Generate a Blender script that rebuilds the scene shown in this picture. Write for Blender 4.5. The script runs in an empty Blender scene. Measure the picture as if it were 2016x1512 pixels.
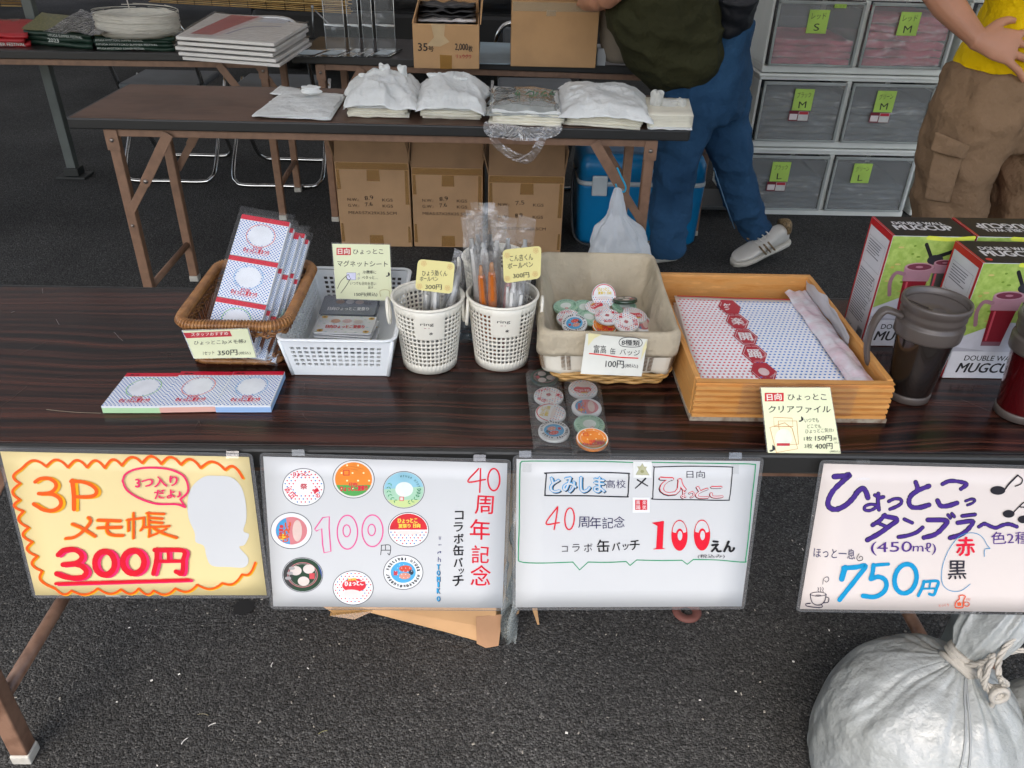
import bpy, math, random
from math import sin, cos, pi, radians, sqrt, atan2
from mathutils import Vector as V, Matrix, noise
random.seed(11)
S = bpy.context.scene
COL = S.collection
# ------------------------------------------------------------------ camera, world, sun, exposure
FPX, CH, PIT, ROL, YAW = 1577.3, 1.3027, 0.5598, 0.0276, 0.0266
_fw = V((sin(YAW)*cos(PIT), cos(YAW)*cos(PIT), -sin(PIT)))
_rt = V((cos(YAW), -sin(YAW), 0)); _up = _rt.cross(_fw)
RT = _rt*cos(ROL)+_up*sin(ROL); UP = -_rt*sin(ROL)+_up*cos(ROL)
cam = bpy.data.cameras.new('camera'); cam.sensor_width = 36; cam.lens = FPX/2016*36
cam.clip_start = .02; cam.clip_end = 500
co = bpy.data.objects.new('camera', cam); COL.objects.link(co)
M3 = Matrix((RT, UP, -_fw)).transposed()
co.matrix_world = Matrix.Translation((0, 0, CH)) @ M3.to_4x4()
S.camera = co
w = bpy.data.worlds.new('World'); S.world = w; w.use_nodes = True
nt = w.node_tree; sky = nt.nodes.new('ShaderNodeTexSky'); sky.sky_type = 'NISHITA'; sky.sun_disc = False
SUN_EL, SUN_AZ = radians(55), radians(203)     # azimuth measured from +Y clockwise: behind the camera, to the left
sky.sun_elevation = SUN_EL; sky.sun_rotation = SUN_AZ; sky.air_density = 1.0; sky.dust_density = 4.0; sky.ozone_density = .6
bg = nt.nodes['Background']; nt.links.new(sky.outputs[0], bg.inputs[0]); bg.inputs[1].default_value = .15
sl = bpy.data.lights.new('sun', 'SUN'); sl.energy = .6; sl.angle = radians(20); sl.color = (1, .97, .92)
so = bpy.data.objects.new('sun', sl); COL.objects.link(so)
sd = V((sin(SUN_AZ)*cos(SUN_EL), cos(SUN_AZ)*cos(SUN_EL), sin(SUN_EL)))
so.rotation_euler = sd.to_track_quat('Z', 'Y').to_euler(); so.location = (0, -2, 6)
S.view_settings.view_transform = 'Standard'; S.view_settings.look = 'None'; S.view_settings.gamma = 1
S.view_settings.use_curve_mapping = False
S.view_settings.exposure = 1.9
S.cycles.max_bounces = 8; S.cycles.transparent_max_bounces = 24; S.cycles.caustics_reflective = False; S.cycles.caustics_refractive = False

def bp(px, py, z=None, Y=None):
    """point of the photographed ray through (px,py) at height z or at distance Y"""
    d = _fw*FPX+RT*(px-1008)+UP*(756-py)
    t = (z-CH)/d.z if z is not None else Y/d.y
    return V((0, 0, CH))+d*t
# ------------------------------------------------------------------ materials
def lin(c):
    if isinstance(c, str): c = [int(c[i:i+2], 16) for i in (0, 2, 4)]
    return tuple(((x/255)/12.92 if x/255 <= .04045 else ((x/255+.055)/1.055)**2.4) for x in c[:3])+(1,)
_M = {}
def mat(name, col, rough=.5, metal=0, bump=None, var=None, coat=0, spec=.5, stretch=None, sub=0, trans=0):
    """procedural principled material; bump=(scale,dist_m[,detail]); var=(scale,amount,colour2)"""
    if name in _M: return _M[name]
    m = bpy.data.materials.new(name); m.use_nodes = True; n = m.node_tree.nodes; L = m.node_tree.links
    b = n['Principled BSDF']; b.inputs['Base Color'].default_value = lin(col); b.inputs['Roughness'].default_value = rough
    b.inputs['Metallic'].default_value = metal; b.inputs['Coat Weight'].default_value = coat; b.inputs['Specular IOR Level'].default_value = spec
    b.inputs['Coat Roughness'].default_value = .08; b.inputs['Transmission Weight'].default_value = trans
    tc = n.new('ShaderNodeTexCoord'); mp = n.new('ShaderNodeMapping'); L.new(tc.outputs['Object'], mp.inputs[0])
    if stretch: mp.inputs['Scale'].default_value = stretch
    if var is None: var = (9, .12, None)
    nz = n.new('ShaderNodeTexNoise'); nz.inputs['Scale'].default_value = var[0]; nz.inputs['Detail'].default_value = 5
    L.new(mp.outputs[0], nz.inputs['Vector'])
    mx = n.new('ShaderNodeMix'); mx.data_type = 'RGBA'
    c = lin(col); c2 = lin(var[2]) if len(var) > 2 and var[2] else tuple(x*(1-2*var[1]) for x in c[:3])+(1,)
    rp = n.new('ShaderNodeMapRange'); rp.inputs[1].default_value = .4; rp.inputs[2].default_value = .7
    rp.inputs[4].default_value = 1 if (len(var) > 2 and var[2] and var[1] == 1) else (var[1] if len(var) > 2 and var[2] else 1)
    L.new(nz.outputs[0], rp.inputs[0]); L.new(rp.outputs[0], mx.inputs[0])
    mx.inputs[6].default_value = c; mx.inputs[7].default_value = c2; L.new(mx.outputs[2], b.inputs['Base Color'])
    if bump:
        nb = n.new('ShaderNodeTexNoise'); nb.inputs['Scale'].default_value = bump[0]; nb.inputs['Detail'].default_value = bump[2] if len(bump) > 2 else 3
        L.new(mp.outputs[0], nb.inputs['Vector'])
        bn = n.new('ShaderNodeBump'); bn.inputs['Distance'].default_value = bump[1]; bn.inputs['Strength'].default_value = 1
        L.new(nb.outputs[0], bn.inputs['Height']); L.new(bn.outputs[0], b.inputs['Normal'])
    if sub:
        tl = n.new('ShaderNodeBsdfTranslucent'); L.new(mx.outputs[2], tl.inputs[0]); ms = n.new('ShaderNodeMixShader'); ms.inputs[0].default_value = sub
        out = n['Material Output']; L.new(b.outputs[0], ms.inputs[1]); L.new(tl.outputs[0], ms.inputs[2]); L.new(ms.outputs[0], out.inputs[0])
    _M[name] = m; return m
def film(name, col='ffffff', opac=.12, rough=.08, bump=None, gl=.25):
    """thin clear plastic: mostly see-through, some milky diffuse, some gloss"""
    if name in _M: return _M[name]
    m = bpy.data.materials.new(name); m.use_nodes = True; n = m.node_tree.nodes; L = m.node_tree.links
    b = n['Principled BSDF']; b.inputs['Base Color'].default_value = lin(col); b.inputs['Roughness'].default_value = .45
    t = n.new('ShaderNodeBsdfTransparent'); g = n.new('ShaderNodeBsdfGlossy'); g.inputs['Roughness'].default_value = rough
    m1 = n.new('ShaderNodeMixShader'); m1.inputs[0].default_value = opac
    L.new(t.outputs[0], m1.inputs[1]); L.new(b.outputs[0], m1.inputs[2])
    fr = n.new('ShaderNodeFresnel'); fr.inputs[0].default_value = 1.45
    ad = n.new('ShaderNodeMath'); ad.operation = 'MULTIPLY_ADD'; ad.inputs[1].default_value = .8+gl*.5; ad.inputs[2].default_value = gl*.035
    ad.use_clamp = True
    L.new(fr.outputs[0], ad.inputs[0])
    m2 = n.new('ShaderNodeMixShader'); L.new(ad.outputs[0], m2.inputs[0]); L.new(m1.outputs[0], m2.inputs[1]); L.new(g.outputs[0], m2.inputs[2])
    L.new(m2.outputs[0], n['Material Output'].inputs[0])
    if bump:
        tc = n.new('ShaderNodeTexCoord'); nb = n.new('ShaderNodeTexNoise'); nb.inputs['Scale'].default_value = bump[0]; nb.inputs['Detail'].default_value = 2
        nb.inputs['Distortion'].default_value = 1.2
        L.new(tc.outputs['Object'], nb.inputs['Vector']); bn = n.new('ShaderNodeBump'); bn.inputs['Distance'].default_value = bump[1]*.35
        L.new(nb.outputs[0], bn.inputs['Height'])
        for q in (b, g, fr): L.new(bn.outputs[0], q.inputs['Normal'])
    _M[name] = m; return m
def ink(col): return mat('ink_'+col, col, .38, var=(60, .05), spec=.4)
# ------------------------------------------------------------------ mesh builder
class MB:
    def __init__(s): s.v = []; s.f = []; s.m = []; s.sm = []
    def add(s, vs, fs, m=0, sm=False):
        o = len(s.v); s.v += [tuple(p) for p in vs]
        for f in fs: s.f.append([i+o for i in f]); s.m.append(m); s.sm.append(sm)
    def obox(s, c, size, R=None, m=0):
        c = V(c); hx, hy, hz = [q/2 for q in size]
        P = [V((x, y, z)) for x in (-hx, hx) for y in (-hy, hy) for z in (-hz, hz)]
        if R is not None: P = [R @ p for p in P]
        s.add([c+p for p in P], [(0, 1, 3, 2), (4, 6, 7, 5), (0, 4, 5, 1), (2, 3, 7, 6), (0, 2, 6, 4), (1, 5, 7, 3)], m)
    def box(s, x0, x1, y0, y1, z0, z1, m=0): s.obox(((x0+x1)/2, (y0+y1)/2, (z0+z1)/2), (x1-x0, y1-y0, z1-z0), None, m)
    def bar(s, a, b, w_, h_, up=(0, 0, 1), m=0):
        a, b = V(a), V(b); d = (b-a); L = d.length; d.normalize(); u = V(up)
        if abs(d.dot(u)) > .95: u = V((0, 1, 0))
        x = d.cross(u).normalized(); z = x.cross(d)
        s.obox((a+b)/2, (w_, L, h_), Matrix((x, d, z)).transposed(), m)
    def tube(s, pts, r, seg=8, closed=False, m=0, caps=True, flat=1):
        pts = [V(p) for p in pts]; n = len(pts); rs = r if isinstance(r, (list, tuple)) else [r]*n
        vs = []; u = None
        for i in range(n):
            if closed: t = pts[(i+1) % n]-pts[i-1]
            else: t = pts[min(i+1, n-1)]-pts[max(i-1, 0)]
            if t.length < 1e-9: t = V((0, 0, 1))
            t.normalize()
            if u is None:
                a = V((0, 0, 1)) if abs(t.z) < .9 else V((1, 0, 0)); u = (a-t*a.dot(t)).normalized()
            else:
                u = u-t*u.dot(t); u = u.normalized() if u.length > 1e-6 else V((1, 0, 0))
            x = t.cross(u)
            for k in range(seg):
                an = 2*pi*k/seg; vs.append(pts[i]+(x*cos(an)+u*sin(an)*flat)*rs[i])
        fs = []
        for i in range(n if closed else n-1):
            j = (i+1) % n
            for k in range(seg):
                l = (k+1) % seg; fs.append((i*seg+k, i*seg+l, j*seg+l, j*seg+k))
        if not closed and caps: fs.append(tuple(range(seg-1, -1, -1))); fs.append(tuple((n-1)*seg+k for k in range(seg)))
        s.add(vs, fs, m, True)
    def lathe(s, prof, c=(0, 0, 0), seg=40, m=0, R=None, sx=1, sy=1, dfn=None, cap=True):
        vs = []; c = V(c)
        for j, (r, z) in enumerate(prof):
            for k in range(seg):
                an = 2*pi*k/seg; p = V((r*cos(an)*sx, r*sin(an)*sy, z))
                if dfn: p = dfn(p, an, j)
                if R is not None: p = R @ p
                vs.append(c+p)
        fs = []; n = len(prof)
        for j in range(n-1):
            for k in range(seg):
                l = (k+1) % seg; fs.append((j*seg+k, j*seg+l, (j+1)*seg+l, (j+1)*seg+k))
        if cap: fs.append(tuple(range(seg-1, -1, -1))); fs.append(tuple((n-1)*seg+k for k in range(seg)))
        s.add(vs, fs, m, True)
    def grid(s, fn, nu, nv, m=0, sm=True, skip=None, us=None, vs_=None):
        us = us or [i/nu for i in range(nu+1)]; vs2 = vs_ or [i/nv for i in range(nv+1)]
        P = [fn(u, v) for v in vs2 for u in us]; W = len(us); fs = []
        for j in range(len(vs2)-1):
            for i in range(W-1):
                if skip and skip(i, j): continue
                fs.append((j*W+i, j*W+i+1, (j+1)*W+i+1, (j+1)*W+i))
        s.add(P, fs, m, sm)
    def poly(s, pts, m=0): s.add(pts, [tuple(range(len(pts)))], m)
    def prism(s, pts, d, m=0):
        n = len(pts); d = V(d); a = [V(p) for p in pts]
        s.add(a+[p+d for p in a], [tuple(range(n-1, -1, -1)), tuple(range(n, 2*n))]+[(i, (i+1) % n, (i+1) % n+n, i+n) for i in range(n)], m)
    def build(s, name, mats, parent=None, bevel=0, solid=0, smooth=None, sub=0, **props):
        me = bpy.data.meshes.new(name); me.from_pydata(s.v, [], s.f)
        for m_ in (mats if isinstance(mats, (list, tuple)) else [mats]): me.materials.append(m_)
        me.polygons.foreach_set('material_index', s.m); me.polygons.foreach_set('use_smooth', [bool(x) if smooth is None else smooth for x in s.sm]); me.update()
        o = bpy.data.objects.new(name, me); COL.objects.link(o)
        if parent is not None:
            o.parent = parent
            root = parent
            while root.parent is not None: root = root.parent
            if parent is root: o.matrix_parent_inverse = Matrix.LocRotScale(parent.location, parent.rotation_euler, None).inverted()
            else: o.matrix_parent_inverse = Matrix.Identity(4)
        if solid:
            q = o.modifiers.new('solid', 'SOLIDIFY'); q.thickness = solid; q.offset = 0
        if bevel:
            q = o.modifiers.new('bevel', 'BEVEL'); q.width = bevel; q.segments = 2; q.limit_method = 'ANGLE'; q.angle_limit = radians(40)
        if sub:
            q = o.modifiers.new('sub', 'SUBSURF'); q.levels = sub; q.render_levels = sub
        for k, v in props.items(): o[k] = v
        return o
def thing(name, label, cat, loc=(0, 0, 0), group=None):
    o = bpy.data.objects.new(name, None); COL.objects.link(o); o.location = loc; o['label'] = label; o['category'] = cat
    o.empty_display_size = .05
    if group: o['group'] = group
    return o
def tag(o, label, cat, group=None):
    o['label'] = label; o['category'] = cat
    if group: o['group'] = group
    return o
def struct(o): o['kind'] = 'structure'; return o
def copy_tree(root, loc, label, group=None):
    r = root.copy(); COL.objects.link(r); r.location = loc; r['label'] = label
    if group: r['group'] = group
    for ch in root.children:
        c = ch.copy(); COL.objects.link(c); c.parent = r
        for g in ch.children:
            d = g.copy(); COL.objects.link(d); d.parent = c
    return r
def smoothpath(pts, closed=False, k=6):
    pts = [V(p) for p in pts]; n = len(pts); out = []
    if n < 3: return pts
    for i in range(n if closed else n-1):
        p0 = pts[(i-1) % n] if (closed or i > 0) else pts[0]*2-pts[1]; p1 = pts[i]; p2 = pts[(i+1) % n]
        p3 = pts[(i+2) % n] if (closed or i+2 < n) else p2*2-p1
        for j in range(k):
            t = j/k; out.append(.5*((2*p1)+(p2-p0)*t+(2*p0-5*p1+4*p2-p3)*t*t+(3*p1-p0-3*p2+p3)*t*t*t))
    if not closed: out.append(pts[-1])
    return out
# ------------------------------------------------------------------ flat print and lettering
_G = {}
def glyph(s, bold):
    k = (s, bold)
    if k not in _G:
        c = bpy.data.curves.new('t', 'FONT'); c.body = s; c.size = 1; c.offset = bold; c.resolution_u = 3
        o = bpy.data.objects.new('t', c); COL.objects.link(o); bpy.context.view_layer.update()
        me = bpy.data.meshes.new_from_object(o.evaluated_get(bpy.context.evaluated_depsgraph_get()))
        vs = [(q.co.x, q.co.y) for q in me.vertices]; fs = [tuple(p.vertices) for p in me.polygons]
        bpy.data.objects.remove(o); bpy.data.curves.remove(c); bpy.data.meshes.remove(me); _G[k] = (vs, fs)
    return _G[k]
class Art:
    """2-D print laid on a surface. surf(u,v,lift)->world point; with crop=(scale,ox,oy) coordinates are those of the
    photograph, taken back onto the plane (O,U,W,N); otherwise they are metres on the plane."""
    def __init__(s, O=None, U=None, W=None, N=None, crop=None, surf=None, lift=.0003, step=.000014):
        if O is not None: s.O, s.U, s.W, s.N = V(O), V(U).normalized(), V(W).normalized(), V(N).normalized()
        s.crop = crop; s.surf = surf; s.lift = lift; s.step = step; s.k = 0; s.mb = MB(); s.mats = []; s.st = []
        s.yd = crop is not None
    def w(s, a, b):
        for ii in range(len(s.st)-1, -1, -1):
            (cx, cy, rx, ry, ro) = s.st[ii]
            x, y = a*rx, b*ry; x, y = x*cos(ro)-y*sin(ro), x*sin(ro)+y*cos(ro)
            a, b = cx+x, (cy-y if s.yd and ii == 0 else cy+y)
        h = s.lift+s.k*s.step
        if s.surf: return s.surf(a, b, h)
        if s.crop:
            sc, ox, oy = s.crop; d = _fw*FPX+RT*(ox+a*sc-1008)+UP*(756-(oy+b*sc)); C = V((0, 0, CH))
            return C+d*((s.O-C).dot(s.N)/d.dot(s.N))+s.N*h
        return s.O+s.U*a+s.W*b+s.N*h
    def push(s, cx, cy, rx, ry=None, ro=0): s.st.append((cx, cy, rx, ry or rx, radians(ro)))
    def pop(s): s.st.pop()
    def mi(s, col):
        m = ink(col) if isinstance(col, str) else col
        if m not in s.mats: s.mats.append(m)
        return s.mats.index(m)
    def put(s, pts, fs, col): s.mb.add([s.w(a, b) for a, b in pts], fs, s.mi(col)); s.k += 1
    def poly(s, pts, col): s.put(pts, [tuple(range(len(pts)))], col)
    def rect(s, x0, y0, x1, y1, col, n=1):
        if n == 1: s.poly([(x0, y0), (x1, y0), (x1, y1), (x0, y1)], col)
        else:
            P = [(x0+(x1-x0)*i/n, y0+(y1-y0)*j/n) for j in range(n+1) for i in range(n+1)]
            s.put(P, [(j*(n+1)+i, j*(n+1)+i+1, (j+1)*(n+1)+i+1, (j+1)*(n+1)+i) for j in range(n) for i in range(n)], col)
    def disc(s, cx, cy, rx, ry, col, n=28, ring=None, rings=1):
        a = [2*pi*i/n for i in range(n)]
        if ring:
            P = [(cx+rx*cos(t), cy+ry*sin(t)) for t in a]+[(cx+(rx-ring)*cos(t), cy+(ry-ring)*sin(t)) for t in a]
            s.put(P, [(i, (i+1) % n, (i+1) % n+n, i+n) for i in range(n)], col); return
        P = []; F = []
        for j in range(rings): q = 1-j/rings; P += [(cx+rx*q*cos(t), cy+ry*q*sin(t)) for t in a]
        for j in range(rings-1): F += [(j*n+i, j*n+(i+1) % n, (j+1)*n+(i+1) % n, (j+1)*n+i) for i in range(n)]
        if rings > 1:
            P.append((cx, cy)); b = (rings-1)*n; F += [(b+i, b+(i+1) % n, len(P)-1) for i in range(n)]
        else: F.append(tuple(range(n)))
        s.put(P, F, col)
    def stroke(s, pts, wd, col, closed=False, smooth=True, wob=.12):
        P = smoothpath([(x, y, 0) for x, y in pts], closed) if smooth and len(pts) > 2 else [V((x, y, 0)) for x, y in pts]
        n = len(P); vs = []; fs = []
        for i in range(n):
            t = (P[(i+1) % n]-P[i-1]) if closed else (P[min(i+1, n-1)]-P[max(i-1, 0)])
            if t.length < 1e-9: t = V((1, 0, 0))
            t.normalize(); q = i/max(n-1, 1)
            wq = (wd if not isinstance(wd, (tuple, list)) else wd[0]+(wd[1]-wd[0])*q)*(1+wob*noise.noise(V((P[i].x/(abs(wd if not isinstance(wd, (tuple, list)) else wd[0])*3+1e-9), P[i].y*.31, 2))))
            vs += [(P[i].x-t.y*wq/2, P[i].y+t.x*wq/2), (P[i].x+t.y*wq/2, P[i].y-t.x*wq/2)]
        for i in range(n if closed else n-1):
            j = (i+1) % n; fs.append((2*i, 2*i+1, 2*j+1, 2*j))
        s.put(vs, fs, col)
        if not closed:
            for e, q in ((P[0], 0), (P[-1], 1)):
                wq = wd if not isinstance(wd, (tuple, list)) else wd[q]
                s.disc(e.x, e.y, wq/2, wq/2, col, 10)
    def text(s, t, xl, yl, xr, yr, h, col, bold=.0, wob=.0, shear=0):
        """bounding box of the lettering: bottom-left, bottom-right, height"""
        fb = max(0, bold)*.85; bold = 0
        vs, fs = glyph(t, bold)
        if not vs: return
        x0 = min(p[0] for p in vs); x1 = max(p[0] for p in vs); y0 = min(p[1] for p in vs); y1 = max(p[1] for p in vs)
        L = sqrt((xr-xl)**2+(yr-yl)**2); dx, dy = (xr-xl)/L, (yr-yl)/L
        nx, ny = (dy, -dx) if s.yd and not s.st else (-dy, dx)
        P = []
        for (x, y) in vs:
            if wob:
                q = V((x*1.7, y*1.7, hash(t) % 7 if False else len(t)*1.3)); x += wob*noise.noise(q); y += wob*noise.noise(q+V((9, 3, 5)))+wob*1.3*noise.noise(V((x*.9, 7, len(t))))
            a = (x-x0)/(x1-x0)*L; b = (y-y0)/(y1-y0)*h; a += shear*b
            P.append((xl+dx*a+nx*b, yl+dy*a+ny*b))
        if fb:
            e = h/max(y1-y0, 1e-6)*fb
            for k_, (ox, oy) in enumerate(((-e, 0), (e, 0), (0, -e*.7), (0, e*.7))): s.put([(x+ox, y+oy) for x, y in P], fs, col)
        s.put(P, fs, col)
    def char(s, t, cx, cy, size, col, bold=0, rot=0, wob=0):
        """one character centred at (cx,cy); size = height; rot degrees clockwise as seen"""
        r = radians(rot); L = size*(1 if ord(t[0]) > 255 else .62)
        if t in 'iIl1': L *= .45
        ex, ey = cos(r), (sin(r) if s.yd and not s.st else -sin(r)); ux, uy = (sin(r), -cos(r)) if s.yd and not s.st else (sin(r), cos(r))
        x = cx-ex*L/2-ux*size/2; y = cy-ey*L/2-uy*size/2
        s.text(t, x, y, x+ex*L, y+ey*L, size, col, bold, wob)
    def dots(s, x0, y0, x1, y1, dx, dy, r, cols, inside=None, n=6, ry=None):
        y = y0; j = 0; ry = ry or r
        MBs = {}
        while y <= y1+1e-9:
            x = x0+(dx/2 if j % 2 else 0); i = 0
            while x <= x1+1e-9:
                if inside is None or inside(x, y):
                    c = cols[(i+j) % len(cols)] if not callable(cols) else cols(x, y)
                    P, F = MBs.setdefault(c, ([], [])); o = len(P)
                    P += [(x+r*cos(2*pi*q/n), y+ry*sin(2*pi*q/n)) for q in range(n)]; F.append(tuple(range(o, o+n)))
                x += dx; i += 1
            y += dy; j += 1
        for c, (P, F) in MBs.items(): s.put(P, F, c); s.k -= 1
        s.k += 1
    def build(s, name, parent, **kw):
        if s.mb.v: return s.mb.build(name, s.mats, parent, **kw)
# ------------------------------------------------------------------ ground
def ground_mat():
    m = bpy.data.materials.new('asphalt'); m.use_nodes = True; n = m.node_tree.nodes; L = m.node_tree.links; b = n['Principled BSDF']
    tc = n.new('ShaderNodeTexCoord')
    vo = n.new('ShaderNodeTexVoronoi'); vo.inputs['Scale'].default_value = 300; L.new(tc.outputs['Object'], vo.inputs['Vector'])
    vo2 = n.new('ShaderNodeTexVoronoi'); vo2.inputs['Scale'].default_value = 140; L.new(tc.outputs['Object'], vo2.inputs['Vector'])
    nz = n.new('ShaderNodeTexNoise'); nz.inputs['Scale'].default_value = 1.7; nz.inputs['Detail'].default_value = 9; L.new(tc.outputs['Object'], nz.inputs['Vector'])
    sp = n.new('ShaderNodeSeparateColor'); L.new(vo.outputs['Color'], sp.inputs[0])
    cr = n.new('ShaderNodeValToRGB'); e = cr.color_ramp.elements
    e[0].position = 0; e[0].color = (.020, .020, .019, 1); e[1].position = 1; e[1].color = (.19, .185, .17, 1)
    for p, c in ((.5, .048), (.8, .070), (.95, .092), (.99, .12)): q = e.new(p); q.color = (c, c*.99, c*.95, 1)
    L.new(sp.outputs[0], cr.inputs[0])
    mx = n.new('ShaderNodeMix'); mx.data_type = 'RGBA'; mx.blend_type = 'MULTIPLY'; mx.inputs[0].default_value = 1
    r2 = n.new('ShaderNodeMapRange'); r2.inputs[1].default_value = .3; r2.inputs[2].default_value = .7; r2.inputs[3].default_value = .66; r2.inputs[4].default_value = 1.2
    L.new(nz.outputs[0], r2.inputs[0]); cb = n.new('ShaderNodeCombineColor')
    for i in range(3): L.new(r2.outputs[0], cb.inputs[i])
    L.new(cr.outputs[0], mx.inputs[6]); L.new(cb.outputs[0], mx.inputs[7]); L.new(mx.outputs[2], b.inputs['Base Color'])
    b.inputs['Roughness'].default_value = .95; b.inputs['Specular IOR Level'].default_value = .22
    ad = n.new('ShaderNodeMath'); ad.operation = 'ADD'; L.new(vo.outputs['Distance'], ad.inputs[0]); L.new(vo2.outputs['Distance'], ad.inputs[1])
    bn = n.new('ShaderNodeBump'); bn.inputs['Distance'].default_value = .0027; bn.inputs['Strength'].default_value = 1; bn.invert = True
    L.new(ad.outputs[0], bn.inputs['Height']); L.new(bn.outputs[0], b.inputs['Normal'])
    return m
mb = MB(); mb.poly([(-80, -60, 0), (80, -60, 0), (80, 120, 0), (-80, 120, 0)])
struct(mb.build('ground', ground_mat()))
mb = MB(); rr = random.Random(3)                       # loose chips and litter lying on the asphalt
for i in range(260):
    x = rr.uniform(-1.0, 1.0); y = rr.uniform(.7, 1.5); a = rr.uniform(0, 6); q = rr.uniform(.0009, .0026)
    R = Matrix.Rotation(a, 3, 'Z') @ Matrix.Rotation(rr.uniform(-.5, .5), 3, 'X')
    mb.obox((x, y, q*.4), (q*2, q*rr.uniform(.5, 1.4), q), R, rr.choice((0, 0, 1, 1, 2)))
mb.build('loose_grit', [ink('9a958a'), ink('6f6c66'), ink('d9d6cf')], None, kind='stuff', label='pale chips of grit scattered on the asphalt')
def litter(px, py, L, wd, rot, col, name, label, cat, curve=.3):
    p = bp(px, py, z=.001); m_ = MB(); r = radians(rot)
    P = [(p.x+cos(r)*t*L/2-sin(r)*curve*L*(1-t*t)*.5, p.y+sin(r)*t*L/2+cos(r)*curve*L*(1-t*t)*.5, .002+.001*abs(t)) for t in (-1, -.6, -.2, .2, .6, 1)]
    m_.tube(P, wd, 5); tag(m_.build(name, ink(col)), label, cat)
litter(364, 1460, .014, .0009, 60, 'cfccc6', 'paper_scrap', 'curled white scrap on the asphalt, nearest the bottom edge', 'scrap')
litter(418, 1428, .013, .0008, 30, 'c9c6c0', 'paper_scrap', 'thin pale scrap on the asphalt, upper right of the curled one', 'scrap')
litter(536, 1310, .010, .0010, 85, 'd3d0ca', 'paper_scrap', 'tiny upright white chip on the asphalt left of the cardboard box', 'scrap')
litter(636, 1443, .016, .0005, 25, '8d8a5a', 'dry_grass_blade', 'short dry yellow grass blade on the asphalt', 'grass blade')
litter(400, 1409, .020, .0004, -5, '8f8668', 'dry_grass_blade', 'long thin straw on the asphalt above the pale scraps', 'straw')
p = bp(480, 1196, z=.004); mb = MB()
mb.poly([(p.x+(.022+.006*noise.noise(V((cos(t)*2, sin(t)*2, 1))))*cos(t), p.y+(.02+.009*noise.noise(V((cos(t)*2, sin(t)*2, 5))))*sin(t), .004) for t in [i*pi/12 for i in range(24)]])
tag(mb.build('tar_spot', mat('tar', '151515', .6)), 'black round tar spot on the asphalt between the two left signs', 'stain')
p = bp(1352, 1203, z=.003); mb = MB()
mb.lathe([(.030, 0), (.031, .004), (.026, .007), (.014, .007), (.012, .001)], (p.x, p.y, 0), 28, cap=False)
tag(mb.build('ground_anchor_ring', mat('rust_ring', '6a4038', .7, bump=(90, .001))), 'reddish flat ring set in the asphalt under the white sign with speech bubble', 'ring')
# ------------------------------------------------------------------ marquee
canopy_m = mat('tent_fabric', 'eeeeea', .7, var=(1.5, .02), bump=(3, .01), sub=.14)
alu = mat('painted_steel_pole', '5a605d', .45, var=(8, .12))
t = thing('tent', 'large pale marquee roof over the stall on grey steel poles', 'tent', (0, 3, 0))
mb = MB(); X0, X1, Y0, Y1 = -10, 10, -.66, 9.6
rid = 3.4; ev = 2.45
mb.grid(lambda u, v: V((X0+(X1-X0)*u, Y0+(Y1-Y0)*v, ev+(rid-ev)*(1-abs(2*v-1))-.05*sin(u*pi*4)**2*(1-abs(2*v-1)))), 24, 16)
mb.build('roof_cover', canopy_m, t)
for yv, nm in ((Y0, 'valance'), (Y1, 'valance')):
    mb = MB(); mb.grid(lambda u, v: V((X0+(X1-X0)*u, yv+.01*sin(u*90), ev-.25*v-.03*abs(sin(u*40))*v)), 120, 3); mb.build(nm, canopy_m, t)
def pole(x, y):
    m_ = MB(); m_.box(x-.022, x+.022, y-.022, y+.022, .01, ev+.02); q = m_.build('pole', alu, t, bevel=.003)
    m_ = MB(); m_.box(x-.07, x+.07, y-.055, y+.055, 0, .012); m_.box(x-.035, x+.035, y-.035, y+.035, .012, .05); m_.build('foot_plate', mat('dark_foot', '232624', .6), q, bevel=.003)
pole(-2.11, 3.98); pole(X1-.1, Y1-.1); pole(X0+.1, Y1-.1); pole(X1-.1, 3.98)
mb = MB(); mb.box(-16, 16, 10.6, 11.6, 0, 7.5); tag(mb.build('sky_blocker', mat('dark_sky_blocker', '2e3033', .8, bump=(20, .004))), 'added dark wall behind the black van, blocking the back sky', 'sky_blocker')  # added wall, put here to keep sky light from coming in behind the stall
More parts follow.
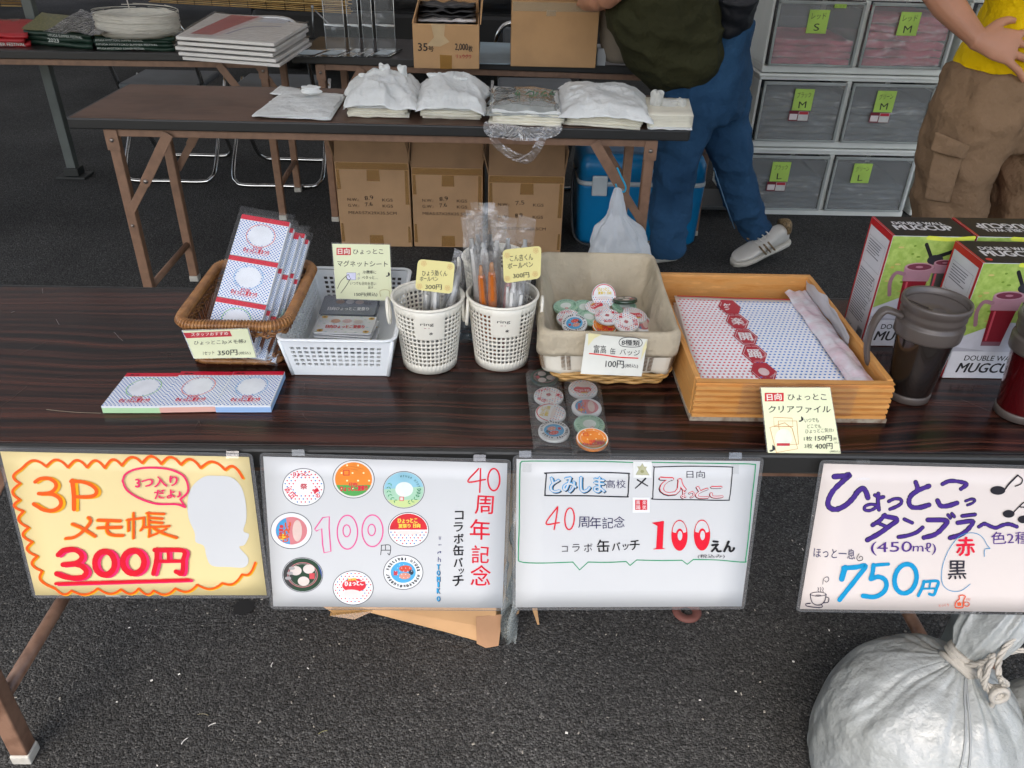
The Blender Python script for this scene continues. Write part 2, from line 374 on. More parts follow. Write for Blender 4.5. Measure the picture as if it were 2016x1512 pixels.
# ------------------------------------------------------------------ folding tables
def wood_top(name, base, streak, sc=(1.1, 42, 42), rough=.26, amt=.75, coat=.25):
    m = bpy.data.materials.new(name); m.use_nodes = True; n = m.node_tree.nodes; L = m.node_tree.links; b = n['Principled BSDF']
    tc = n.new('ShaderNodeTexCoord'); nd = n.new('ShaderNodeTexNoise'); nd.inputs['Scale'].default_value = 2.2; L.new(tc.outputs['Object'], nd.inputs['Vector'])
    av = n.new('ShaderNodeVectorMath'); av.operation = 'MULTIPLY_ADD'; av.inputs[1].default_value = (0, .075, 0); L.new(nd.outputs['Color'], av.inputs[0]); L.new(tc.outputs['Object'], av.inputs[2])
    mp = n.new('ShaderNodeMapping'); mp.inputs['Scale'].default_value = sc; L.new(av.outputs[0], mp.inputs[0])
    n1 = n.new('ShaderNodeTexNoise'); n1.inputs['Scale'].default_value = 1.6; n1.inputs['Detail'].default_value = 7; n1.inputs['Roughness'].default_value = .62; L.new(mp.outputs[0], n1.inputs['Vector'])
    cr = n.new('ShaderNodeValToRGB'); e = cr.color_ramp.elements
    e[0].position = .36; e[0].color = lin(base); e[1].position = .70; e[1].color = lin(streak)
    q = e.new(.52); q.color = tuple(.6*x+.4*y for x, y in zip(lin(base), lin(streak)))
    q = e.new(.44); q.color = tuple(.8*x for x in lin(base)[:3])+(1,)
    L.new(n1.outputs[0], cr.inputs[0]); L.new(cr.outputs[0], b.inputs['Base Color'])
    n2 = n.new('ShaderNodeTexNoise'); n2.inputs['Scale'].default_value = 5; n2.inputs['Detail'].default_value = 6; L.new(tc.outputs['Object'], n2.inputs['Vector'])
    mr = n.new('ShaderNodeMapRange'); mr.inputs[3].default_value = rough-.06; mr.inputs[4].default_value = rough+.12; L.new(n2.outputs[0], mr.inputs[0]); L.new(mr.outputs[0], b.inputs['Roughness'])
    b.inputs['Specular IOR Level'].default_value = .27; b.inputs['Coat Weight'].default_value = coat; b.inputs['Coat Roughness'].default_value = .16
    bn = n.new('ShaderNodeBump'); bn.inputs['Distance'].default_value = .0004; L.new(n1.outputs[0], bn.inputs['Height']); L.new(bn.outputs[0], b.inputs['Normal'])
    return m
rose = wood_top('rosewood_laminate', '120a09', '4e2b21', (.8, 70, 70), .22, coat=.08)
brownlam = wood_top('brown_laminate', '5a4336', '664c3e', (2, 6, 6), .45, coat=0)
darklam = wood_top('dark_laminate', '2a2524', '352c2a', (2, 8, 8), .3)
edge_blk = mat('dark_rubber_edge', '262625', .38, var=(6, .08))
tan = mat('tan_painted_steel', '8a6a54', .42, var=(35, .12), bump=(220, .0002))
tan_worn = mat('tan_painted_steel_rusty', '7d5f4c', .5, var=(28, .85, '4a2f20'), bump=(160, .0004))
bolt_m = mat('zinc_bolt', '9a9088', .35, .8); cap_m = mat('white_foot_cap', 'b9b5aa', .6, var=(40, .12)); chrome = mat('chrome', 'c8c8c6', .14, 1)
def table(label, x0, y0, yaw, top_m, steel, Wd=1.8, D=.45, inset=.105, H=.7, braces=True, apron=None):
    t = thing('folding_table', label, 'table', (x0, y0, 0)); R = Matrix.Rotation(yaw, 3, 'Z'); O = V((x0, y0, 0))
    def P(x, y, z): return O+R @ V((x, y, z))
    def B(x0_, x1_, y0_, y1_, z0, z1, nm, m_, par=None, bv=.002):
        q = MB(); q.obox(P((x0_+x1_)/2, (y0_+y1_)/2, (z0+z1)/2), (x1_-x0_, y1_-y0_, z1-z0), R); return q.build(nm, m_, par or t, bevel=bv)
    B(.004, Wd-.004, .004, D-.004, H-.026, H, 'tabletop', top_m, bv=.003)
    q = MB()
    q.obox(P(Wd/2, .0, H-.0165), (Wd, .010, .031), R); q.obox(P(Wd/2, D, H-.0165), (Wd, .010, .031), R)
    q.obox(P(0, D/2, H-.0165), (.009, D-.010, .031), R); q.obox(P(Wd, D/2, H-.0165), (.009, D-.010, .031), R)
    q.build('edge_band', edge_blk, t, bevel=.004)
    q = MB(); zr = H-.033
    for y in (.035, D-.035): q.obox(P(Wd/2, y, zr-.013), (Wd-2*inset+.03, .022, .026), R)
    for x in (inset, Wd-inset): q.obox(P(x, D/2, zr-.014), (.024, D-.094, .024), R)
    q.build('frame_rail', steel, t, bevel=.002)
    for x, s_ in ((inset, 1), (Wd-inset, -1)):
        for y in (.035, D-.035):
            l = B(x-.015, x+.015, y-.0145, y+.0145, .022, zr-.002, 'leg', steel, bv=.003)
            c = MB(); c.obox(P(x, y, .011), (.033, .033, .022), R); c.build('foot_cap', cap_m, l, bevel=.003)
            pl = MB(); pl.obox(P(x, y-.0165 if y < D/2 else y+.0165, zr-.035), (.038, .003, .06), R); pl.build('hinge_plate', steel, l, bevel=.001)
            bb = MB(); yy = -.019 if y < D/2 else .019
            bb.lathe([(.006, 0), (.006, .002), (.003, .004)], P(x, y+yy, zr-.035), 10, R=R @ Matrix.Rotation(pi/2*(1 if yy < 0 else -1), 3, 'X'))
            bb.build('bolt', bolt_m, l); bb = MB()
            bb.lathe([(.005, 0), (.005, .002), (.003, .004)], P(x, y+yy+.003*(1 if yy < 0 else -1), zr-.30), 10, R=R @ Matrix.Rotation(pi/2*(1 if yy < 0 else -1), 3, 'X'))
            bb.build('bolt', bolt_m, l)
            if braces:
                y2 = y-.019 if y < D/2 else y+.019
                a = P(x+s_*.008, y2, zr-.25); m1 = P(x+s_*.075, y2, zr-.155); b2 = P(x+s_*.17, y2, zr-.012)
                k = MB(); k.bar(a, m1+(m1-a)*.25, .004, .024, up=R @ V((0, 0, 1)) if False else (0, 0, 1)); k.bar(m1-(m1-a)*.1+V((0, -.004, 0)), b2+V((0, -.004, 0)), .004, .030); k.build('brace', steel, t, bevel=.001)
                k = MB(); k.lathe([(.007, 0), (.007, .002), (.003, .004)], m1+V((0, -.007 if y < D/2 else .007, 0)), 10, R=Matrix.Rotation(pi/2, 3, 'X')); k.build('bolt', bolt_m, t)
        q = MB(); q.tube([P(x, .035+.012, .147), P(x, D-.035-.012, .147)], .0115, 12); q.build('cross_bar', steel, t)
    return t, P
ft, FP = table('long folding table with glossy dark rosewood top holding the goods', -.905, .808, 0, rose, tan_worn, braces=True)
mt, MP = table('brown-topped folding table carrying stacks of white carrier bags', -1.237, 2.372, 0, brownlam, tan)
ta, AP = table('dark folding table at the back left under packed shirts', -2.642, 3.335, radians(2.4), darklam, tan)
tb, BP = table('dark folding table at the back with two cardboard boxes', -.822, 3.405, radians(-3.3), darklam, tan)
# scratches on the front table (worn laminate)
a = Art((0, 0, .7), (1, 0, 0), (0, 1, 0), (0, 0, 1), lift=.0003, step=.000014); rs = random.Random(5); scr = mat('scratch', '4c3d38', .5)
for i in range(46):
    x = rs.uniform(-.75, .75); y = rs.uniform(.83, 1.22); L = rs.uniform(.006, .05); r = rs.choice((rs.uniform(0, .25), rs.uniform(.5, 2.4)))
    a.stroke([(x, y), (x+cos(r)*L*.5+rs.uniform(-.002, .002), y+sin(r)*L*.5), (x+cos(r)*L, y+sin(r)*L)], rs.uniform(.00025, .0006), scr)
c = Art((0, 0, .7), (1, 0, 0), (0, 1, 0), (0, 0, 1), crop=(400/1680, 0, 540), lift=.0003, step=.000014)
c.stroke([(385, 1120), (480, 1130), (620, 1142), (835, 1150)], 5, mat('deep_scratch', '8f8471', .5))
c.stroke([(0, 1100), (110, 1020), (225, 925)], 3, scr); c.stroke([(945, 480), (985, 525), (1015, 550)], 3, '7d7572'); c.stroke([(465, 375), (490, 420)], 3, '7d7572'); c.stroke([(350, 120), (355, 160)], 3, '7d7572'); c.stroke([(90, 320), (120, 310)], 4, '6a6461')
a.build('scratches', ft, kind='stuff'); c.build('long_scratch', ft)
# ------------------------------------------------------------------ folding chairs behind the back tables
seat_m = mat('grey_vinyl', '5b6064', .5)
def chair(label, cx, yb, w_=.44, flip=False):
    t = thing('folding_chair', label, 'chair', (cx, yb+.2, 0), 'folding chairs behind the back tables')
    fy = (lambda y: 2*(yb+.22)-y) if flip else (lambda y: y)
    def U(ya, za, yt, zt, w2, nm, r=.0105):
        q = MB(); h = w2/2; r2 = .06; ya = fy(ya); yt = fy(yt)
        def at(x, k): return V((cx+x, ya+(yt-ya)*k, za+(zt-za)*k))
        kk = r2/sqrt((yt-ya)**2+(zt-za)**2)
        q.tube(smoothpath([at(-h, 1), at(-h, .5), at(-h, kk*1.2), at(-h+.02, kk*.3), at(-h+r2, 0), at(0, 0), at(h-r2, 0), at(h-.02, kk*.3), at(h, kk*1.2), at(h, .5), at(h, 1)], k=5), r, 10)
        return q.build(nm, chrome, t)
    U(yb, .012, yb+.42, .43, w_, 'rear_leg_frame')
    U(yb+.44, .012, yb+.14, .42, w_-.05, 'front_leg_frame')
    q = MB(); h = w_/2-.02
    q.tube(smoothpath([(cx+x, fy(yb+y), z) for x, y, z in ((-h, .14, .42), (-h, .05, .62), (-h, 0, .70), (-h+.05, -.01, .765), (0, -.01, .77), (h-.05, -.01, .765), (h, 0, .70), (h, .05, .62), (h, .14, .42))], k=5), .0105, 10)
    q.build('backrest_frame', chrome, t)
    q = MB(); q.obox((cx, fy(yb+.27), .435), (w_-.06, .34, .03)); q.build('seat', seat_m, t, bevel=.012)
    q = MB(); q.obox((cx, fy(yb+.02), .67), (w_-.10, .02, .15), Matrix.Rotation(.25 if flip else -.25, 3, 'X')); q.build('backrest', seat_m, t, bevel=.008)
chair('chrome folding chair seen behind the middle table, leftmost of the row', -1.615, 3.90)
chair('chrome folding chair second from the left, beside the carton stack', -1.075, 3.86)
chair('folding chair between the open box and the tall plain box', .19, 3.90)
# ------------------------------------------------------------------ cartons
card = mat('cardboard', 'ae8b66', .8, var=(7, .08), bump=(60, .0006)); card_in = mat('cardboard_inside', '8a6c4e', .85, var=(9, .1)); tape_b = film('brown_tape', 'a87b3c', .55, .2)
def carton(label, x, y, w_, d_, h_, flap, yaw=0, m_=card, group=None, z=0, lines=None, tp=True):
    t = thing('cardboard_box', label, 'box', (x, y, z), group); R = Matrix.Rotation(yaw, 3, 'Z'); O = V((x, y, z)); th = .005
    def P(a_, b_, c_): return O+R @ V((a_, b_, c_))
    q = MB()
    for c_, sz in (((w_/2, th/2, h_/2), (w_, th, h_)), ((w_/2, d_-th/2, h_/2), (w_, th, h_)), ((th/2, d_/2, h_/2), (th, d_-2*th, h_)), ((w_-th/2, d_/2, h_/2), (th, d_-2*th, h_)), ((w_/2, d_/2, th/2), (w_-2*th, d_-2*th, th))):
        q.obox(P(*c_), sz, R)
    q.build('box_body', m_, t, bevel=.0025)
    for nm, a0, L_, piv, dirn, ang in flap:
        # piv edge start in local coordinates, dirn along edge, ang = tilt from vertical outwards
        e = R @ V(dirn); out = e.cross(V((0, 0, 1))); up = (V((0, 0, 1))*cos(ang)+out*sin(ang)); p0 = P(*piv); f = MB(); n_ = out*cos(ang)-V((0, 0, 1))*sin(ang)
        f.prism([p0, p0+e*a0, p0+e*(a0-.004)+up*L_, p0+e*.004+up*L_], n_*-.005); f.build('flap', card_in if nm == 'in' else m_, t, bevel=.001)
    return t, P, R
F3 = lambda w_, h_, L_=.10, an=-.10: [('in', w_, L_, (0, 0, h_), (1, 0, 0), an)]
gC = 'cartons under the middle tables'
for i, (px0, px1, h_, lab, l1, l2, l3) in enumerate((
        (672, 812, .353, 'brown shipping carton marked N.W. and G.W., leftmost of three', ('N.W.:', '8.9', 'KGS'), ('G.W.:', '7.6', 'KGS'), 'MEAS:57X29X35.5CM'),
        (815, 950, .335, 'brown shipping carton in the middle of the row of three', ('N.W.:', '8.9', 'KGS'), ('G.W.:', '7.6', 'KGS'), 'MEAS:57X29X35.5CM'),
        (960, 1103, .328, 'brown shipping carton next to the blue cooler', ('N.W.:', '7.5', 'KGS'), ('G.W.:', '8.9', 'KGS'), 'MEAS:57X28X20.5CM'))):
    yy = (3.145, 3.150, 3.09)[i]; x0 = bp(px0, 487+(0, 2, 13)[i], z=0).x; x1 = bp(px1, 487+(0, 3, 15)[i], z=0).x; w_ = x1-x0
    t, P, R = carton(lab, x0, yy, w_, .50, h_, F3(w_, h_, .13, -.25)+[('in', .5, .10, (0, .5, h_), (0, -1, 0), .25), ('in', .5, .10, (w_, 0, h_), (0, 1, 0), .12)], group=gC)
    a = Art((x0, yy, 0), (1, 0, 0), (0, 0, 1), (0, -1, 0), lift=.0012); dk = '4a3a2c'
    zz = (.195, .17, .14) if i < 2 else (.205, .155, .105)
    a.text(l1[0], .04, zz[0], .085, zz[0], .012, dk, .01); a.text(l1[1], .11, zz[0]+.004, .145, zz[0]+.008, .016, '2c2622', .0, .05); a.text(l1[2], .18, zz[0], .222, zz[0], .012, dk, .01)
    a.text(l2[0], .04, zz[1], .085, zz[1], .012, dk, .01); a.text(l2[1], .11, zz[1]+.002, .140, zz[1]+.006, .016, '2c2622', .0, .05); a.text(l2[2], .18, zz[1], .222, zz[1], .012, dk, .01)
    a.text(l3, .04, zz[2], .235, zz[2], .012, dk, .01)
    a.build('lettering', t)
    q = MB()
    for (a0, a1, b0, b1) in ((.003, w_-.003, h_-.028, h_-.002), (.003, .018, h_-.11, h_-.03), (w_-.02, w_-.004, h_-.17, h_-.03), (w_*.42, w_*.60, h_-.075, h_-.03), (.003, .016, .02, .10), (w_-.016, w_-.004, .02, .09), (w_*.4, w_*.6, .004, .05)):
        q = MB(); q.poly([P(a0, -.0008, b0), P(a1, -.0008, b0), P(a1-.002, -.0008, b1), P(a0+.002, -.0008, b1)]); q.build('packing_tape', tape_b, t)
# open box marked 35 go on table B
bl = bp(815, 135, z=.7)
card2 = mat('light_cardboard', 'bc9468', .8, var=(9, .07), bump=(60, .0006))
t, P, R = carton('open cardboard box printed 35 and 2,000 standing on the back table', bl.x, bl.y, .245, .30, .155, [('c', .245, .07, (.245, .30, .155), (-1, 0, 0), .35)], radians(1.5), card2, z=.701)
for s_ in (0, 1):
    f = MB(); xx = -.002 if s_ == 0 else .247
    tipx = xx+(.035 if s_ == 0 else .012)
    f.prism([P(xx, 0, .155), P(xx, .30, .155), P(tipx, .30, .27), P(tipx, .10, .27)], R @ V((.004, 0, 0))); f.build('flap', card2, t, bevel=.001)
a = Art(P(0, -.001, 0), R @ V((1, 0, 0)), (0, 0, 1), R @ V((0, -1, 0)), lift=.0008)
a.text('35', .018, .062, .053, .062, .027, '2b2420', .02); a.text('号', .056, .060, .076, .060, .020, '2b2420', .02)
a.text('2,000', .155, .064, .203, .064, .026, '3a302a', .02); a.text('枚', .205, .062, .220, .062, .022, '3a302a', .02)
a.text('リュウグウ', .158, .038, .215, .038, .015, 'b03a3a', .03)
a.poly([(.098, 0), (.142, 0), (.143, .048), (.098, .050)], film('kraft_tape', 'a5741f', .7, .2)); a.poly([(.085, .155), (.068, .155), (.078, .11), (.05, .08), (.10, .078), (.135, .095), (.115, .115), (.12, .155)], mat('torn_paper', 'c8ad86', .8))
a.build('lettering', t)
tg = thing('packed_bags_bundle', 'black and red printed bags wrapped in film inside the open box', 'bags', P(.12, .12, 0)); rb = random.Random(8)
bm_ = [mat('black_bag_print', '1d1c1e', .3), mat('white_bag_film', 'd8d4d2', .25), mat('red_bag_print', 'b5483a', .35)]
for i in range(11):
    q = MB(); z0 = .05+i*.0135; yo = i*.019+rb.uniform(-.004, .004)
    q.grid(lambda u, v: P(.012+.22*u, .02+yo+(.265-yo)*v, z0+.010*noise.noise(V((u*6, v*4, i*3)))+.010*v), 14, 8); q.build('folded_bag', bm_[(0, 0, 1, 1, 2, 1, 0, 1, 0, 0, 0)[i]], tg, solid=.006)
# tall plain box
bl = bp(1005, 131, z=.7); br = bp(1172, 135, z=.7)
t, P, R = carton('tall plain cardboard box on the back table beside the olive shirt', bl.x, bl.y, (br-bl).length, .30, .232, [('c', (br-bl).length, .05, (0, 0, .232), (1, 0, 0), .5)], atan2(br.y-bl.y, br.x-bl.x), card2, z=.701)
q = MB(); wq = (br-bl).length
q.poly([P(.004, -.0008, .195), P(wq-.004, -.0008, .197), P(wq-.004, -.0008, .228), P(.004, -.0008, .226)]); q.build('packing_tape', film('clear_tape', 'd8c8a8', .35, .15), t); q = MB(); q.poly([P(.13, -.0010, .18), P(.165, -.0010, .181), P(.165, -.0010, .2), P(.13, -.0010, .2)]); q.build('packing_tape', film('clear_tape', 'd8c8a8', .35, .15), t)
# ------------------------------------------------------------------ cooler
blue = mat('blue_plastic', '0f76ad', .32, var=(5, .06)); lt = mat('grey_plastic', 'b7bfc2', .4)
cx0, cx1, cy0, cy1, chh = .335, .86, 3.20, 3.52, .385
t = thing('cooler_box', 'bright blue cooler box with light band and latch under the tables', 'cooler', (.6, 3.36, 0))
def rrect(x0, x1, y0, y1, r, z, n=5):
    o = []
    for (cx, cy, a0) in ((x1-r, y1-r, 0), (x0+r, y1-r, 90), (x0+r, y0+r, 180), (x1-r, y0+r, 270)):
        for k in range(n+1): a = radians(a0+90*k/n); o.append(V((cx+r*cos(a), cy+r*sin(a), z)))
    return o
def loft(mb, loops, m=0, cap0=True, cap1=True, sm=True):
    n = len(loops[0]); vs = [p for l in loops for p in l]; fs = []
    for j in range(len(loops)-1):
        for k in range(n): l = (k+1) % n; fs.append((j*n+k, j*n+l, (j+1)*n+l, (j+1)*n+k))
    if cap0: fs.append(tuple(range(n-1, -1, -1)))
    if cap1: fs.append(tuple((len(loops)-1)*n+k for k in range(n)))
    mb.add(vs, fs, m, sm)
def rbox(mb, x0, x1, y0, y1, prof, r=.03, m=0, n=5, **k):   # prof: (z, inset)
    loft(mb, [rrect(x0+i, x1-i, y0+i, y1-i, max(r-i*.5, .002), z, n) for z, i in prof], m, **k)
q = MB(); rbox(q, cx0, cx1, cy0, cy1, [(.0, .02), (.015, .008), (.25, 0), (.255, 0)], .04); q.build('body', blue, t)
q = MB(); rbox(q, cx0-.003, cx1+.003, cy0-.003, cy1+.003, [(.256, .004), (.259, 0), (.272, 0), (.275, .004)], .042); q.build('seal_band', lt, t)
q = MB(); rbox(q, cx0, cx1, cy0, cy1, [(.276, 0), (.345, .004), (.372, .018), (.378, .04), (.378, .06), (.368, .065), (.368, .12)], .04); q.build('lid', blue, t)
for lx in (.42, .745):
    q = MB(); q.obox((lx, cy0-.012, .262), (.062, .016, .082)); q.build('latch', lt, t, bevel=.004)
q = MB(); q.tube(smoothpath([(cx0-.005, 3.30, .30), (cx0-.02, 3.25, .285), (cx0-.022, 3.20, .15), (cx0+.01, 3.17, .03), (.5, 3.165, .012), (.7, 3.17, .012)]), .006, 8); q.build('carry_strap', mat('dark_strap', '2a2c2e', .6), t)
a = Art((0, cy0, 0), (1, 0, 0), (0, 0, 1), (0, -1, 0), lift=.003)
a.rect(.70, .09, .79, .17, 'c9d3d8'); a.poly([(.70, .165), (.79, .165), (.745, .125)], 'b02a30'); a.text('NISSIN', .705, .098, .785, .098, .018, '20242c', .02)
a.text('スピーカー', .40, .245, .44, .245, .012, '55708a', 0) if False else a.text('プレス', .405, .25, .435, .25, .011, '5a7890', 0)
a.build('sticker', t)
# cyan hook and bag hanging on the middle table's brace
hk = bp(1218, 352, Y=2.39); t = thing('hanging_hook', 'small cyan S-hook clipped on the brown table brace', 'hook', tuple(hk))
q = MB(); hp = [bp(x, y, Y=2.36) for x, y in ((1215, 330), (1225, 352), (1232, 368), (1228, 378), (1216, 372), (1212, 362))]
q.tube(smoothpath(hp), .0028, 8); q.build('hook_wire', mat('cyan_plastic', '1fa0c8', .35), t)
def ridge0(an, j): return 1-2*abs(noise.noise(V((cos(an)*5, sin(an)*5, j*.35))))
bagw = mat('white_bag_plastic', 'dde2e6', .3, bump=(16, .012, 4), var=(6, .05), sub=.35)
q = MB()
bagprof = [((1210, 370), (1222, 368)), ((1203, 395), (1228, 395)), ((1196, 425), (1236, 422)), ((1172, 450), (1262, 445)), ((1160, 480), (1276, 475)), ((1150, 520), (1290, 515)), ((1150, 570), (1300, 565))]
lp = []; rings = []
for (p0, p1) in zip(bagprof, bagprof[1:]):
    for f in (0, .2, .4, .6, .8): rings.append([(p0[k][0]*(1-f)+p1[k][0]*f, p0[k][1]*(1-f)+p1[k][1]*f) for k in (0, 1)])
for j, (a_, b_) in enumerate(rings):
    A_ = bp(*a_, Y=2.33); B_ = bp(*b_, Y=2.33); c_ = (A_+B_)/2; r_ = (B_-A_).length/2; l = []; g = min(1, j/9)
    for k in range(96):
        an = 2*pi*k/96; fo = 1-abs(sin(an*5+2.6*noise.noise(V((cos(an)*1.3, sin(an)*1.3, j*.10))))); d = .92+.22*(fo**1.5)*(1-.55*g)+.17*noise.noise(V((cos(an)*2.2, sin(an)*2.2, j*.16)))+.07*ridge0(an, j)
        l.append(c_+V((cos(an)*r_*d, sin(an)*r_*.55*d, .004*noise.noise(V((k*.3, j*.4, 1))))))
    lp.append(l)
loft(q, lp); o = q.build('white_carrier_bag', bagw, None, sub=1); tag(o, 'full white plastic bag hanging from the cyan hook by the cooler', 'plastic bag')
# ------------------------------------------------------------------ clear drawers
pp = mat('white_polypropylene', 'e4e7e2', .4, var=(8, .04), sub=.12); clearf = film('frosted_drawer', 'eef2f2', .12, .12, (9, .002), .2)
gD = 'clear drawer units at the back right'
def garment(mb, x0, x1, y0, y1, z0, h_, seed, m=0):
    mb.grid(lambda u, v: V((x0+(x1-x0)*u, y0+(y1-y0)*v, z0+h_*(.5+.5*noise.noise(V((u*4, v*3, seed)))) )), 12, 8, m)
pink = mat('red_shirt_cloth', 'f04a70', .6, var=(10, .2)); navy = mat('charcoal_shirt_cloth', '46545c', .6, var=(10, .2)); wrap = film('garment_wrap', 'ffffff', .03, .12, (16, .03), 1.6)
note_m = mat('green_sticky_note', 'a9cc5a', .6)
def drawer_unit(ix, row, x0, x1, yf, label, clothes, notes, stack):
    z0 = row*.317; H_ = .314; t = thing('drawer_unit', label, 'drawers', ((x0+x1)/2, yf+.2, z0), gD); D_ = .50; w_ = (x1-x0-.03)/2; th = .012
    q = MB()
    q.box(x0, x1, yf, yf+D_, z0+.002, z0+.030); q.box(x0, x1, yf, yf+D_, z0+H_-.026, z0+H_)
    q.box(x0, x0+th, yf+.004, yf+D_, z0+.030, z0+H_-.026); q.box(x1-th, x1, yf+.004, yf+D_, z0+.030, z0+H_-.026)
    q.box((x0+x1)/2-.012, (x0+x1)/2+.012, yf+.004, yf+D_, z0+.030, z0+H_-.026)
    q.box(x0-.008, x1+.008, yf-.008, yf+D_, z0+H_-.012, z0+H_+.001)
    q.build('frame', pp, t, bevel=.004)
    for k in (0, 1):
        a0 = x0+th+.006+k*(w_+.008); a1 = a0+w_-.018; zb = z0+.034; zt = z0+H_-.032
        q = MB(); q.box(a0, a1, yf-.012, yf-.008, zb, zt); q.box(a0, a0+.003, yf-.008, yf+.42, zb, zt-.03); q.box(a1-.003, a1, yf-.008, yf+.42, zb, zt-.03); q.box(a0+.003, a1-.003, yf-.008, yf+.42, zb, zb+.003)
        d = q.build('drawer', clearf, t, bevel=.001)
        q = MB()
        for (c0, c1, c2, c3) in ((a0, a1, zt-.010, zt+.003), (a0, a1, zb-.003, zb+.006), (a0, a0+.010, zb, zt), (a1-.010, a1, zb, zt)): q.box(c0, c1, yf-.019, yf-.0125, c2, c3)
        q.build('drawer_rim', mat('milky_rim', 'b4bab8', .3, sub=.3), d, bevel=.002)
        if notes and notes[k]:
            nx, nz, t1, t2, tag2 = notes[k]; cxn = a0+(a1-a0)*nx; czn = zb+(zt-zb)*nz
            a = Art((cxn, yf-.0205, czn), (1, 0, 0), (0, 0, 1), (0, -1, 0), lift=.0003)
            a.rect(-.042, -.045, .042, .045, note_m); a.text(t1, -.030, .008, .030, .010, .024, '2a3320', 0, .06); a.text(t2, (-.015 if t2 == 'M' else -.011), -.035, (.017 if t2 == 'M' else .011), -.034, .027, '2a3320', .008, .03)
            if tag2: a.rect(-.05, -.09, .038, -.047, '6b1a2a'); a.rect(-.008, -.088, .036, -.049, 'c9c9c6'); a.rect(-.006, -.062, .034, -.05, 'b02a3a'); a.rect(-.046, -.085, -.012, -.06, 'd8d0d0')
            a.build('sticky_note', d)
        if clothes[k]:
            m_, n_, hh = clothes[k]; tt = thing('shirt_stack', clothes[k+2] if len(clothes) > k+2 else 'folded shirts', 'shirts', ((a0+a1)/2, yf+.2, zb), 'packed shirts in the clear drawers')
            for i in range(n_):
                g = MB(); garment(g, a0+.015, a1-.015, yf-.004, yf+.36, zb+.006+i*hh/n_, hh/n_*.7, i*7+row*3+ix+k*2.3)
                gg = g.build('folded_shirt', m_, tt, solid=hh/n_*.75)
                g = MB(); g.grid(lambda u, v: V((a0+.010+(a1-a0-.02)*u, yf-.006+.004*noise.noise(V((u*9, v*6, i+k))), zb+.006+i*hh/n_+hh/n_*v)), 14, 3); g.build('plastic_wrap', wrap, gg)
Ynt = 3.61
U0, U1, U2 = 1.128, 1.918, 2.72
drawer_unit(0, 2, U0, U1, Ynt, 'top clear drawer unit with pink shirts and notes S and M', [(pink, 4, .10), (pink, 6, .20), 'short pile of pink shirts in the top drawer noted S', 'tall pile of pink shirts in the top drawer noted M'],
            [(.48, .70, 'レッド', 'S', 0), (.46, .70, 'レッド', 'M', 0)], 0)
drawer_unit(0, 1, U0, U1, Ynt, 'middle clear drawer unit with dark shirts and two notes M', [(navy, 7, .20), (navy, 6, .17), 'dark shirts in the middle drawer left, noted M', 'dark shirts in the middle drawer right, noted M'],
            [(.50, .72, 'ブラック', 'M', 1), (.42, .72, 'グリーン', 'M', 1)], 0)
drawer_unit(0, 0, U0, U1, Ynt, 'bottom clear drawer unit on the asphalt with two notes L', [(navy, 6, .15), (navy, 5, .12), 'dark shirts in the bottom drawer left, noted L', 'dark shirts in the bottom drawer right, noted L'],
            [(.40, .72, 'ブラック', 'L', 1), (.36, .72, 'グリーン', 'L', 0)], 0)
drawer_unit(1, 2, U1+.045, U2, Ynt+.02, 'top drawer unit partly hidden behind the person in yellow', [(pink, 5, .17), None, 'pink shirts in the drawer behind the person in yellow'], [(.3, .7, 'レッド', 'L', 0), None], 0)
drawer_unit(1, 1, U1+.045, U2, Ynt+.02, 'middle drawer unit mostly hidden behind the cargo trousers', [(mat('teal_cloth', '6a7f86', .7), 4, .12), None, 'grey-blue cloths in the drawer behind the cargo trousers'], None, 0)
drawer_unit(1, 0, U1+.045, U2, Ynt+.02, 'bottom drawer unit mostly hidden behind the cargo trousers', [None, None], None, 0)
a = Art((0, Ynt-.0205, 0), (1, 0, 0), (0, 0, 1), (0, -1, 0), lift=.0003); a.rect(1.375, .895, 1.425, .91, '9cbf4a'); a.text('レッド', 1.38, .898, 1.42, .898, .009, '3a4528')
tag(a.build('sticky_label', None), 'narrow green label strip beside the first note S', 'label')
# dark folded trolley standing left of the drawers
t = thing('hand_trolley', 'dark grey folded trolley standing between the jeans and the drawers', 'trolley', (1.03, 3.75, 0)); dk = mat('dark_trolley', '3a3d3e', .5)
q = MB(); q.box(.94, .965, 3.72, 3.75, .05, .62); q.box(1.07, 1.095, 3.72, 3.75, .05, .66); q.box(.965, 1.07, 3.725, 3.745, .58, .61); q.box(.965, 1.07, 3.725, 3.745, .3, .33); q.build('frame', dk, t, bevel=.004)
q = MB(); q.box(.93, 1.11, 3.55, 3.80, .04, .06); q.build('base_plate', dk, t, bevel=.004)
q = MB()
for x in (.95, 1.09): q.lathe([(.01, -.012), (.038, -.012), (.04, 0), (.038, .012), (.01, .012)], (x, 3.80, .04), 20, R=Matrix.Rotation(pi/2, 3, 'Y'))
q.build('wheel', mat('tyre_black', '161616', .7), t)
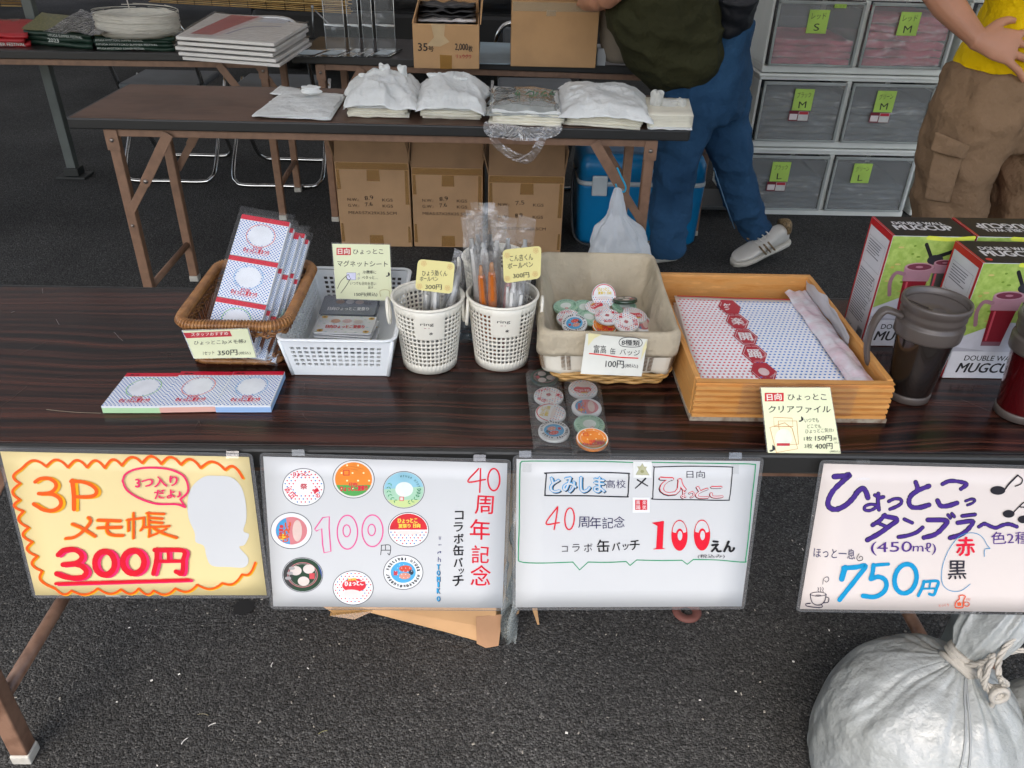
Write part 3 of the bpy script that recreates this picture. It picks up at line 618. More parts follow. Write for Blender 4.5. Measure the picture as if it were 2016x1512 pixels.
# ------------------------------------------------------------------ background vehicle and bamboo blinds
blk = mat('black_car_paint', '0b0c0e', .25, coat=.6); t = thing('black_van', 'black van parked behind the stall with a white number plate', 'van', (-.75, 7, 0))
q = MB(); lp = []
for (z, iy, ix) in ((.24, .10, .03), (.30, .02, 0), (.62, 0, 0), (.85, .05, .01), (1.0, .10, .02), (1.55, .35, .12), (1.78, .55, .18)):
    lp.append(rrect(-1.75+ix, .35-ix, 6.1+iy, 9.8-iy, .12, z, 4))
loft(q, lp); q.build('body', blk, t)
q = MB(); q.obox((-.7, 6.085, .42), (2.0, .12, .2)); q.build('bumper', mat('black_bumper', '101112', .5), t, bevel=.03)
q = MB(); q.obox((-.7, 6.36, 1.3), (1.6, .03, .42), Matrix.Rotation(-.42, 3, 'X')); q.build('rear_window', mat('dark_glass', '0a0d10', .05), t)
for x in (-1.6, .2):
    q = MB(); q.obox((x, 6.13, .85), (.14, .06, .3)); q.build('tail_light', mat('red_lens', '5a0f12', .2), t, bevel=.015)
for x, y in ((-1.62, 6.8), (.22, 6.8), (-1.62, 9.0), (.22, 9.0)):
    q = MB(); q.lathe([(.02, -.09), (.27, -.09), (.30, -.05), (.30, .05), (.27, .09), (.02, .09)], (x, y, .30), 28, R=Matrix.Rotation(pi/2, 3, 'Y')); q.build('wheel', mat('tyre_black', '161616', .7), t)
pc = bp(885, 8, Y=6.01); a = Art((pc.x, 6.015, pc.z), (1, 0, 0), (0, 0, 1), (0, -1, 0), lift=.002)
a.rect(-.165, -.083, .165, .083, mat('plate_white', '8e928c', .5)); a.text('12-57', -.10, -.065, .13, -.065, .09, '1d2a24', .02); a.text('宮崎 500', -.08, .04, .08, .04, .03, '1d2a24', .0)
a.build('number_plate', t)
bam = [mat('bamboo_slat', 'b08a4a', .55, var=(20, .15)), mat('bamboo_slat_dark', '8d6a34', .55, var=(20, .15)), mat('bamboo_slat_pale', 'c9a663', .5, var=(20, .1))]
def blind(label, A_, B_, top, seed):
    A_, B_ = V(A_), V(B_); t = thing('bamboo_blind', label, 'blind', tuple((A_+B_)/2)); r_ = random.Random(seed); e = (B_-A_); n = int((top-A_.z)/.0085)
    for i in range(n):
        z = i*.0085; q = MB(); a0 = A_+V((r_.uniform(-.012, .012), 0, z)); b0 = B_+V((r_.uniform(-.012, .012), 0, z+r_.uniform(-.001, .001)))
        q.tube([a0, (a0+b0)/2+V((0, 0, r_.uniform(-.0015, .0015))), b0], r_.uniform(.0032, .0042), 6, flat=.8)
        q.build('slat', bam[r_.choice((0, 0, 1, 2))], t)
    q = MB(); k = 0.06
    while k < .98: p = A_+e*k; q.tube([p+V((0, -.006, -.002)), p+V((0, -.006, top-A_.z))], .0014, 5); k += .075/e.length*1.6
    q.build('binding_thread', mat('dark_thread', '2c2014', .8), t)
    q = MB(); q.tube([V((A_.x-.05, A_.y, top+.01)), V((B_.x+.05, B_.y, top+.01))], .016, 10); q.build('hanging_pole', alu, t)
    for P_ in (A_, B_):
        q = MB(); q.tube([V((P_.x, P_.y, top+.01)), V((P_.x, P_.y, 2.9))], .0025, 5); q.build('cord', mat('dark_thread', '2c2014', .8), t)
blind('bamboo blind hanging behind the fan stack and clear stands', tuple(bp(296, 3, Y=4.9)), tuple(bp(690, 26, Y=4.35)), 1.35, 3)
blind('bamboo blind hanging at the far left edge of the stall', tuple(bp(-260, 6, Y=4.35)), tuple(bp(46, 12, Y=4.35)), 1.35, 4)
# ------------------------------------------------------------------ goods on the back tables
def ridge(x, y, s_, o=3):
    r = 0; a = 1; f = 1
    for i in range(o): r += a*(1-abs(noise.noise(V((x*f, y*f, s_+i*7.3))))*2); a *= .5; f *= 2.1
    return r/1.75
def quadfn(A, B, C, D, hf=None):      # A front-left, B front-right, C back-right, D back-left
    def f(u, v):
        p = (A*(1-u)+B*u)*(1-v)+(D*(1-u)+C*u)*v
        return p+V((0, 0, hf(u, v))) if hf else p
    return f
green = mat('dark_green_cloth', '1a3428', .5, var=(10, .15)); gold = mat('gold_print', '7d7644', .5, var=(120, 1, '1a3428')); wrapc = film('clear_wrap', 'ffffff', .05, .10, (22, .03), 1.4)
def packed(label, quad, z0, h_, n, col, seed, name='packed_shirts', cat='shirts', txt=None, top=None):
    ps = [bp(x, y, z=z0) for x, y in quad]; t = thing(name, label, cat, tuple((ps[0]+ps[2])/2)); r_ = random.Random(seed)
    for i in range(n):
        j = V((r_.uniform(-.008, .008), r_.uniform(-.006, .006), z0*0+i*h_/n+h_/n*.5))
        q = MB(); q.grid(quadfn(*[p+j for p in ps], lambda u, v: .006*noise.noise(V((u*3, v*3, seed+i)))+.25*h_/n*cos((v-.5)*3)), 14, 8); o = q.build('folded_shirt', col, t, solid=h_/n*.8)
        q = MB(); q.grid(quadfn(*[p+j+V((0, 0, h_/n*.45)) for p in ps], lambda u, v: .010*ridge(u*3, v*3, seed+i, 2)*(v*.6+.3)-.004), 18, 10); q.build('plastic_wrap', film('pack_film', 'ffffff', .05, .10, (30, .03), -.2), o)
    if top:
        q = MB(); q.grid(quadfn(*[p+V((0, 0, h_+.004)) for p in ps], lambda u, v: .006*noise.noise(V((u*3, v*3, seed+n-1)))), 10, 6); q.build('gold_print', top, t)
    if txt:
        q = ps[1]-ps[0]; L = q.length; q.normalize()
        a = Art(ps[0], q, (0, 0, 1), q.cross(V((0, 0, 1))), lift=.012)
        pass
        for (s_, u0, u1, zz, hh) in txt: a = Art(ps[0], q, (0, 0, 1), q.cross(V((0, 0, 1))), lift=.012); a.text(s_, L*u0, zz, L*u1, zz, hh, 'c9cfc8', .01); a.build('lettering', t)
    return t
packed('red shirts packed in clear film at the far left of the back table', [(-60, 92), (56, 93), (70, 60), (-40, 58)], .7, .045, 3, mat('bright_red_cloth', 'a01c24', .5), 2, txt=[('SUMMER FESTIVAL', .35, .98, .006, .012)])
packed('dark green shirt pack with 2023 print lying in front of the gold pile', [(50, 88), (182, 98), (190, 66), (90, 52)], .7, .055, 3, green, 5, txt=[('HYUGA SUMMER FESTIVAL', .42, .92, .040, .010), ('2023', .40, .56, .020, .014)], top=gold)
packed('dark green shirt pile under the roll of twine', [(192, 99), (345, 101), (352, 68), (215, 62)], .7, .05, 4, green, 9, txt=[('HYUGA HYOTTOKO SUMMER FESTIVAL', .02, .62, .036, .007), ('HYUGA HYOTTOKO SUMMER FESTIVAL', .02, .8, .021, .007), ('HYUGA HYOTTOKO SUMMER FESTIVAL', .02, .62, .006, .007)], top=gold)
q = MB(); P4 = [bp(x, y, z=.76) for x, y in ((85, 66), (205, 80), (225, 40), (160, 22))]
q.grid(quadfn(*P4, lambda u, v: .035*ridge(u*2, v*2, 3, 3)*(.3+u*.7)), 24, 18); tag(q.build('loose_plastic_film', wrapc), 'crumpled clear film rising beside the twine roll', 'film')
# twine roll
tc_ = bp(276, 67, z=.752); rop = mat('flat_twine', 'd6d1c4', .35, bump=(30, .002), stretch=(1, 1, 12), var=(30, .1), sub=.2); t = thing('twine_roll', 'big oval roll of pale flat twine on the green shirts', 'twine', tuple(tc_))
q = MB(); R0, R1, hh = .160, .142, .078
q.lathe([(R1-.012, 0), (R0-.02, -.002), (R0-.004, .012), (R0, .035), (R0-.003, .050), (R0-.002, .068), (R0-.010, hh), (R0-.02, hh+.002), (R1-.008, hh-.006), (R1-.014, .05), (R1-.012, 0)], tc_, 72, sy=.86, dfn=lambda p, an, j: p*(1+.012*noise.noise(V((cos(an)*4, sin(an)*4, j*.8))))+V((0, 0, .004*noise.noise(V((cos(an)*3, sin(an)*3, j))))), cap=False); q.build('wound_twine', rop, t)
q = MB(); rr = random.Random(4)
for i in range(60):
    a0 = rr.uniform(0, 6.28); z = rr.uniform(.006, .09); L = rr.uniform(.6, 2.4); dz = rr.uniform(-.012, .012)
    q.tube([tc_+V(((R0+.001)*cos(a0+L*k/8), (R0+.001)*.86*sin(a0+L*k/8), z+dz*k/8)) for k in range(9)], rr.uniform(.0008, .0016), 4)
q.tube(smoothpath([tc_+V((.02, -.10, .10)), tc_+V((-.0, -.06, .135)), tc_+V((-.03, 0, .15))]), .0022, 5)
q.build('loose_strand', rop, t, kind='stuff')
# paper fans / boards in film
rf_w = mat('fan_board_white', 'e0dcd6', .35, var=(6, .05)); t = thing('fan_stack', 'stack of white boards with red print in glossy film by the twine', 'boards', tuple(bp(470, 60, z=.72))); rr = random.Random(6)
sheetf = film('sheet_film', 'ffffff', .10, .12, (26, .02), -.7)
for i in range(5):
    z = .704+i*.0178; k = V((rr.uniform(-.012, .012)-.0*i, rr.uniform(-.01, .01), 0)); P4 = [bp(x, y, z=.79)+k for x, y in ((346, 70), (540, 84), (606, 46), (424, 24))]
    for p in P4: p.z = z
    q = MB(); c = sum(P4, V())/4
    q.prism([P4[0], P4[1], P4[2], P4[3]], (0, 0, .012)); o = q.build('board', rf_w, t, bevel=.002)
    q = MB(); q.grid(quadfn(*[c+(p-c)*1.035+V((0, 0, .0135)) for p in P4], lambda u, v: .003*ridge(u*3, v*2, i*3, 2)+.035*max(0, u-.75)*ridge(u*6, v*5, i, 2)), 20, 12); q.build('film_sleeve', sheetf, o)
A4_ = [p+V((0, 0, .0124)) for p in P4]; e1 = (A4_[1]-A4_[0]); e2 = (A4_[3]-A4_[0])
a = Art(A4_[0], e1, e2, (0, 0, 1), surf=lambda x, y, h: A4_[0]+e1*x+e2*y+V((0, 0, h)), lift=.0003)
a.poly([(.10, .12), (.32, .12), (.55, .95), (.22, .95)], 'b03038'); a.poly([(.32, .12), (.40, .12), (.60, .95), (.55, .95)], 'e0c8c8'); a.stroke([(.45, .2), (.6, .5), (.9, .6)], .02, '6a6a9a'); a.poly([(.6, .72), (.9, .72), (.93, .9), (.62, .92)], 'd9dde6')
a.build('printed_design', t)
# acrylic stands on table B
acr = film('acrylic', 'dfe8ea', .05, .03, None, .5); acr_e = film('acrylic_edge', 'e8f0f0', .5, .1, None, .8)
for i, (xa, xb, lab) in enumerate(((600, 655, 'clear acrylic sheet lying flat at the left corner of the back table'), (655, 700, 'clear acrylic stand second from the left corner'), (701, 729, 'narrow clear acrylic stand third from the left'), (730, 756, 'clear acrylic stand nearly touching the wide one by the open box'), (757, 800, 'widest clear acrylic stand next to the open cardboard box'))):
    p0 = bp(xa-28, 112, z=.703); p1 = bp(xb-34, 113, z=.703); t = thing('acrylic_stand', lab, 'stand', tuple(p0), 'clear acrylic display stands'); sh = V((.035, .17, 0))
    q = MB(); q.prism([p0, p1, p1+sh, p0+sh], (0, 0, .003)); q.build('base_sheet', acr, t)
    q = MB(); q.tube([p0+V((0, 0, .003)), p0+sh+V((0, 0, .003))], .0016, 4); q.tube([p1+V((0, 0, .003)), p1+sh+V((0, 0, .003))], .0016, 4); q.build('sheet_edge', acr_e, t)
    if i:
        u0 = p0+sh*.5; u1 = p1+sh*.5; q = MB(); q.prism([u0, u1, u1+V((0, 0, .24)), u0+V((0, 0, .24))], (0, .003, 0)); q.build('upright_sheet', acr, t)
        q = MB(); q.tube([u0, u0+V((0, 0, .24))], .0014, 4); q.tube([u1, u1+V((0, 0, .24))], .0014, 4); q.build('sheet_edge', acr_e, t)
        q = MB(); q.tube([u0+V((0, -.004, .105)), u1+V((0, -.004, .102))], .0055, 8); q.build('folded_ledge', acr_e, t)
    if i in (0, 1, 4): q = MB(); m_ = p0*.5+p1*.5; q.poly([p0+V((.006, .03, .0045)), p1+V((-.01, .03, .0045)), p1+sh*.8+V((-.01, 0, .0045)), p0+sh*.8+V((0, 0, .0045))]); q.build('paper_insert', mat('pale_insert', 'aebcc4', .4), t)
q = MB(); q.tube([bp(615, 16, Y=3.7), bp(617, 70, Y=3.7)], .0035, 6); q.tube([bp(620, 20, Y=3.7), bp(655, 55, Y=3.66)], .003, 6); q.lathe([(.002, -.01), (.009, -.008), (.010, .006), (.003, .012)], bp(657, 58, Y=3.66), 10); q.lathe([(.002, -.008), (.006, -.006), (.006, .006), (.002, .008)], bp(615, 14, Y=3.7), 10)
tag(q.build('wire_easel', mat('grey_wire', '8c8f90', .35, .6)), 'thin grey wire easel standing between the boards and the clear stands', 'easel')
q = MB(); P4 = [bp(x, y, z=.704) for x, y in ((942, 126), (1006, 127), (1006, 86), (946, 84))]; q.prism(P4, (0, 0, .003)); tag(q.build('pale_blue_folder', mat('blue_grey_sheet', '8fa3ad', .5)), 'pale blue grey folder lying between the two cardboard boxes', 'folder')
q = MB(); p0 = bp(1174, 128, z=.704); q.box(p0.x, p0.x+.035, p0.y, p0.y+.10, .702, .765); tag(q.build('small_white_box', mat('white_card', 'c9ced2', .5), bevel=.002), 'small white box squeezed between the tall carton and the cloth bag', 'box')
q = MB(); lp = []
for (ya, xa, xb) in ((125, 1195, 1240), (115, 1187, 1246), (80, 1180, 1243), (40, 1178, 1240), (0, 1180, 1245), (-40, 1182, 1245)):
    A_ = bp(xa, ya, Y=3.33); B_ = bp(xb, ya, Y=3.33); c_ = (A_+B_)/2; r_ = (B_-A_).length/2
    lp.append([c_+V((cos(k*pi/12)*r_*(1+.1*noise.noise(V((cos(k*pi/12)*3, sin(k*pi/12)*3, c_.z*12)))), sin(k*pi/12)*r_*.7, 0)) for k in range(24)])
loft(q, lp); tag(q.build('beige_cloth_bag', mat('beige_cloth', '83796b', .9, bump=(40, .003), var=(8, .1)), sub=1), 'beige cloth bag standing on the back table beside the olive shirt', 'bag')
t = thing('maroon_case', 'maroon case with white corner feet half hidden by the olive shirt', 'case', tuple(bp(1270, 128, z=.703))); q = MB(); p0 = bp(1250, 128, z=.703); q.box(p0.x, p0.x+.16, p0.y+.01, p0.y+.15, .705, .80); q.build('case_body', mat('maroon', '4a1f26', .4), t, bevel=.004)
q = MB(); q.tube(smoothpath([(p0.x-.012, p0.y, .80), (p0.x-.014, p0.y-.003, .74), (p0.x-.01, p0.y-.006, .715), (p0.x+.005, p0.y-.008, .708)]), .007, 8); q.tube([(p0.x+.09, p0.y-.006, .708), (p0.x+.125, p0.y-.008, .706)], .007, 8); q.build('white_trim', mat('white_rubber', 'd5d9dc', .4), t)
# ------------------------------------------------------------------ carrier bag stacks on the middle table
bagc = mat('carrier_bag_sheet', 'eceeec', .38, bump=(16, .014, 4), var=(9, .05), sub=.18); creamc = mat('folded_bag_edges', 'e2ddcb', .6, bump=(60, .001), var=(14, .07))
def bagstack(label, quad, n, seed, h0=.04, crump=.035, tufts=(), topm=None, group='stacks of white carrier bags', name='carrier_bag_stack', thick=.004, over=1.24):
    z0 = .702; ps = [bp(x, y, z=z0) for x, y in quad]; c = sum(ps, V())/4; t = thing(name, label, 'bags', tuple(c), group); r_ = random.Random(seed)
    for i in range(n):
        an = r_.uniform(-.05, .05); R = Matrix.Rotation(an, 3, 'Z'); k = V((r_.uniform(-.006, .006), r_.uniform(-.006, .006), i*h0/max(n, 1)+thick/2)); sc_ = r_.uniform(.94, 1.02)
        q = MB(); q.grid(quadfn(*[c+R @ ((p-c)*sc_)+k for p in ps], lambda u, v: .0035*noise.noise(V((u*5, v*4, seed+i)))+.002), 12, 8); q.build('folded_bag', creamc if i < n-1 else bagc, t, solid=h0/max(n, 1)*.85)
    k = V((0, 0, h0+.004))
    def hf(u, v):
        e = min(u, 1-u, v, 1-v); d_ = (sin(pi*min(max(u, 0), 1))*sin(pi*min(1, v*.85+.1)))**.6
        return crump*(d_*(.45+.35*noise.noise(V((u*2.2, v*1.8, seed))))+.42*(ridge(u*2.0+.3*v, v*1.6, seed, 4))*(.35+min(e*3, .65)))-h0*.45*(1-min(1, e*9))
    q = MB(); q.grid(quadfn(*[c+(p-c)*over+k+V((r_.uniform(-.012, .012), r_.uniform(-.012, .012), -h0*.1)) for p in ps], hf), 60, 46)
    q.v = [(x+.011*noise.noise(V((x*16, y*16, seed)))+.005*noise.noise(V((x*50, y*50, seed))), y+.011*noise.noise(V((x*16, y*16, seed+4)))+.004*noise.noise(V((x*50, y*50, seed+8))), z) for x, y, z in q.v]; q.build('top_bag', topm or bagc, t, solid=.0006)
    for (px, py, r0, sx, sz) in tufts:
        b_ = bp(px, py, Y=c.y+.06); q = MB()
        q.lathe([(.25, -1), (.7, -.75), (1, -.3), (.95, .15), (.8, .5), (1.05, .8), (.5, 1)], b_, 26, R=Matrix.Diagonal((r0*sx, r0, r0*sz)), dfn=lambda p, an_, j: p*(1+.55*noise.noise(V((cos(an_)*2.2+px, sin(an_)*2.2, j*.7)))))
        q.build('bunched_handle', bagc, t, sub=1)
    return t
# flat bag at the left
bagstack('single flat white carrier bag spread at the left of the brown table', [(497, 232), (655, 238), (682, 190), (560, 178)], 1, 3, .004, .010, [(612, 178, .022, 1.5, .6)], over=1.0)
q = MB(); q.grid(quadfn(*[bp(x, y, z=.706) for x, y in ((531, 186), (580, 190), (592, 176), (552, 170))], lambda u, v: .004*ridge(u*2, v*2, 4, 2)), 10, 6); tag(q.build('bag_handle_strip', bagc, solid=.001), 'short folded strip of white bag behind the flat bag', 'bag')
bagstack('tall crumpled pile of white carrier bags, leftmost pile', [(686, 231), (806, 233), (812, 190), (706, 186)], 5, 13, .034, .075, [(757, 142, .020, 1.0, 1.1), (792, 148, .022, .7, 1.4), (722, 162, .022, 1.1, 1.2)])
bagstack('second crumpled pile of white carrier bags with fanned top', [(830, 234), (948, 238), (950, 192), (838, 188)], 4, 29, .034, .065, [(862, 160, .024, 1.3, 1.0), (905, 165, .024, 1.3, 1.0)])
bagstack('pile of white carrier bags between the green print pack and the pad', [(1112, 245), (1262, 256), (1256, 205), (1120, 196)], 6, 41, .036, .05, [(1178, 178, .020, 1.2, .8), (1210, 185, .022, .8, 1.3)])
gp = film('printed_clear_pack', 'dfe6e0', .35, .08, (26, .012), .9)
t = bagstack('clear pack of bags with green print and torn wrap hanging over the edge', [(962, 244), (1106, 250), (1100, 200), (968, 190)], 5, 55, .036, .022, (), topm=gp, over=1.03)
a = Art((0, 0, .762), (1, 0, 0), (0, 1, 0), (0, 0, 1), crop=(720/2016, 600, 0), lift=.0)
for s_, x, y in (('サ', 1175, 510), ('ン', 1235, 515), ('バ', 1270, 518), ('ッ', 1320, 515), ('グ', 1365, 510)): a.char(s_, x, y, 34, '1f6b42', .04, 190, .03)
a.build('green_print', t)
a = Art((0, 2.44, .73), (1, 0, 0), (0, 0, 1), (0, -.6, .8), crop=(720/2016, 600, 0), lift=.0)
a.text('抗菌保存袋', 1200, 642, 1335, 640, 20, '1f6b42', .04, .04); a.text('-------------', 1050, 664, 1220, 668, 6, '1f6b42', .03); a.build('green_print', t)
q = MB(); P6 = lambda x, y, Y: bp(x, y, Y=Y)
def hang(rows, seed, nm):
    W = len(rows[0]); rws = [smoothpath([bp(x, y, Y=Y) for x, y, Y in r], k=5) for r in rows]; q_ = MB()
    vs = [p+V((0, .012*noise.noise(V((p.x*30, p.z*30, seed))), 0)) for r in rws for p in r]; n = len(rws[0])
    q_.add(vs, [(j*n+i, j*n+i+1, (j+1)*n+i+1, (j+1)*n+i) for j in range(len(rws)-1) for i in range(n-1)], 0, True); return q_.build(nm, film('torn_clear_wrap', 'ffffff', .10, .10, (34, .05), 2.2), t, sub=1)
hang([[(952, 238, 2.36), (1000, 246, 2.358), (1060, 250, 2.358), (1110, 246, 2.36)], [(950, 258, 2.345), (1000, 262, 2.34), (1060, 264, 2.34), (1108, 258, 2.345)], [(962, 268, 2.34), (1010, 276, 2.335), (1060, 277, 2.335), (1095, 268, 2.34)]], 1, 'torn_wrap')
hang([[(962, 268, 2.34), (975, 292, 2.34), (1010, 315, 2.34), (1040, 322, 2.34), (1062, 300, 2.34), (1078, 268, 2.34)], [(976, 268, 2.335), (990, 284, 2.335), (1018, 300, 2.335), (1036, 304, 2.335), (1050, 288, 2.335), (1062, 268, 2.335)]], 2, 'torn_wrap_loop')
t = bagstack('neat pad of cream paper bags at the right end with a crumpled tissue', [(1276, 255), (1361, 257), (1352, 220), (1270, 214)], 1, 71, .002, .001, (), over=.98, group=None, name='paper_bag_pad')
q = MB(); ps = [bp(x, y, z=.702) for x, y in ((1274, 253), (1362, 255), (1353, 219), (1268, 216))]
for i in range(9): z = i*.0042+.003; q.grid(quadfn(*[p+V((.0015*noise.noise(V((i, k_, 0))), .0015*noise.noise(V((i, k_, 3))), z)) for k_, p in enumerate(ps)], lambda u, v: .002*noise.noise(V((u*4, v*2, 3)))), 8, 5)
q.build('paper_bag_sheets', creamc, t, solid=.0036, kind='stuff')
q = MB(); b_ = bp(1318, 205, Y=2.52)
for (x, y, r0, sx, sz) in ((1292, 198, .024, .9, 1.2), (1318, 208, .022, 1.6, .8), (1340, 206, .018, 1.0, 1.0)):
    q.lathe([(.2, -1), (.8, -.6), (1, 0), (.8, .5), (1.0, .8), (.4, 1)], bp(x, y, Y=2.50), 24, R=Matrix.Diagonal((r0*sx, r0, r0*sz)), dfn=lambda p, an_, j: p*(1+.6*noise.noise(V((cos(an_)*2.2+x, sin(an_)*2.2, j*.8)))))
tag(q.build('crumpled_tissue', mat('tissue_white', 'd8d8d2', .7, bump=(50, .003), sub=.2), sub=1), 'crumpled white tissue lying on the cream paper pad', 'tissue')
# ------------------------------------------------------------------ people
def ell(c, ax, up, rx, ry, n=20, sq=0):
    """loop round axis ax: rx sideways, ry along up"""
    ax = V(ax).normalized(); up = V(up); x = ax.cross(up).normalized(); y = x.cross(ax).normalized(); return [V(c)+x*cos(2*pi*k/n)*rx+y*sin(2*pi*k/n)*ry for k in range(n)]
def limb(mb, pts, rad, n=16, up=(0, 1, 0), k=4):
    P = smoothpath(pts, k=k); m_ = len(P); lp = []
    for i, p in enumerate(P):
        f = i/(m_-1)*(len(rad)-1); j = min(int(f), len(rad)-2); g = f-j; a_, b_ = rad[j], rad[j+1]
        a_ = a_ if isinstance(a_, tuple) else (a_, a_); b_ = b_ if isinstance(b_, tuple) else (b_, b_)
        t = P[min(i+1, m_-1)]-P[max(i-1, 0)]; u = V(up)
        if abs(t.normalized().dot(u)) > .9: u = V((0, 0, 1)) if abs(t.normalized().z) < .8 else V((1, 0, 0))
        lp.append(ell(p, t, u, a_[0]*(1-g)+b_[0]*g, a_[1]*(1-g)+b_[1]*g, n))
    loft(mb, lp)
def remesh(o, vox, it=6, disp=None):
    m_ = o.modifiers.new('remesh', 'REMESH'); m_.mode = 'VOXEL'; m_.voxel_size = vox; m_.use_smooth_shade = True
    s_ = o.modifiers.new('smooth', 'SMOOTH'); s_.iterations = it; s_.factor = .5
    for i, (sc_, st, ty) in enumerate(disp or ()):
        tx = bpy.data.textures.new('folds', ty); tx.noise_scale = sc_
        if ty == 'CLOUDS': tx.noise_depth = 2
        if ty == 'MUSGRAVE': tx.musgrave_type = 'RIDGED_MULTIFRACTAL'
        d = o.modifiers.new('folds', 'DISPLACE'); d.texture = tx; d.strength = st; d.mid_level = .5; d.texture_coords = 'LOCAL'
    return o
skin = mat('skin', 'b98468', .5, var=(12, .08), bump=(160, .0004))
skin.node_tree.nodes['Principled BSDF'].inputs['Subsurface Weight'].default_value = .08
hair = mat('black_hair', '14110f', .45, bump=(90, .003), stretch=(1, 1, .2))
def head(mb, c, R, s_=1):
    lp = []; 
    for (z, rx, ry, oy) in ((-.118, .02, .02, .045), (-.105, .045, .045, .03), (-.07, .06, .075, .012), (-.02, .07, .09, 0), (.03, .074, .098, -.006), (.075, .068, .09, -.01), (.105, .048, .066, -.01), (.122, .015, .02, -.01)):
        lp.append([V(c)+R @ V((cos(2*pi*k/20)*rx*s_, sin(2*pi*k/20)*ry*s_+oy*s_, z*s_)) for k in range(20)])
    loft(mb, lp)
    mb.lathe([(.004, -.02), (.012, -.012), (.010, .005), (.003, .028)], V(c)+R @ V((0, .093*s_, -.012*s_)), 8, R=R)
    for sx in (-1, 1): mb.lathe([(.004, -.03), (.010, -.02), (.013, .0), (.011, .022), (.004, .03)], V(c)+R @ V((sx*.075*s_, -.005, -.012)), 8, R=R)
def face(p_, c, R):
    q = MB()
    for sx in (-1, 1): q.lathe([(.001, -.011), (.008, -.008), (.011, 0), (.008, .008), (.001, .011)], V(c)+R @ V((sx*.031, .086, .008)), 10, R=R)
    q.build('eye', mat('eye_white', 'cfcac4', .2), p_)
    q = MB(); q.tube([V(c)+R @ V((x, .093-abs(x)*.3, -.058)) for x in (-.022, -.01, 0, .01, .022)], .004, 6); q.build('mouth', mat('lips', '8f5248', .5), p_)
def hand(mb, wrist, dirn, nrm, thumb_side, curl=.35, s_=1, spread=.10):
    d = V(dirn).normalized(); n_ = V(nrm); n_ = (n_-d*n_.dot(d)).normalized(); x = d.cross(n_)*thumb_side; W = V(wrist)
    def at(a, b, c): return W+(d*a+x*b+n_*c)*s_
    lp = []
    for (a, hw, th) in ((-.02, .024, .020), (.01, .030, .017), (.04, .039, .015), (.075, .042, .013), (.092, .038, .011)): lp.append(ell(at(a, 0, 0), d, n_, hw*s_, th*s_, 16))
    loft(mb, lp)
    for i, (b0, L) in enumerate(((.030, .068), (.010, .078), (-.011, .072), (-.030, .056))):
        sp = (b0)*spread*10*.28; pts = [at(.07, b0*.9, 0)]; a, c, an = .088, 0, curl*.5; bb = b0
        for sg in (.45, .32, .26): a += cos(an)*L*sg; c -= sin(an)*L*sg; bb += sp*sg; pts.append(at(a, bb, c)); an += curl
        limb(mb, pts, [.0098*s_, .0092*s_, .0085*s_, .0065*s_], 10, up=tuple(n_), k=3)
    limb(mb, [at(.012, .022, -.004), at(.035, .048, -.012), at(.058, .062, -.018), at(.078, .066, -.022)], [.014*s_, .0125*s_, .0105*s_, .007*s_], 10, up=tuple(n_), k=3)
# -- person in jeans, stepping to the left and bending over the table
t = thing('person', 'person in olive shirt, blue jeans and white sneakers bending over the back table', 'person', (.8, 3.0, 0))
b_ = MB(); Pv = V((.80, 3.02, .86))
limb(b_, [(.74, 3.01, .90), (.66, 3.0, 1.02), (.50, 2.98, 1.13), (.36, 2.98, 1.20)], [(.08, .10), (.11, .14), (.13, .16), (.08, .10)], 18)
limb(b_, [(.36, 2.98, 1.20), (.28, 2.98, 1.235)], [.052, .050], 12); Rh = Matrix.Rotation(pi/2, 3, 'Z') @ Matrix.Rotation(-.5, 3, 'X'); hc = V((.18, 2.98, 1.29)); head(b_, hc, Rh)
limb(b_, [(.74, 3.0, .88), bp(1368, 120, Y=2.97), bp(1338, 290, Y=2.95), bp(1316, 500, Y=2.96)], [.06, .06, .05, .035], 14); limb(b_, [(.76, 3.03, .84), bp(1415, 150, Y=3.07), bp(1445, 320, Y=3.08), bp(1496, 462, Y=3.11)], [.06, .055, .045, .035], 14)
limb(b_, [(.40, 2.86, 1.17), (.36, 2.80, 1.02), (.30, 2.98, .97), (.335, 3.16, .955)], [.05, .042, .036, .027], 12)
limb(b_, [(.40, 3.12, 1.17), (.42, 3.22, 1.0), (.33, 3.30, .985)], [.05, .04, .028], 12)
hand(b_, (.335, 3.17, .950), (-.05, .5, -.12), (0, 0.2, 1), 1, .5)
body = remesh(b_.build('body', skin, t), .006, 4)
q = MB(); q.lathe([(.02, .128), (.06, .115), (.082, .075), (.088, .02), (.086, -.03), (.07, -.07)], hc+Rh @ V((0, -.018, .004)), 24, R=Rh, sy=1.12); q.build('hair', hair, t, sub=1); face(t, hc, Rh)
denim = mat('blue_denim', '2b4d6e', .9, bump=(7, .05, 8), var=(5, .5, '16334f'), spec=.2)
q = MB(); U_ = (0, 1, 0)
limb(q, [bp(1425, 30, Y=3.02), bp(1415, 80, Y=3.02), bp(1400, 130, Y=3.02), bp(1385, 185, Y=3.0), bp(1382, 235, Y=3.0)], [(.11, .14), (.12, .15), (.14, .165), (.15, .16), (.135, .13)], 24, U_)
limb(q, [bp(1368, 120, Y=2.97), bp(1350, 200, Y=2.95), bp(1338, 290, Y=2.94), bp(1325, 380, Y=2.94), bp(1314, 450, Y=2.95), bp(1314, 503, Y=2.95)], [(.115, .11), (.115, .11), (.088, .095), (.076, .085), (.073, .08), (.066, .075)], 22, U_)
limb(q, [bp(1412, 130, Y=3.08), bp(1420, 200, Y=3.08), bp(1428, 262, Y=3.07), bp(1448, 345, Y=3.08), bp(1470, 415, Y=3.10), bp(1494, 458, Y=3.11)], [(.10, .10), (.095, .105), (.085, .095), (.073, .085), (.066, .078), (.060, .068)], 22, U_)
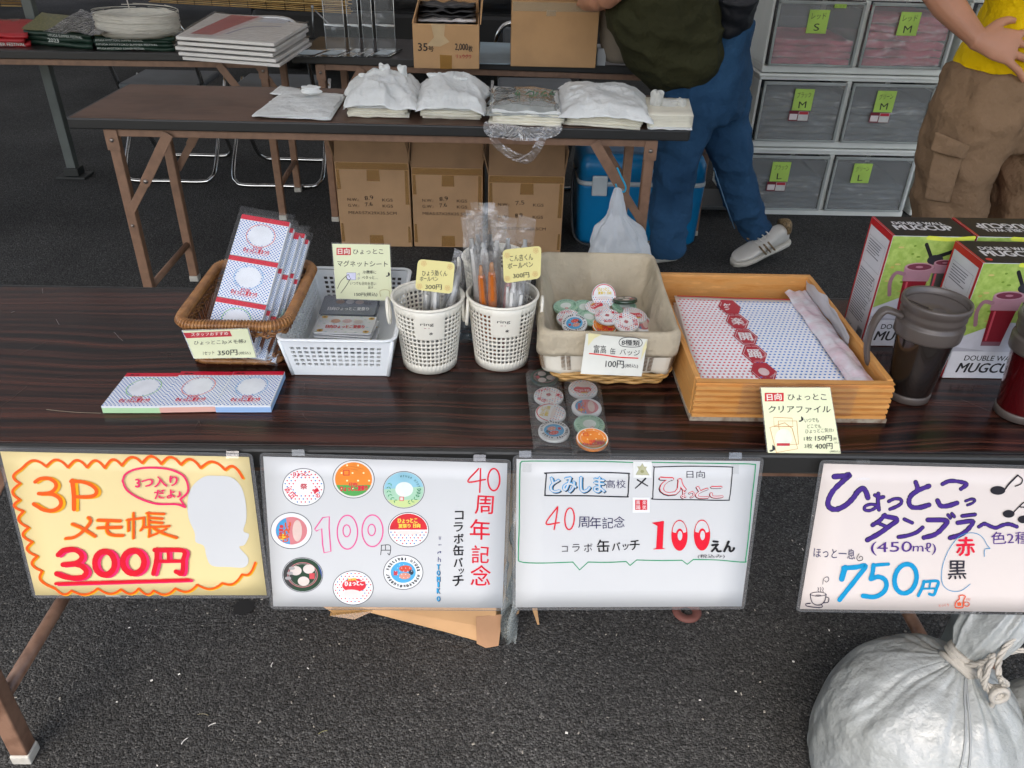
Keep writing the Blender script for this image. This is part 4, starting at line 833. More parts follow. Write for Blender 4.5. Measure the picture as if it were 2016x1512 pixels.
remesh(q.build('jeans', denim, t), .010, 6, [(.16, .040, 'CLOUDS'), (.10, .009, 'MUSGRAVE')])
q = MB(); q.tube([bp(1405, 330, Y=2.985)+V((0, -.0, 0)), bp(1425, 390, Y=3.00), bp(1446, 450, Y=3.03)], .0022, 5); q.build('side_seam', mat('pale_seam', '5b7f9c', .8), t)
olive = mat('olive_cloth', '33331f', .85, bump=(7, .05, 8), var=(4, .12), spec=.2)
q = MB()
limb(q, [bp(1395, 92, Y=3.0), bp(1352, 98, Y=2.98), bp(1325, 60, Y=2.97), bp(1300, -10, Y=2.96), (.50, 2.98, 1.13), (.37, 2.98, 1.20)], [(.10, .13), (.16, .17), (.185, .19), (.19, .2), (.17, .19), (.09, .11)], 26)
limb(q, [bp(1345, 40, Y=2.92), bp(1335, 92, Y=2.92), bp(1338, 122, Y=2.93)], [(.16, .13), (.125, .13), (.05, .05)], 22)
limb(q, [(.42, 2.84, 1.16), (.37, 2.80, 1.05)], [.09, .075], 16); limb(q, [(.42, 3.12, 1.16), (.42, 3.2, 1.04)], [.09, .075], 16)
remesh(q.build('olive_shirt', olive, t), .010, 8, [(.15, .022, 'CLOUDS'), (.10, .010, 'MUSGRAVE')])
q = MB(); limb(q, [bp(1432, 78, Y=3.14), bp(1440, 40, Y=2.95), bp(1450, -20, Y=2.9)], [(.035, .03), (.065, .07), (.08, .1)], 18); limb(q, [bp(1420, 72, Y=2.90), bp(1437, 50, Y=2.90)], [.030, .05], 12)
remesh(q.build('navy_waist_pouch', mat('navy_nylon', '12151d', .6, bump=(50, .003)), t), .008, 4, [(.05, .02, 'CLOUDS')])
shoe_w = mat('white_leather', 'c2c0ba', .45, var=(20, .06)); sole_w = mat('white_rubber_sole', 'bab6ac', .5); leo = mat('leopard_print', '8a7350', .6, var=(160, 1, '2c2218'))
def shoe(heel, toe, zup, nm='shoe'):
    h_, t_ = V(heel), V(toe); d = t_-h_; L = d.length; d.normalize(); up = V(zup); side = d.cross(up).normalized(); up = side.cross(d).normalized()
    def sec(a, w_, zb, zt, n=16):
        o = []
        for k in range(n):
            an = 2*pi*k/n; x = cos(an); z = sin(an); zz = zb+(zt-zb)*(.5+.5*(abs(z)**.7)*(1 if z > 0 else -1)); o.append(h_+d*(a*L)+side*(w_*abs(x)**.6*(1 if x > 0 else -1))+up*zz)
        return o
    q_ = MB(); loft(q_, [sec(a, w_*.98, .024, zt) for a, w_, zt in ((0.01, .022, .075), (.06, .032, .098), (.2, .037, .098), (.32, .037, .090), (.48, .041, .074), (.65, .046, .056), (.82, .047, .048), (.94, .036, .042), (1.0, .018, .034))]); s0 = q_.build(nm, shoe_w, t, sub=1)
    q_ = MB(); loft(q_, [sec(a, w_, 0, .027) for a, w_ in ((-.01, .024), (.05, .035), (.2, .039), (.45, .041), (.7, .049), (.88, .047), (.97, .032), (1.015, .016))]); q_.build('sole', sole_w, s0)
    q_ = MB()
    for k in range(3):
        a0 = .36+k*.085
        for sg in (-1, 1):
            P = [h_+d*((a0+.10*u)*L)+side*(sg*(.0445-.010*u+.002*k))+up*(.030+.042*u) for u in (0, .35, .7, 1)]; q_.tube(P, .0062, 6, flat=.6)
    q_.build('side_stripe', leo, s0)
    q_ = MB(); loft(q_, [sec(a, w_, zb, zt) for a, w_, zb, zt in ((-.02, .020, .05, .112), (.03, .030, .05, .116), (.10, .036, .055, .118))]); q_.build('heel_patch', leo, s0)
    q_ = MB()
    for k in range(4):
        p = h_+d*((.40+k*.065)*L)+up*(.093-k*.009); q_.tube([p-side*.018, p+up*.004, p+side*.018], .0028, 6)
    q_.build('laces', shoe_w, s0)
toe = bp(1443, 523, z=.0); heel = bp(1546, 492, Y=3.10); heel.z = .065
shoe(heel, toe, (.25, 0, 1))
fh = bp(1335, 520, z=.0)+V((.0, .06, 0)); shoe(fh, fh+V((-.24, -.07, 0)), (0, 0, 1))
# -- person in yellow with hand on hip
t = thing('person', 'person in yellow T-shirt and brown cargo trousers, hand on hip', 'person', (1.36, 2.1, 0))
q = MB(); c0 = V((1.36, 2.12, 0)); 
def Y2(x, y, z): return V((x, y, z))
limb(q, [Y2(1.36, 2.12, .92), Y2(1.36, 2.13, 1.1), Y2(1.36, 2.14, 1.28), Y2(1.36, 2.14, 1.42)], [(.15, .11), (.125, .10), (.15, .115), (.10, .08)], 18)
limb(q, [Y2(1.36, 2.14, 1.40), Y2(1.36, 2.13, 1.50)], [.055, .05], 12); Rh = Matrix.Rotation(pi*.86, 3, 'Z'); hc = V((1.36, 2.11, 1.61)); head(q, hc, Rh)
for sx, kx in ((-1, 1.255), (1, 1.455)): limb(q, [Y2(1.36+sx*.085, 2.12, .92), Y2(kx, 2.11, .48), Y2(kx+.005, 2.14, .07)], [.09, .055, .035], 14)
elb = bp(1812, -62, Y=2.13); wri = bp(1926, 78, Y=1.985)
limb(q, [Y2(1.20, 2.14, 1.385), (Y2(1.20, 2.14, 1.385)+elb)/2, elb], [.050, .042, .034], 14); limb(q, [elb, (elb+wri)/2+V((0, 0, -.004)), wri], [.034, .036, .022], 14)
limb(q, [Y2(1.52, 2.14, 1.385), Y2(1.60, 2.14, 1.12), Y2(1.60, 2.05, .88)], [.052, .044, .028], 14)
hdir = bp(2012, 98, Y=1.975)-wri; hand(q, wri+hdir.normalized()*.006, hdir, (-.15, -1, .35), -1, .14, .94, .42); hand(q, Y2(1.60, 2.04, .87), (0, -.2, -1), (1, 0, 0), 1, .4)
remesh(q.build('body', skin, t), .0036, 2)
q = MB(); q.lathe([(.02, .128), (.06, .115), (.082, .075), (.088, .02), (.086, -.03), (.07, -.07)], hc+Rh @ V((0, -.018, .004)), 24, R=Rh, sy=1.12); q.build('hair', hair, t, sub=1); face(t, hc, Rh)
kh = mat('khaki_cloth', '80674f', .85, bump=(8, .05, 8), var=(4, .16), spec=.2)
q = MB()
limb(q, [Y2(1.355, 2.11, .97), Y2(1.355, 2.11, .90), Y2(1.355, 2.12, .80), Y2(1.355, 2.12, .74)], [(.165, .12), (.185, .135), (.205, .14), (.19, .12)], 26)
limb(q, [bp(1965, 150, Y=2.09), bp(1925, 235, Y=2.08), bp(1885, 330, Y=2.07), bp(1868, 425, Y=2.07), bp(1862, 560, Y=2.08), bp(1866, 660, Y=2.10)], [(.115, .12), (.115, .125), (.092, .11), (.084, .10), (.082, .09), (.08, .085)], 24)
limb(q, [Y2(1.45, 2.12, .86), Y2(1.46, 2.10, .70), Y2(1.475, 2.10, .54), Y2(1.48, 2.12, .3), Y2(1.48, 2.14, .10)], [(.11, .12), (.115, .12), (.10, .11), (.09, .095), (.085, .085)], 24)
remesh(q.build('cargo_trousers', kh, t), .009, 5, [(.14, .035, 'CLOUDS'), (.10, .009, 'MUSGRAVE')])
def patch(pts, nm, m_, Y, thick, par, bow=.02):
    P4 = [bp(x, y, Y=Y) for x, y in pts]; q_ = MB(); q_.grid(quadfn(*P4, None), 10, 10); 
    q_.v = [(x, y-bow*(1-((x-sum(p.x for p in P4)/4)/.07)**2)*.5+.004*noise.noise(V((x*30, 0, z*30))), z) for x, y, z in q_.v]; return q_.build(nm, m_, par, solid=thick, sub=1)
pk = patch([(1812, 388), (1862, 396), (1890, 300), (1838, 268)], 'cargo_pocket', kh, 1.985, .012, t, .04)
patch([(1826, 292), (1893, 310), (1902, 282), (1836, 255)], 'pocket_flap', kh, 1.972, .012, pk, .05)
yel = mat('yellow_cotton', 'e6c000', .8, bump=(8, .05, 7), var=(4, .10), spec=.2)
q = MB()
limb(q, [Y2(1.355, 2.11, .925), Y2(1.355, 2.11, 1.0), Y2(1.36, 2.12, 1.12), Y2(1.36, 2.13, 1.28), Y2(1.36, 2.14, 1.40), Y2(1.36, 2.14, 1.45)], [(.205, .15), (.185, .14), (.17, .13), (.175, .135), (.15, .10), (.08, .07)], 28)
limb(q, [Y2(1.22, 2.14, 1.38), Y2(1.13, 2.14, 1.26)], [.09, .085], 16); limb(q, [Y2(1.50, 2.14, 1.38), Y2(1.58, 2.14, 1.22)], [.09, .085], 16)
remesh(q.build('yellow_t_shirt', yel, t), .008, 5, [(.12, .050, 'CLOUDS'), (.10, .009, 'MUSGRAVE')])
for kx in (1.265, 1.48): shoe(V((kx, 2.18, 0)), V((kx-.02, 1.93, 0)), (0, 0, 1), 'shoe')
# ------------------------------------------------------------------ shared print designs (characters left out)
RED, BLU = 'c8243a', '3a6fae'
def unit_badge(a, kind, rings=4):
    D = lambda c, r=1.0: a.disc(0, 0, r, r, c, 30, rings=rings)
    ins = lambda q: (lambda x, y: x*x+y*y < q*q)
    if kind == 0:
        D('dfe0de'); a.dots(-1, -1, 1, 1, .2, .17, .045, [RED, BLU, RED], ins(.95)); a.disc(0, 0, .50, .42, 'dfe0de', 20, rings=2)
        a.char('日', -.55, -.45, .30, RED, .04, -40); a.char('向', -.75, -.15, .26, RED, .04, -60); a.text('ひょっとこ', -.5, .58, .35, .62, .26, RED, .05); a.char('夏', .62, -.2, .28, RED, .04, 60); a.char('り', .72, -.48, .22, RED, .04, 40); a.text('祭', -.15, -.12, .2, -.12, .32, 'b04048', .05)
    elif kind == 1:
        D('d5d2cc'); D('d97f2c', .93); a.poly([(.93*cos(t), .93*sin(t)) for t in [radians(200+14*i) for i in range(11)]], '4f9a4e'); a.dots(-.6, -.5, .8, .8, .55, .42, .05, ['f0e2b0'], ins(.85)); a.rect(-.52, .20, -.20, .52, 'c43a2c'); a.rect(-.47, .25, -.25, .47, 'd97f2c')
        a.text('日向', -.22, -.38, .18, -.38, .20, RED, .06); a.text('ひょっとこ夏祭り', -.66, -.66, .70, -.62, .28, RED, .09); a.stroke([(-.7, .45), (-.2, .7), (.5, .55)], .02, 'b8602a'); a.stroke([(-.6, .65), (.2, .5)], .02, 'b8602a')
    elif kind == 2:
        D('9dc2a8'); a.poly([(cos(t), sin(t)) for t in [radians(10+12*i) for i in range(15)]], '86b6c6'); a.poly([(cos(t), sin(t)) for t in [radians(215+11*i) for i in range(11)]], 'b9c98a'); a.disc(.02, .02, .45, .42, 'd3dcd4', 22, rings=2)
        for s_ in range(2):
            for i in range(6):
                th = radians((150+i*16) if s_ == 0 else (285+i*14)); x, y = .76*cos(th), .76*sin(th)
                for sg in (-1, 1): q = th+pi/2+sg*.7; a.poly([(x, y), (x+.09*cos(q)+.03*cos(q+1.5), y+.09*sin(q)+.03*sin(q+1.5)), (x+.19*cos(q), y+.19*sin(q)), (x+.09*cos(q)-.03*cos(q+1.5), y+.09*sin(q)-.03*sin(q+1.5))], '3f8a5a')
        for i, ch in enumerate('HYUGA HYOTTOKO'):
            th = radians(100-i*9.5); a.char(ch, .78*cos(th), .78*sin(th), .12, '2d5f56', .03, 90-degrees_(th)) if ch != ' ' else None
        a.rect(-.22, -.62, .0, -.38, 'c85a5a'); a.rect(-.18, -.58, -.04, -.42, 'd8c8c0')
    elif kind == 3:
        D('d8dbdc'); D('c4787c', .80); a.poly([(.78*cos(t), .78*sin(t)) for t in [radians(110+13*i) for i in range(13)]], '3f92bf'); a.disc(-.45, -.35, .18, .18, 'd9c23a', 14)
        for i, ch in enumerate('ひょっとこ'): a.char(ch, -.30+.03*i, -.52+.22*i, .26, 'c8552a', .08, -90)
        for i, ch in enumerate('日向夏祭'): a.char(ch, -.55+.02*i, -.35+.2*i, .18, 'c8332a', .08, -90)
        a.disc(.30, .0, .24, .62, 'cfb7ae', 18, rings=1)
    elif kind == 4:
        D('dfe0de'); a.dots(-1, -1, 1, -.1, .2, .17, .045, [RED, BLU], ins(.95)); a.poly([(.97*cos(t), .97*sin(t)) for t in [radians(0+12*i) for i in range(16)]], 'c42a33')
        a.disc(0, -.18, .62, .14, 'd8cfc8', 18)
        a.text('日向', .25, .12, .6, .12, .26, 'd9c04a', .06); a.text('ひょっとこ', -.55, .40, .45, .42, .28, 'd9c04a', .07); a.text('夏祭り', -.50, .10, .10, .12, .24, 'd9c04a', .07)
    elif kind == 5:
        D('27402f'); a.poly([(cos(t), sin(t)) for t in [radians(120+12*i) for i in range(11)]], '3a3b3a'); a.poly([(cos(t), sin(t)) for t in [radians(350+10*i) for i in range(6)]], '2c4a80'); a.disc(0, 0, .78, .76, 'c87a80', 28, ring=.035); a.disc(0, 0, .70, .68, 'b9a9a2', 28, ring=.02)
        for x, y in ((-.35, .25), (.32, .35), (.05, -.38)): a.disc(x, y, .30, .28, 'cfc4bc', 18)
        a.rect(.35, -.25, .62, .1, 'c04a50'); 
        for i in range(3): a.disc(-.75+.1*i, -.2+.3*i, .16, .10, '9b9a98', 12)
    elif kind == 6:
        D('dfe0de'); a.dots(-1, -1, 1, 1, .2, .17, .045, [BLU, RED, RED], ins(.95)); a.disc(.05, .15, .62, .42, 'c9323e', 22, rings=2); a.text('ひょっとこ', -.42, .10, .52, .16, .30, 'dfe0de', .05); a.disc(-.1, -.38, .55, .28, 'd6cdc8', 20, rings=1); a.text('日向', -.25, .42, .15, .44, .2, 'd9c04a', .05)
    elif kind == 7:
        D('dadddd'); a.disc(0, 0, .66, .64, '4a9cc8', 26, rings=3); a.disc(.12, .22, .34, .2, 'c8503e', 16); a.disc(.08, -.22, .3, .2, 'c98a76', 16); a.disc(.42, .0, .13, .16, '2f3a48', 12); a.rect(-.50, -.18, -.30, .08, 'b8404a'); a.dots(-.5, -.5, .5, .5, .21, .19, .025, ['cfe0ea'], ins(.5))
        for i, ch in enumerate('Summer Festival Hyuga Hyottoko'):
            th = radians(250-i*12.0); 
            if ch != ' ': a.char(ch, .82*cos(th), .82*sin(th), .155, '1d2022', .05, 90-degrees_(th))
def degrees_(x): return x*180/pi
def badge(label, c, n, kind, rot=0, R=.0205, group=None):
    c = V(c); n = V(n).normalized(); x = V((1, 0, 0)); x = (x-n*x.dot(n)).normalized(); y = n.cross(x); x, y = x*cos(radians(rot))+y*sin(radians(rot)), -x*sin(radians(rot))+y*cos(radians(rot))
    t = thing('tin_badge', label, 'badge', tuple(c), group); Rm = Matrix((x, y, n)).transposed(); dome = .0
    back = MB(); back.lathe([(.001, -.002), (R*.9, -.002), (R, -.0005), (R*1.0, .0010), (R*1.0, .0022)]+[(R*.975, .0030), (R*.94, .0036), (R*.5, .0037), (R*.05, .0037)], c, 32, R=Rm)
    back.build('badge_shell', mat('badge_gloss_%d' % kind, {1: 'd97f2c', 2: '9dc2a8', 5: '27402f'}.get(kind, 'd8dad8'), .18, coat=.6), t)
    a = Art(surf=lambda u, v, h: c+x*u*R*.965+y*v*R*.965+n*(.0037+h-.0004*max(0, u*u+v*v-.80)*3), lift=.0003, step=.000014); unit_badge(a, kind)
    a.build('printed_design', t); return t
def card_frame(quad, yt, yb):
    """plane through a hand-written card whose top edge stands at yt and bottom edge at yb; returns frame + corner points"""
    tm = ((quad[0][0]+quad[1][0])/2, (quad[0][1]+quad[1][1])/2); bm = ((quad[3][0]+quad[2][0])/2, (quad[3][1]+quad[2][1])/2)
    O = bp(*tm, Y=yt); D = bp(*bm, Y=yb)-O; D.x = 0; N = V((1, 0, 0)).cross(D).normalized()
    if N.y > 0: N = -N
    C = V((0, 0, CH))
    def hit(px, py): d = _fw*FPX+RT*(px-1008)+UP*(756-py); return C+d*((O-C).dot(N)/d.dot(N))
    return O, N, [hit(*q) for q in quad]
def slab(pts, N, th, back=0): q = MB(); q.prism([p-N*(back+th) for p in pts], N*th); return q
cream_card = mat('cream_card', 'd8dcb6', .55, var=(12, .03)); lam = film('laminate', 'ffffff', .04, .05, (60, .0006), .8); white_card = mat('white_paper', 'bec0c0', .45, var=(7, .02))
def pcard(label, quad, yt, yb, m_, crop, draw, grow=1.05, cat='price card', th=.0006, name='price_card', rnd=0, lamn=True):
    O, N, P = card_frame(quad, yt, yb); c = sum(P, V())/4; t = thing(name, label, cat, tuple(c))
    if rnd:
        pts = []
        for i in range(4):
            p = P[i]; a_ = p+(P[i-1]-p).normalized()*rnd; b_ = p+(P[(i+1) % 4]-p).normalized()*rnd
            for k in range(5): s_ = k/4; pts.append(a_*(1-s_)**2+p*2*s_*(1-s_)+b_*s_*s_)
        slab(pts, N, th).build('card', m_, t)
    else: slab(P, N, th).build('card', m_, t)
    if lamn: slab([c+(p-c)*grow for p in P], N, .0004, th+.0002).build('laminate', lam, t)
    a = Art(O, (1, 0, 0), (0, 0, 1), N, crop=crop, lift=.0002, step=.000014); draw(a); a.build('lettering', t); return t, O, N, P
K = '22242a'; CG1 = (.32738, 180, 400); CG2 = (.33067, 740, 420); CG3 = (.36508, 1280, 420)
# ------------------------------------------------------------------ wicker basket with note pad packs
wick = mat('wicker', '9a6a38', .45, var=(60, .8, '6e4422'), bump=(300, .0006), coat=.2); wick_d = mat('wicker_dark', '6b3f22', .5, var=(60, .2))
t = thing('wicker_basket', 'small brown wicker basket holding the note pad packs', 'basket', (-.36, 1.07, .7))
def brect(k, z, ex=0, n=6): # k 0 bottom .. 1 top
    return rrect(-.432-.002*k-ex, -.312+.026*k+ex, 1.008-.038*k-ex, 1.148+.032*k+ex, .02+.006*k, z, n)
def samp(loop, m_):
    L = [0]; 
    for i in range(len(loop)): L.append(L[-1]+(loop[(i+1) % len(loop)]-loop[i]).length)
    o = []
    for j in range(m_):
        s_ = L[-1]*j/m_; i = max(k for k in range(len(loop)) if L[k] <= s_); f = (s_-L[i])/(L[i+1]-L[i]+1e-9); o.append(loop[i]*(1-f)+loop[(i+1) % len(loop)]*f)
    return o
q = MB(); q.tube(samp(brect(1, .782), 80), .0062, 10, closed=True)
q.build('rim_core', wick, t)
q = MB(); lp = samp(brect(1, .782), 150); hel = []
for i in range(150*6):
    p = lp[(i//6) % 150]; p2 = lp[(i//6+1) % 150]; p = p*(1-(i % 6)/6)+p2*((i % 6)/6); tg_ = (p2-lp[(i//6) % 150]).normalized(); nn = tg_.cross(V((0, 0, 1))); an = i/6*2*pi; hel.append(p+(nn*cos(an)+V((0, 0, 1))*sin(an))*.0070)
q.tube(hel, .0019, 5, closed=True); q.build('rim_wrapping', wick, t)
q = MB(); b0 = samp(brect(0, .706), 44); b1 = samp(brect(1, .778), 44)
for i in range(44):
    for s_ in (-.0014, .0014): q.tube([b0[i]+V((s_, 0, 0)), (b0[i]+b1[i])/2+V((s_, 0, 0)), b1[i]+V((s_, 0, 0))], .0013, 5)
q.build('stakes', wick_d, t, kind='stuff')
for zk, nm, cnt in ((.735, 'weave_band', 3), (.08, 'weave_band', 3)):
    q = MB()
    for c_ in range(cnt):
        k = (zk+.05*c_); z = .706+k*.074; lo = samp(brect(k, z), 132)
        q.tube([p+(p-V((-.36, 1.075, z))).normalized()*.0026*sin(i*pi/1.5+c_*2.1)+V((0, 0, .0015*sin(i*pi/3+c_*2))) for i, p in enumerate(lo)], .0019, 5, closed=True)
    q.build(nm, wick, t)
q = MB(); q.tube(samp(brect(0, .705, .003), 60), .0045, 8, closed=True); lo = samp(brect(0, .705, .004), 120); q.tube([p+V((0, 0, .003*sin(i*pi/2)))+(p-V((-.36, 1.08, .705))).normalized()*.003*cos(i*pi/2) for i, p in enumerate(lo)], .0022, 5, closed=True); q.build('base_rim', wick, t)
q = MB(); q.poly(brect(0, .7075, -.004)); q.build('basket_floor', wick_d, t)
# teal patterned cloth at the right inside
q = MB(); q.grid(lambda u, v: V((-.312+.004*v+.008*noise.noise(V((u*5, v*5, 3))), 1.02+.12*u, .712+.055*v)), 14, 10); o = q.build('teal_cloth', mat('teal_print_cloth', '2f8f8a', .7, var=(55, 1, 'c9d2cc')), None, solid=.002); tag(o, 'teal and white patterned cloth tucked in the right of the wicker basket', 'cloth')
pad_w = mat('pad_print_white', 'd9dde2', .35, var=(20, .02)); padred = 'c01430'
def pad_print(a, ring, dot=None):
    a.rect(.003, .003, .997, .997, pad_w, 3); a.rect(0, .885, 1, 1, padred, 3)
    a.dots(.02, .03, .99, .87, .070, .036, .0165, ['2a66b0'], None)
    a.disc(.5, .55, .30, .285, ring, 28, ring=.018); a.disc(.5, .55, .25, .24, 'd9dde2', 26, rings=2)
    a.text('日向', .42, .225, .60, .225, .06, padred, .04); a.text('ひょっとこ夏まつり', .24, .12, .76, .12, .10, padred, .06); a.rect(.26, .095, .74, .103, 'd06070')
for i, (qd, cc, rc, lab) in enumerate((
        ([(215, 1022), (545, 1022), (408, 1222), (58, 1222)], 'a9cfa0', '8fbf86', 'note pad with green edge, leftmost of the three lying on the table'),
        ([(540, 1012), (858, 1014), (744, 1214), (404, 1220)], 'd8a89a', 'd98c80', 'note pad with pink edge between the green and the blue one'),
        ([(852, 1012), (1162, 1012), (1076, 1218), (742, 1218)], '8fb0d8', '8db3d6', 'note pad with blue edge, rightmost of the three lying on the table'))):
    z = .7115+(.0006 if i == 1 else 0); P = [bp(180+x*.32738, 400+y*.32738, z=z) for x, y in qd]; t = thing('note_pad', lab, 'note pad', tuple(sum(P, V())/4), 'note pads in a row on the table')
    P = [P[3], P[2], P[1], P[0]]; q = MB(); q.prism([p+V((0, 0, -.0105)) for p in P], (0, 0, .0080)); q.build('pages', mat('pages_'+cc, cc, .7, bump=(900, .0002), stretch=(.01, .01, 1)), t)
    q = MB(); q.prism([p+V((0, 0, -.0024)) for p in P], (0, 0, .0024)); q.build('cover', pad_w, t)
    e1, e2, e3 = P[1]-P[0], P[3]-P[0], P[2]-P[3]
    a = Art(surf=lambda u, v, h, P=P: (P[0]*(1-u)+P[1]*u)*(1-v)+(P[3]*(1-u)+P[2]*u)*v+V((0, 0, h)), lift=.0002, step=.000014); pad_print(a, rc); a.text('見本', .08, .91, .26, .91, .05, '3a0a14', .02, .05); a.build('printed_cover', t)
# leaning packs of three pads
top = bp(523, 432, Y=1.128); bot = bp(462, 640, Y=1.004); dn = (bot-top).normalized(); rg = V((1, .0, .0)); rg = (rg-dn*rg.dot(dn)).normalized(); nr = rg.cross(-dn).normalized()
if nr.z < 0: nr = -nr
pl_f = film('pad_sleeve', 'ffffff', .03, .06, (40, .004), -.5)
for i in range(5):
    o_ = top-nr*(i*.0105)+rg*(i*.0042+(.003 if i > 1 else 0))+dn*(.004*(i % 3)-.002); t = thing('note_pad_pack', ('front pack of three note pads leaning in the wicker basket', 'pack of three note pads directly behind the front one', 'pack of three note pads third from the front', 'pack of three note pads fourth from the front', 'rearmost pack of three note pads in the wicker basket')[i], 'note pads', tuple(o_), 'note pad packs in the wicker basket')
    for k in range(3):
        p0 = o_+dn*(.0665*k); q = MB(); cs = [p0-rg*.036+dn*.0652, p0+rg*.036+dn*.0652, p0+rg*.036, p0-rg*.036]; q.prism([c_-nr*.007 for c_ in cs], nr*.007); pd = q.build('note_pad', pad_w, t)
        if i == 0 or True:
            a = Art(surf=lambda u, v, h, c=cs: (c[0]*(1-u)+c[1]*u)*(1-v)+(c[3]*(1-u)+c[2]*u)*v+nr*h, lift=.0002, step=.000014)
            if i == 0: pad_print(a, ('d98c80', '8db3d6', '8fbf86')[k])
            else: a.rect(0, .885, 1, 1, padred); a.dots(.8, .03, .98, .87, .05, .03, .013, ['3e7cba'])
            a.build('printed_cover', pd)
    q = MB(); A_ = o_-rg*.041-dn*.012; B_ = o_+rg*.041-dn*.012; C_ = o_+rg*.041+dn*.204; D_ = o_-rg*.041+dn*.204
    q.grid(lambda u, v: (A_*(1-u)+B_*u)*(1-v)+(D_*(1-u)+C_*u)*v+nr*(.0018+.0012*noise.noise(V((u*6, v*14, i)))), 12, 24); q.build('clear_sleeve', pl_f, t)
def d1(a):
    a.poly([(552, 780), (832, 768), (846, 800), (572, 812)], 'b8303c'); a.text('スタッフおすすめ', 600, 800, 822, 792, 20, 'e0dcd0', .02, .03)
    a.text('ひょっとこ3pメモ帳♪', 618, 856, 930, 846, 30, K, .0, .06); a.text('1セット', 672, 914, 740, 912, 24, K, .0, .06); a.text('350円', 760, 916, 878, 912, 32, K, .02, .04); a.text('(税込)', 886, 912, 958, 910, 20, K, 0, .05)
pcard('cream price card hanging on the front of the wicker basket', [(360, 652), (487, 648), (504, 704), (383, 706)], .952, .962, cream_card, CG1, d1, 1.04)
# ------------------------------------------------------------------ white mesh basket
white_p = mat('white_plastic', 'e2e6e7', .3, var=(8, .02), sub=.1); ivory = mat('ivory_plastic', 'e6e2d4', .35, var=(8, .02), sub=.1)
t = thing('plastic_basket', 'shallow white mesh basket with stacks of magnet sheets', 'basket', (-.22, 1.08, .7))
WX0, WX1, WY0, WY1, WZ = -.296, -.141, .968, 1.205, .762; ins_ = .010
def lines(n, m0, m1, hole=.62):
    L = [0, m0]; p = (1-m0-m1)/n
    for i in range(n):
        if i: L.append(m0+p*i)
        L.append(m0+p*i+p*hole)
    L = [0, m0]
    for i in range(n): L += [m0+p*i+p*hole] + ([m0+p*(i+1)] if i < n-1 else [])
    return L+[1]
def meshwall(mb, A, B, C, D, nu, nv, mu, mv0, mv1):
    us = lines(nu, mu, mu); vs = lines(nv, mv0, mv1); f = quadfn(V(A), V(B), V(C), V(D))
    mb.grid(f, 0, 0, 0, False, skip=lambda i, j: i % 2 == 1 and j % 2 == 1 and 0 < i < len(us)-2 and 0 < j < len(vs)-2, us=us, vs_=vs)
q = MB(); i_ = ins_
b = [V((WX0+i_, WY0+i_, .7015)), V((WX1-i_, WY0+i_, .7015)), V((WX1-i_, WY1-i_, .7015)), V((WX0+i_, WY1-i_, .7015))]; tp = [V((WX0, WY0, WZ)), V((WX1, WY0, WZ)), V((WX1, WY1, WZ)), V((WX0, WY1, WZ))]
meshwall(q, b[0], b[1], tp[1], tp[0], 14, 5, .07, .28, .14); meshwall(q, b[1], b[2], tp[2], tp[1], 24, 5, .04, .24, .14); meshwall(q, b[2], b[3], tp[3], tp[2], 14, 5, .07, .24, .14); meshwall(q, b[3], b[0], tp[0], tp[3], 24, 5, .04, .24, .14)
q.build('mesh_wall', white_p, t, solid=.0018)
q = MB(); q.poly(b); q.build('basket_floor', white_p, t, solid=.002)
q = MB()
lo = rrect(WX0-.003, WX1+.003, WY0-.003, WY1+.003, .014, WZ+.002, 6); q.tube(lo, .0032, 8, closed=True, flat=.6)
for k in range(4):
    q.tube([b[k]*1.0, (b[k]+tp[k])/2, tp[k]], .0028, 8)
q.build('rim', white_p, t)
# magnet sheets
mgm = mat('magnet_sheet_white', 'eaedf0', .25, coat=.4); mgd = mat('magnet_sheet_slate', '757d8a', .25, coat=.4); mdk = mat('magnet_back', '55585a', .5)
def magnet(label, cx, cy, z, rot, dark, face, grp, tilt=0):
    R = Matrix.Rotation(radians(rot), 3, 'Z') @ Matrix.Rotation(tilt, 3, 'X'); c = V((cx, cy, z)); t = thing('magnet_sheet', label, 'magnet', tuple(c), grp); hw, hd = .043, .027
    lo = [R @ (p-V((0, 0, 0))) for p in rrect(-hw, hw, -hd, hd, .004, 0, 3)]; q = MB(); q.prism([c+p for p in lo], R @ V((0, 0, .0016))); q.build('sheet', mgd if dark else mgm, t)
    if face:
        x, y, n = R @ V((1, 0, 0)), R @ V((0, 1, 0)), R @ V((0, 0, 1)); a = Art(surf=lambda u, v, h: c+x*u*hw+y*v*hd+n*(.0017+h), lift=.0002, step=.000014)
        if dark: a.text('日向ひょっとこ夏祭り', -.72, -.62, .75, -.58, .36, 'd8dade', .03); a.text('夏祭', .55, .0, .8, .0, .25, '444a58', .02); a.disc(-.35, .3, .16, .22, '8f7a6e', 14); a.disc(0, .32, .16, .22, 'b9bcc2', 14); a.disc(.35, .3, .16, .22, 'b3a7a6', 14)
        else:
            a.dots(-.9, -.9, .9, .9, .34, .30, .05, ['a9c4b2', '9fc0c4', 'c8d2a8']); a.text('日向ひょっとこ夏祭り', -.62, -.50, .70, -.42, .38, 'c83038', .04)
            for x_, y_ in ((-.82, .8), (.84, .75), (-.78, -.78), (.8, -.8)): a.disc(x_, y_, .11, .15, 'd3a52a', 10); a.disc(x_, y_, .05, .07, '5a3a1c', 8)
            a.disc(-.38, .35, .17, .24, 'c99a80', 14); a.disc(.02, .38, .17, .24, 'c9a8a8', 14); a.disc(.42, .33, .17, .24, 'c9bdb8', 14)
        a.build('printed_design', t)
    f = MB(); lo2 = [R @ p for p in rrect(-hw*1.05, hw*1.05, -hd*1.07, hd*1.07, .003, .0022, 3)]; f.poly([c+p for p in lo2]); f.build('clear_sleeve', pl_f, t)
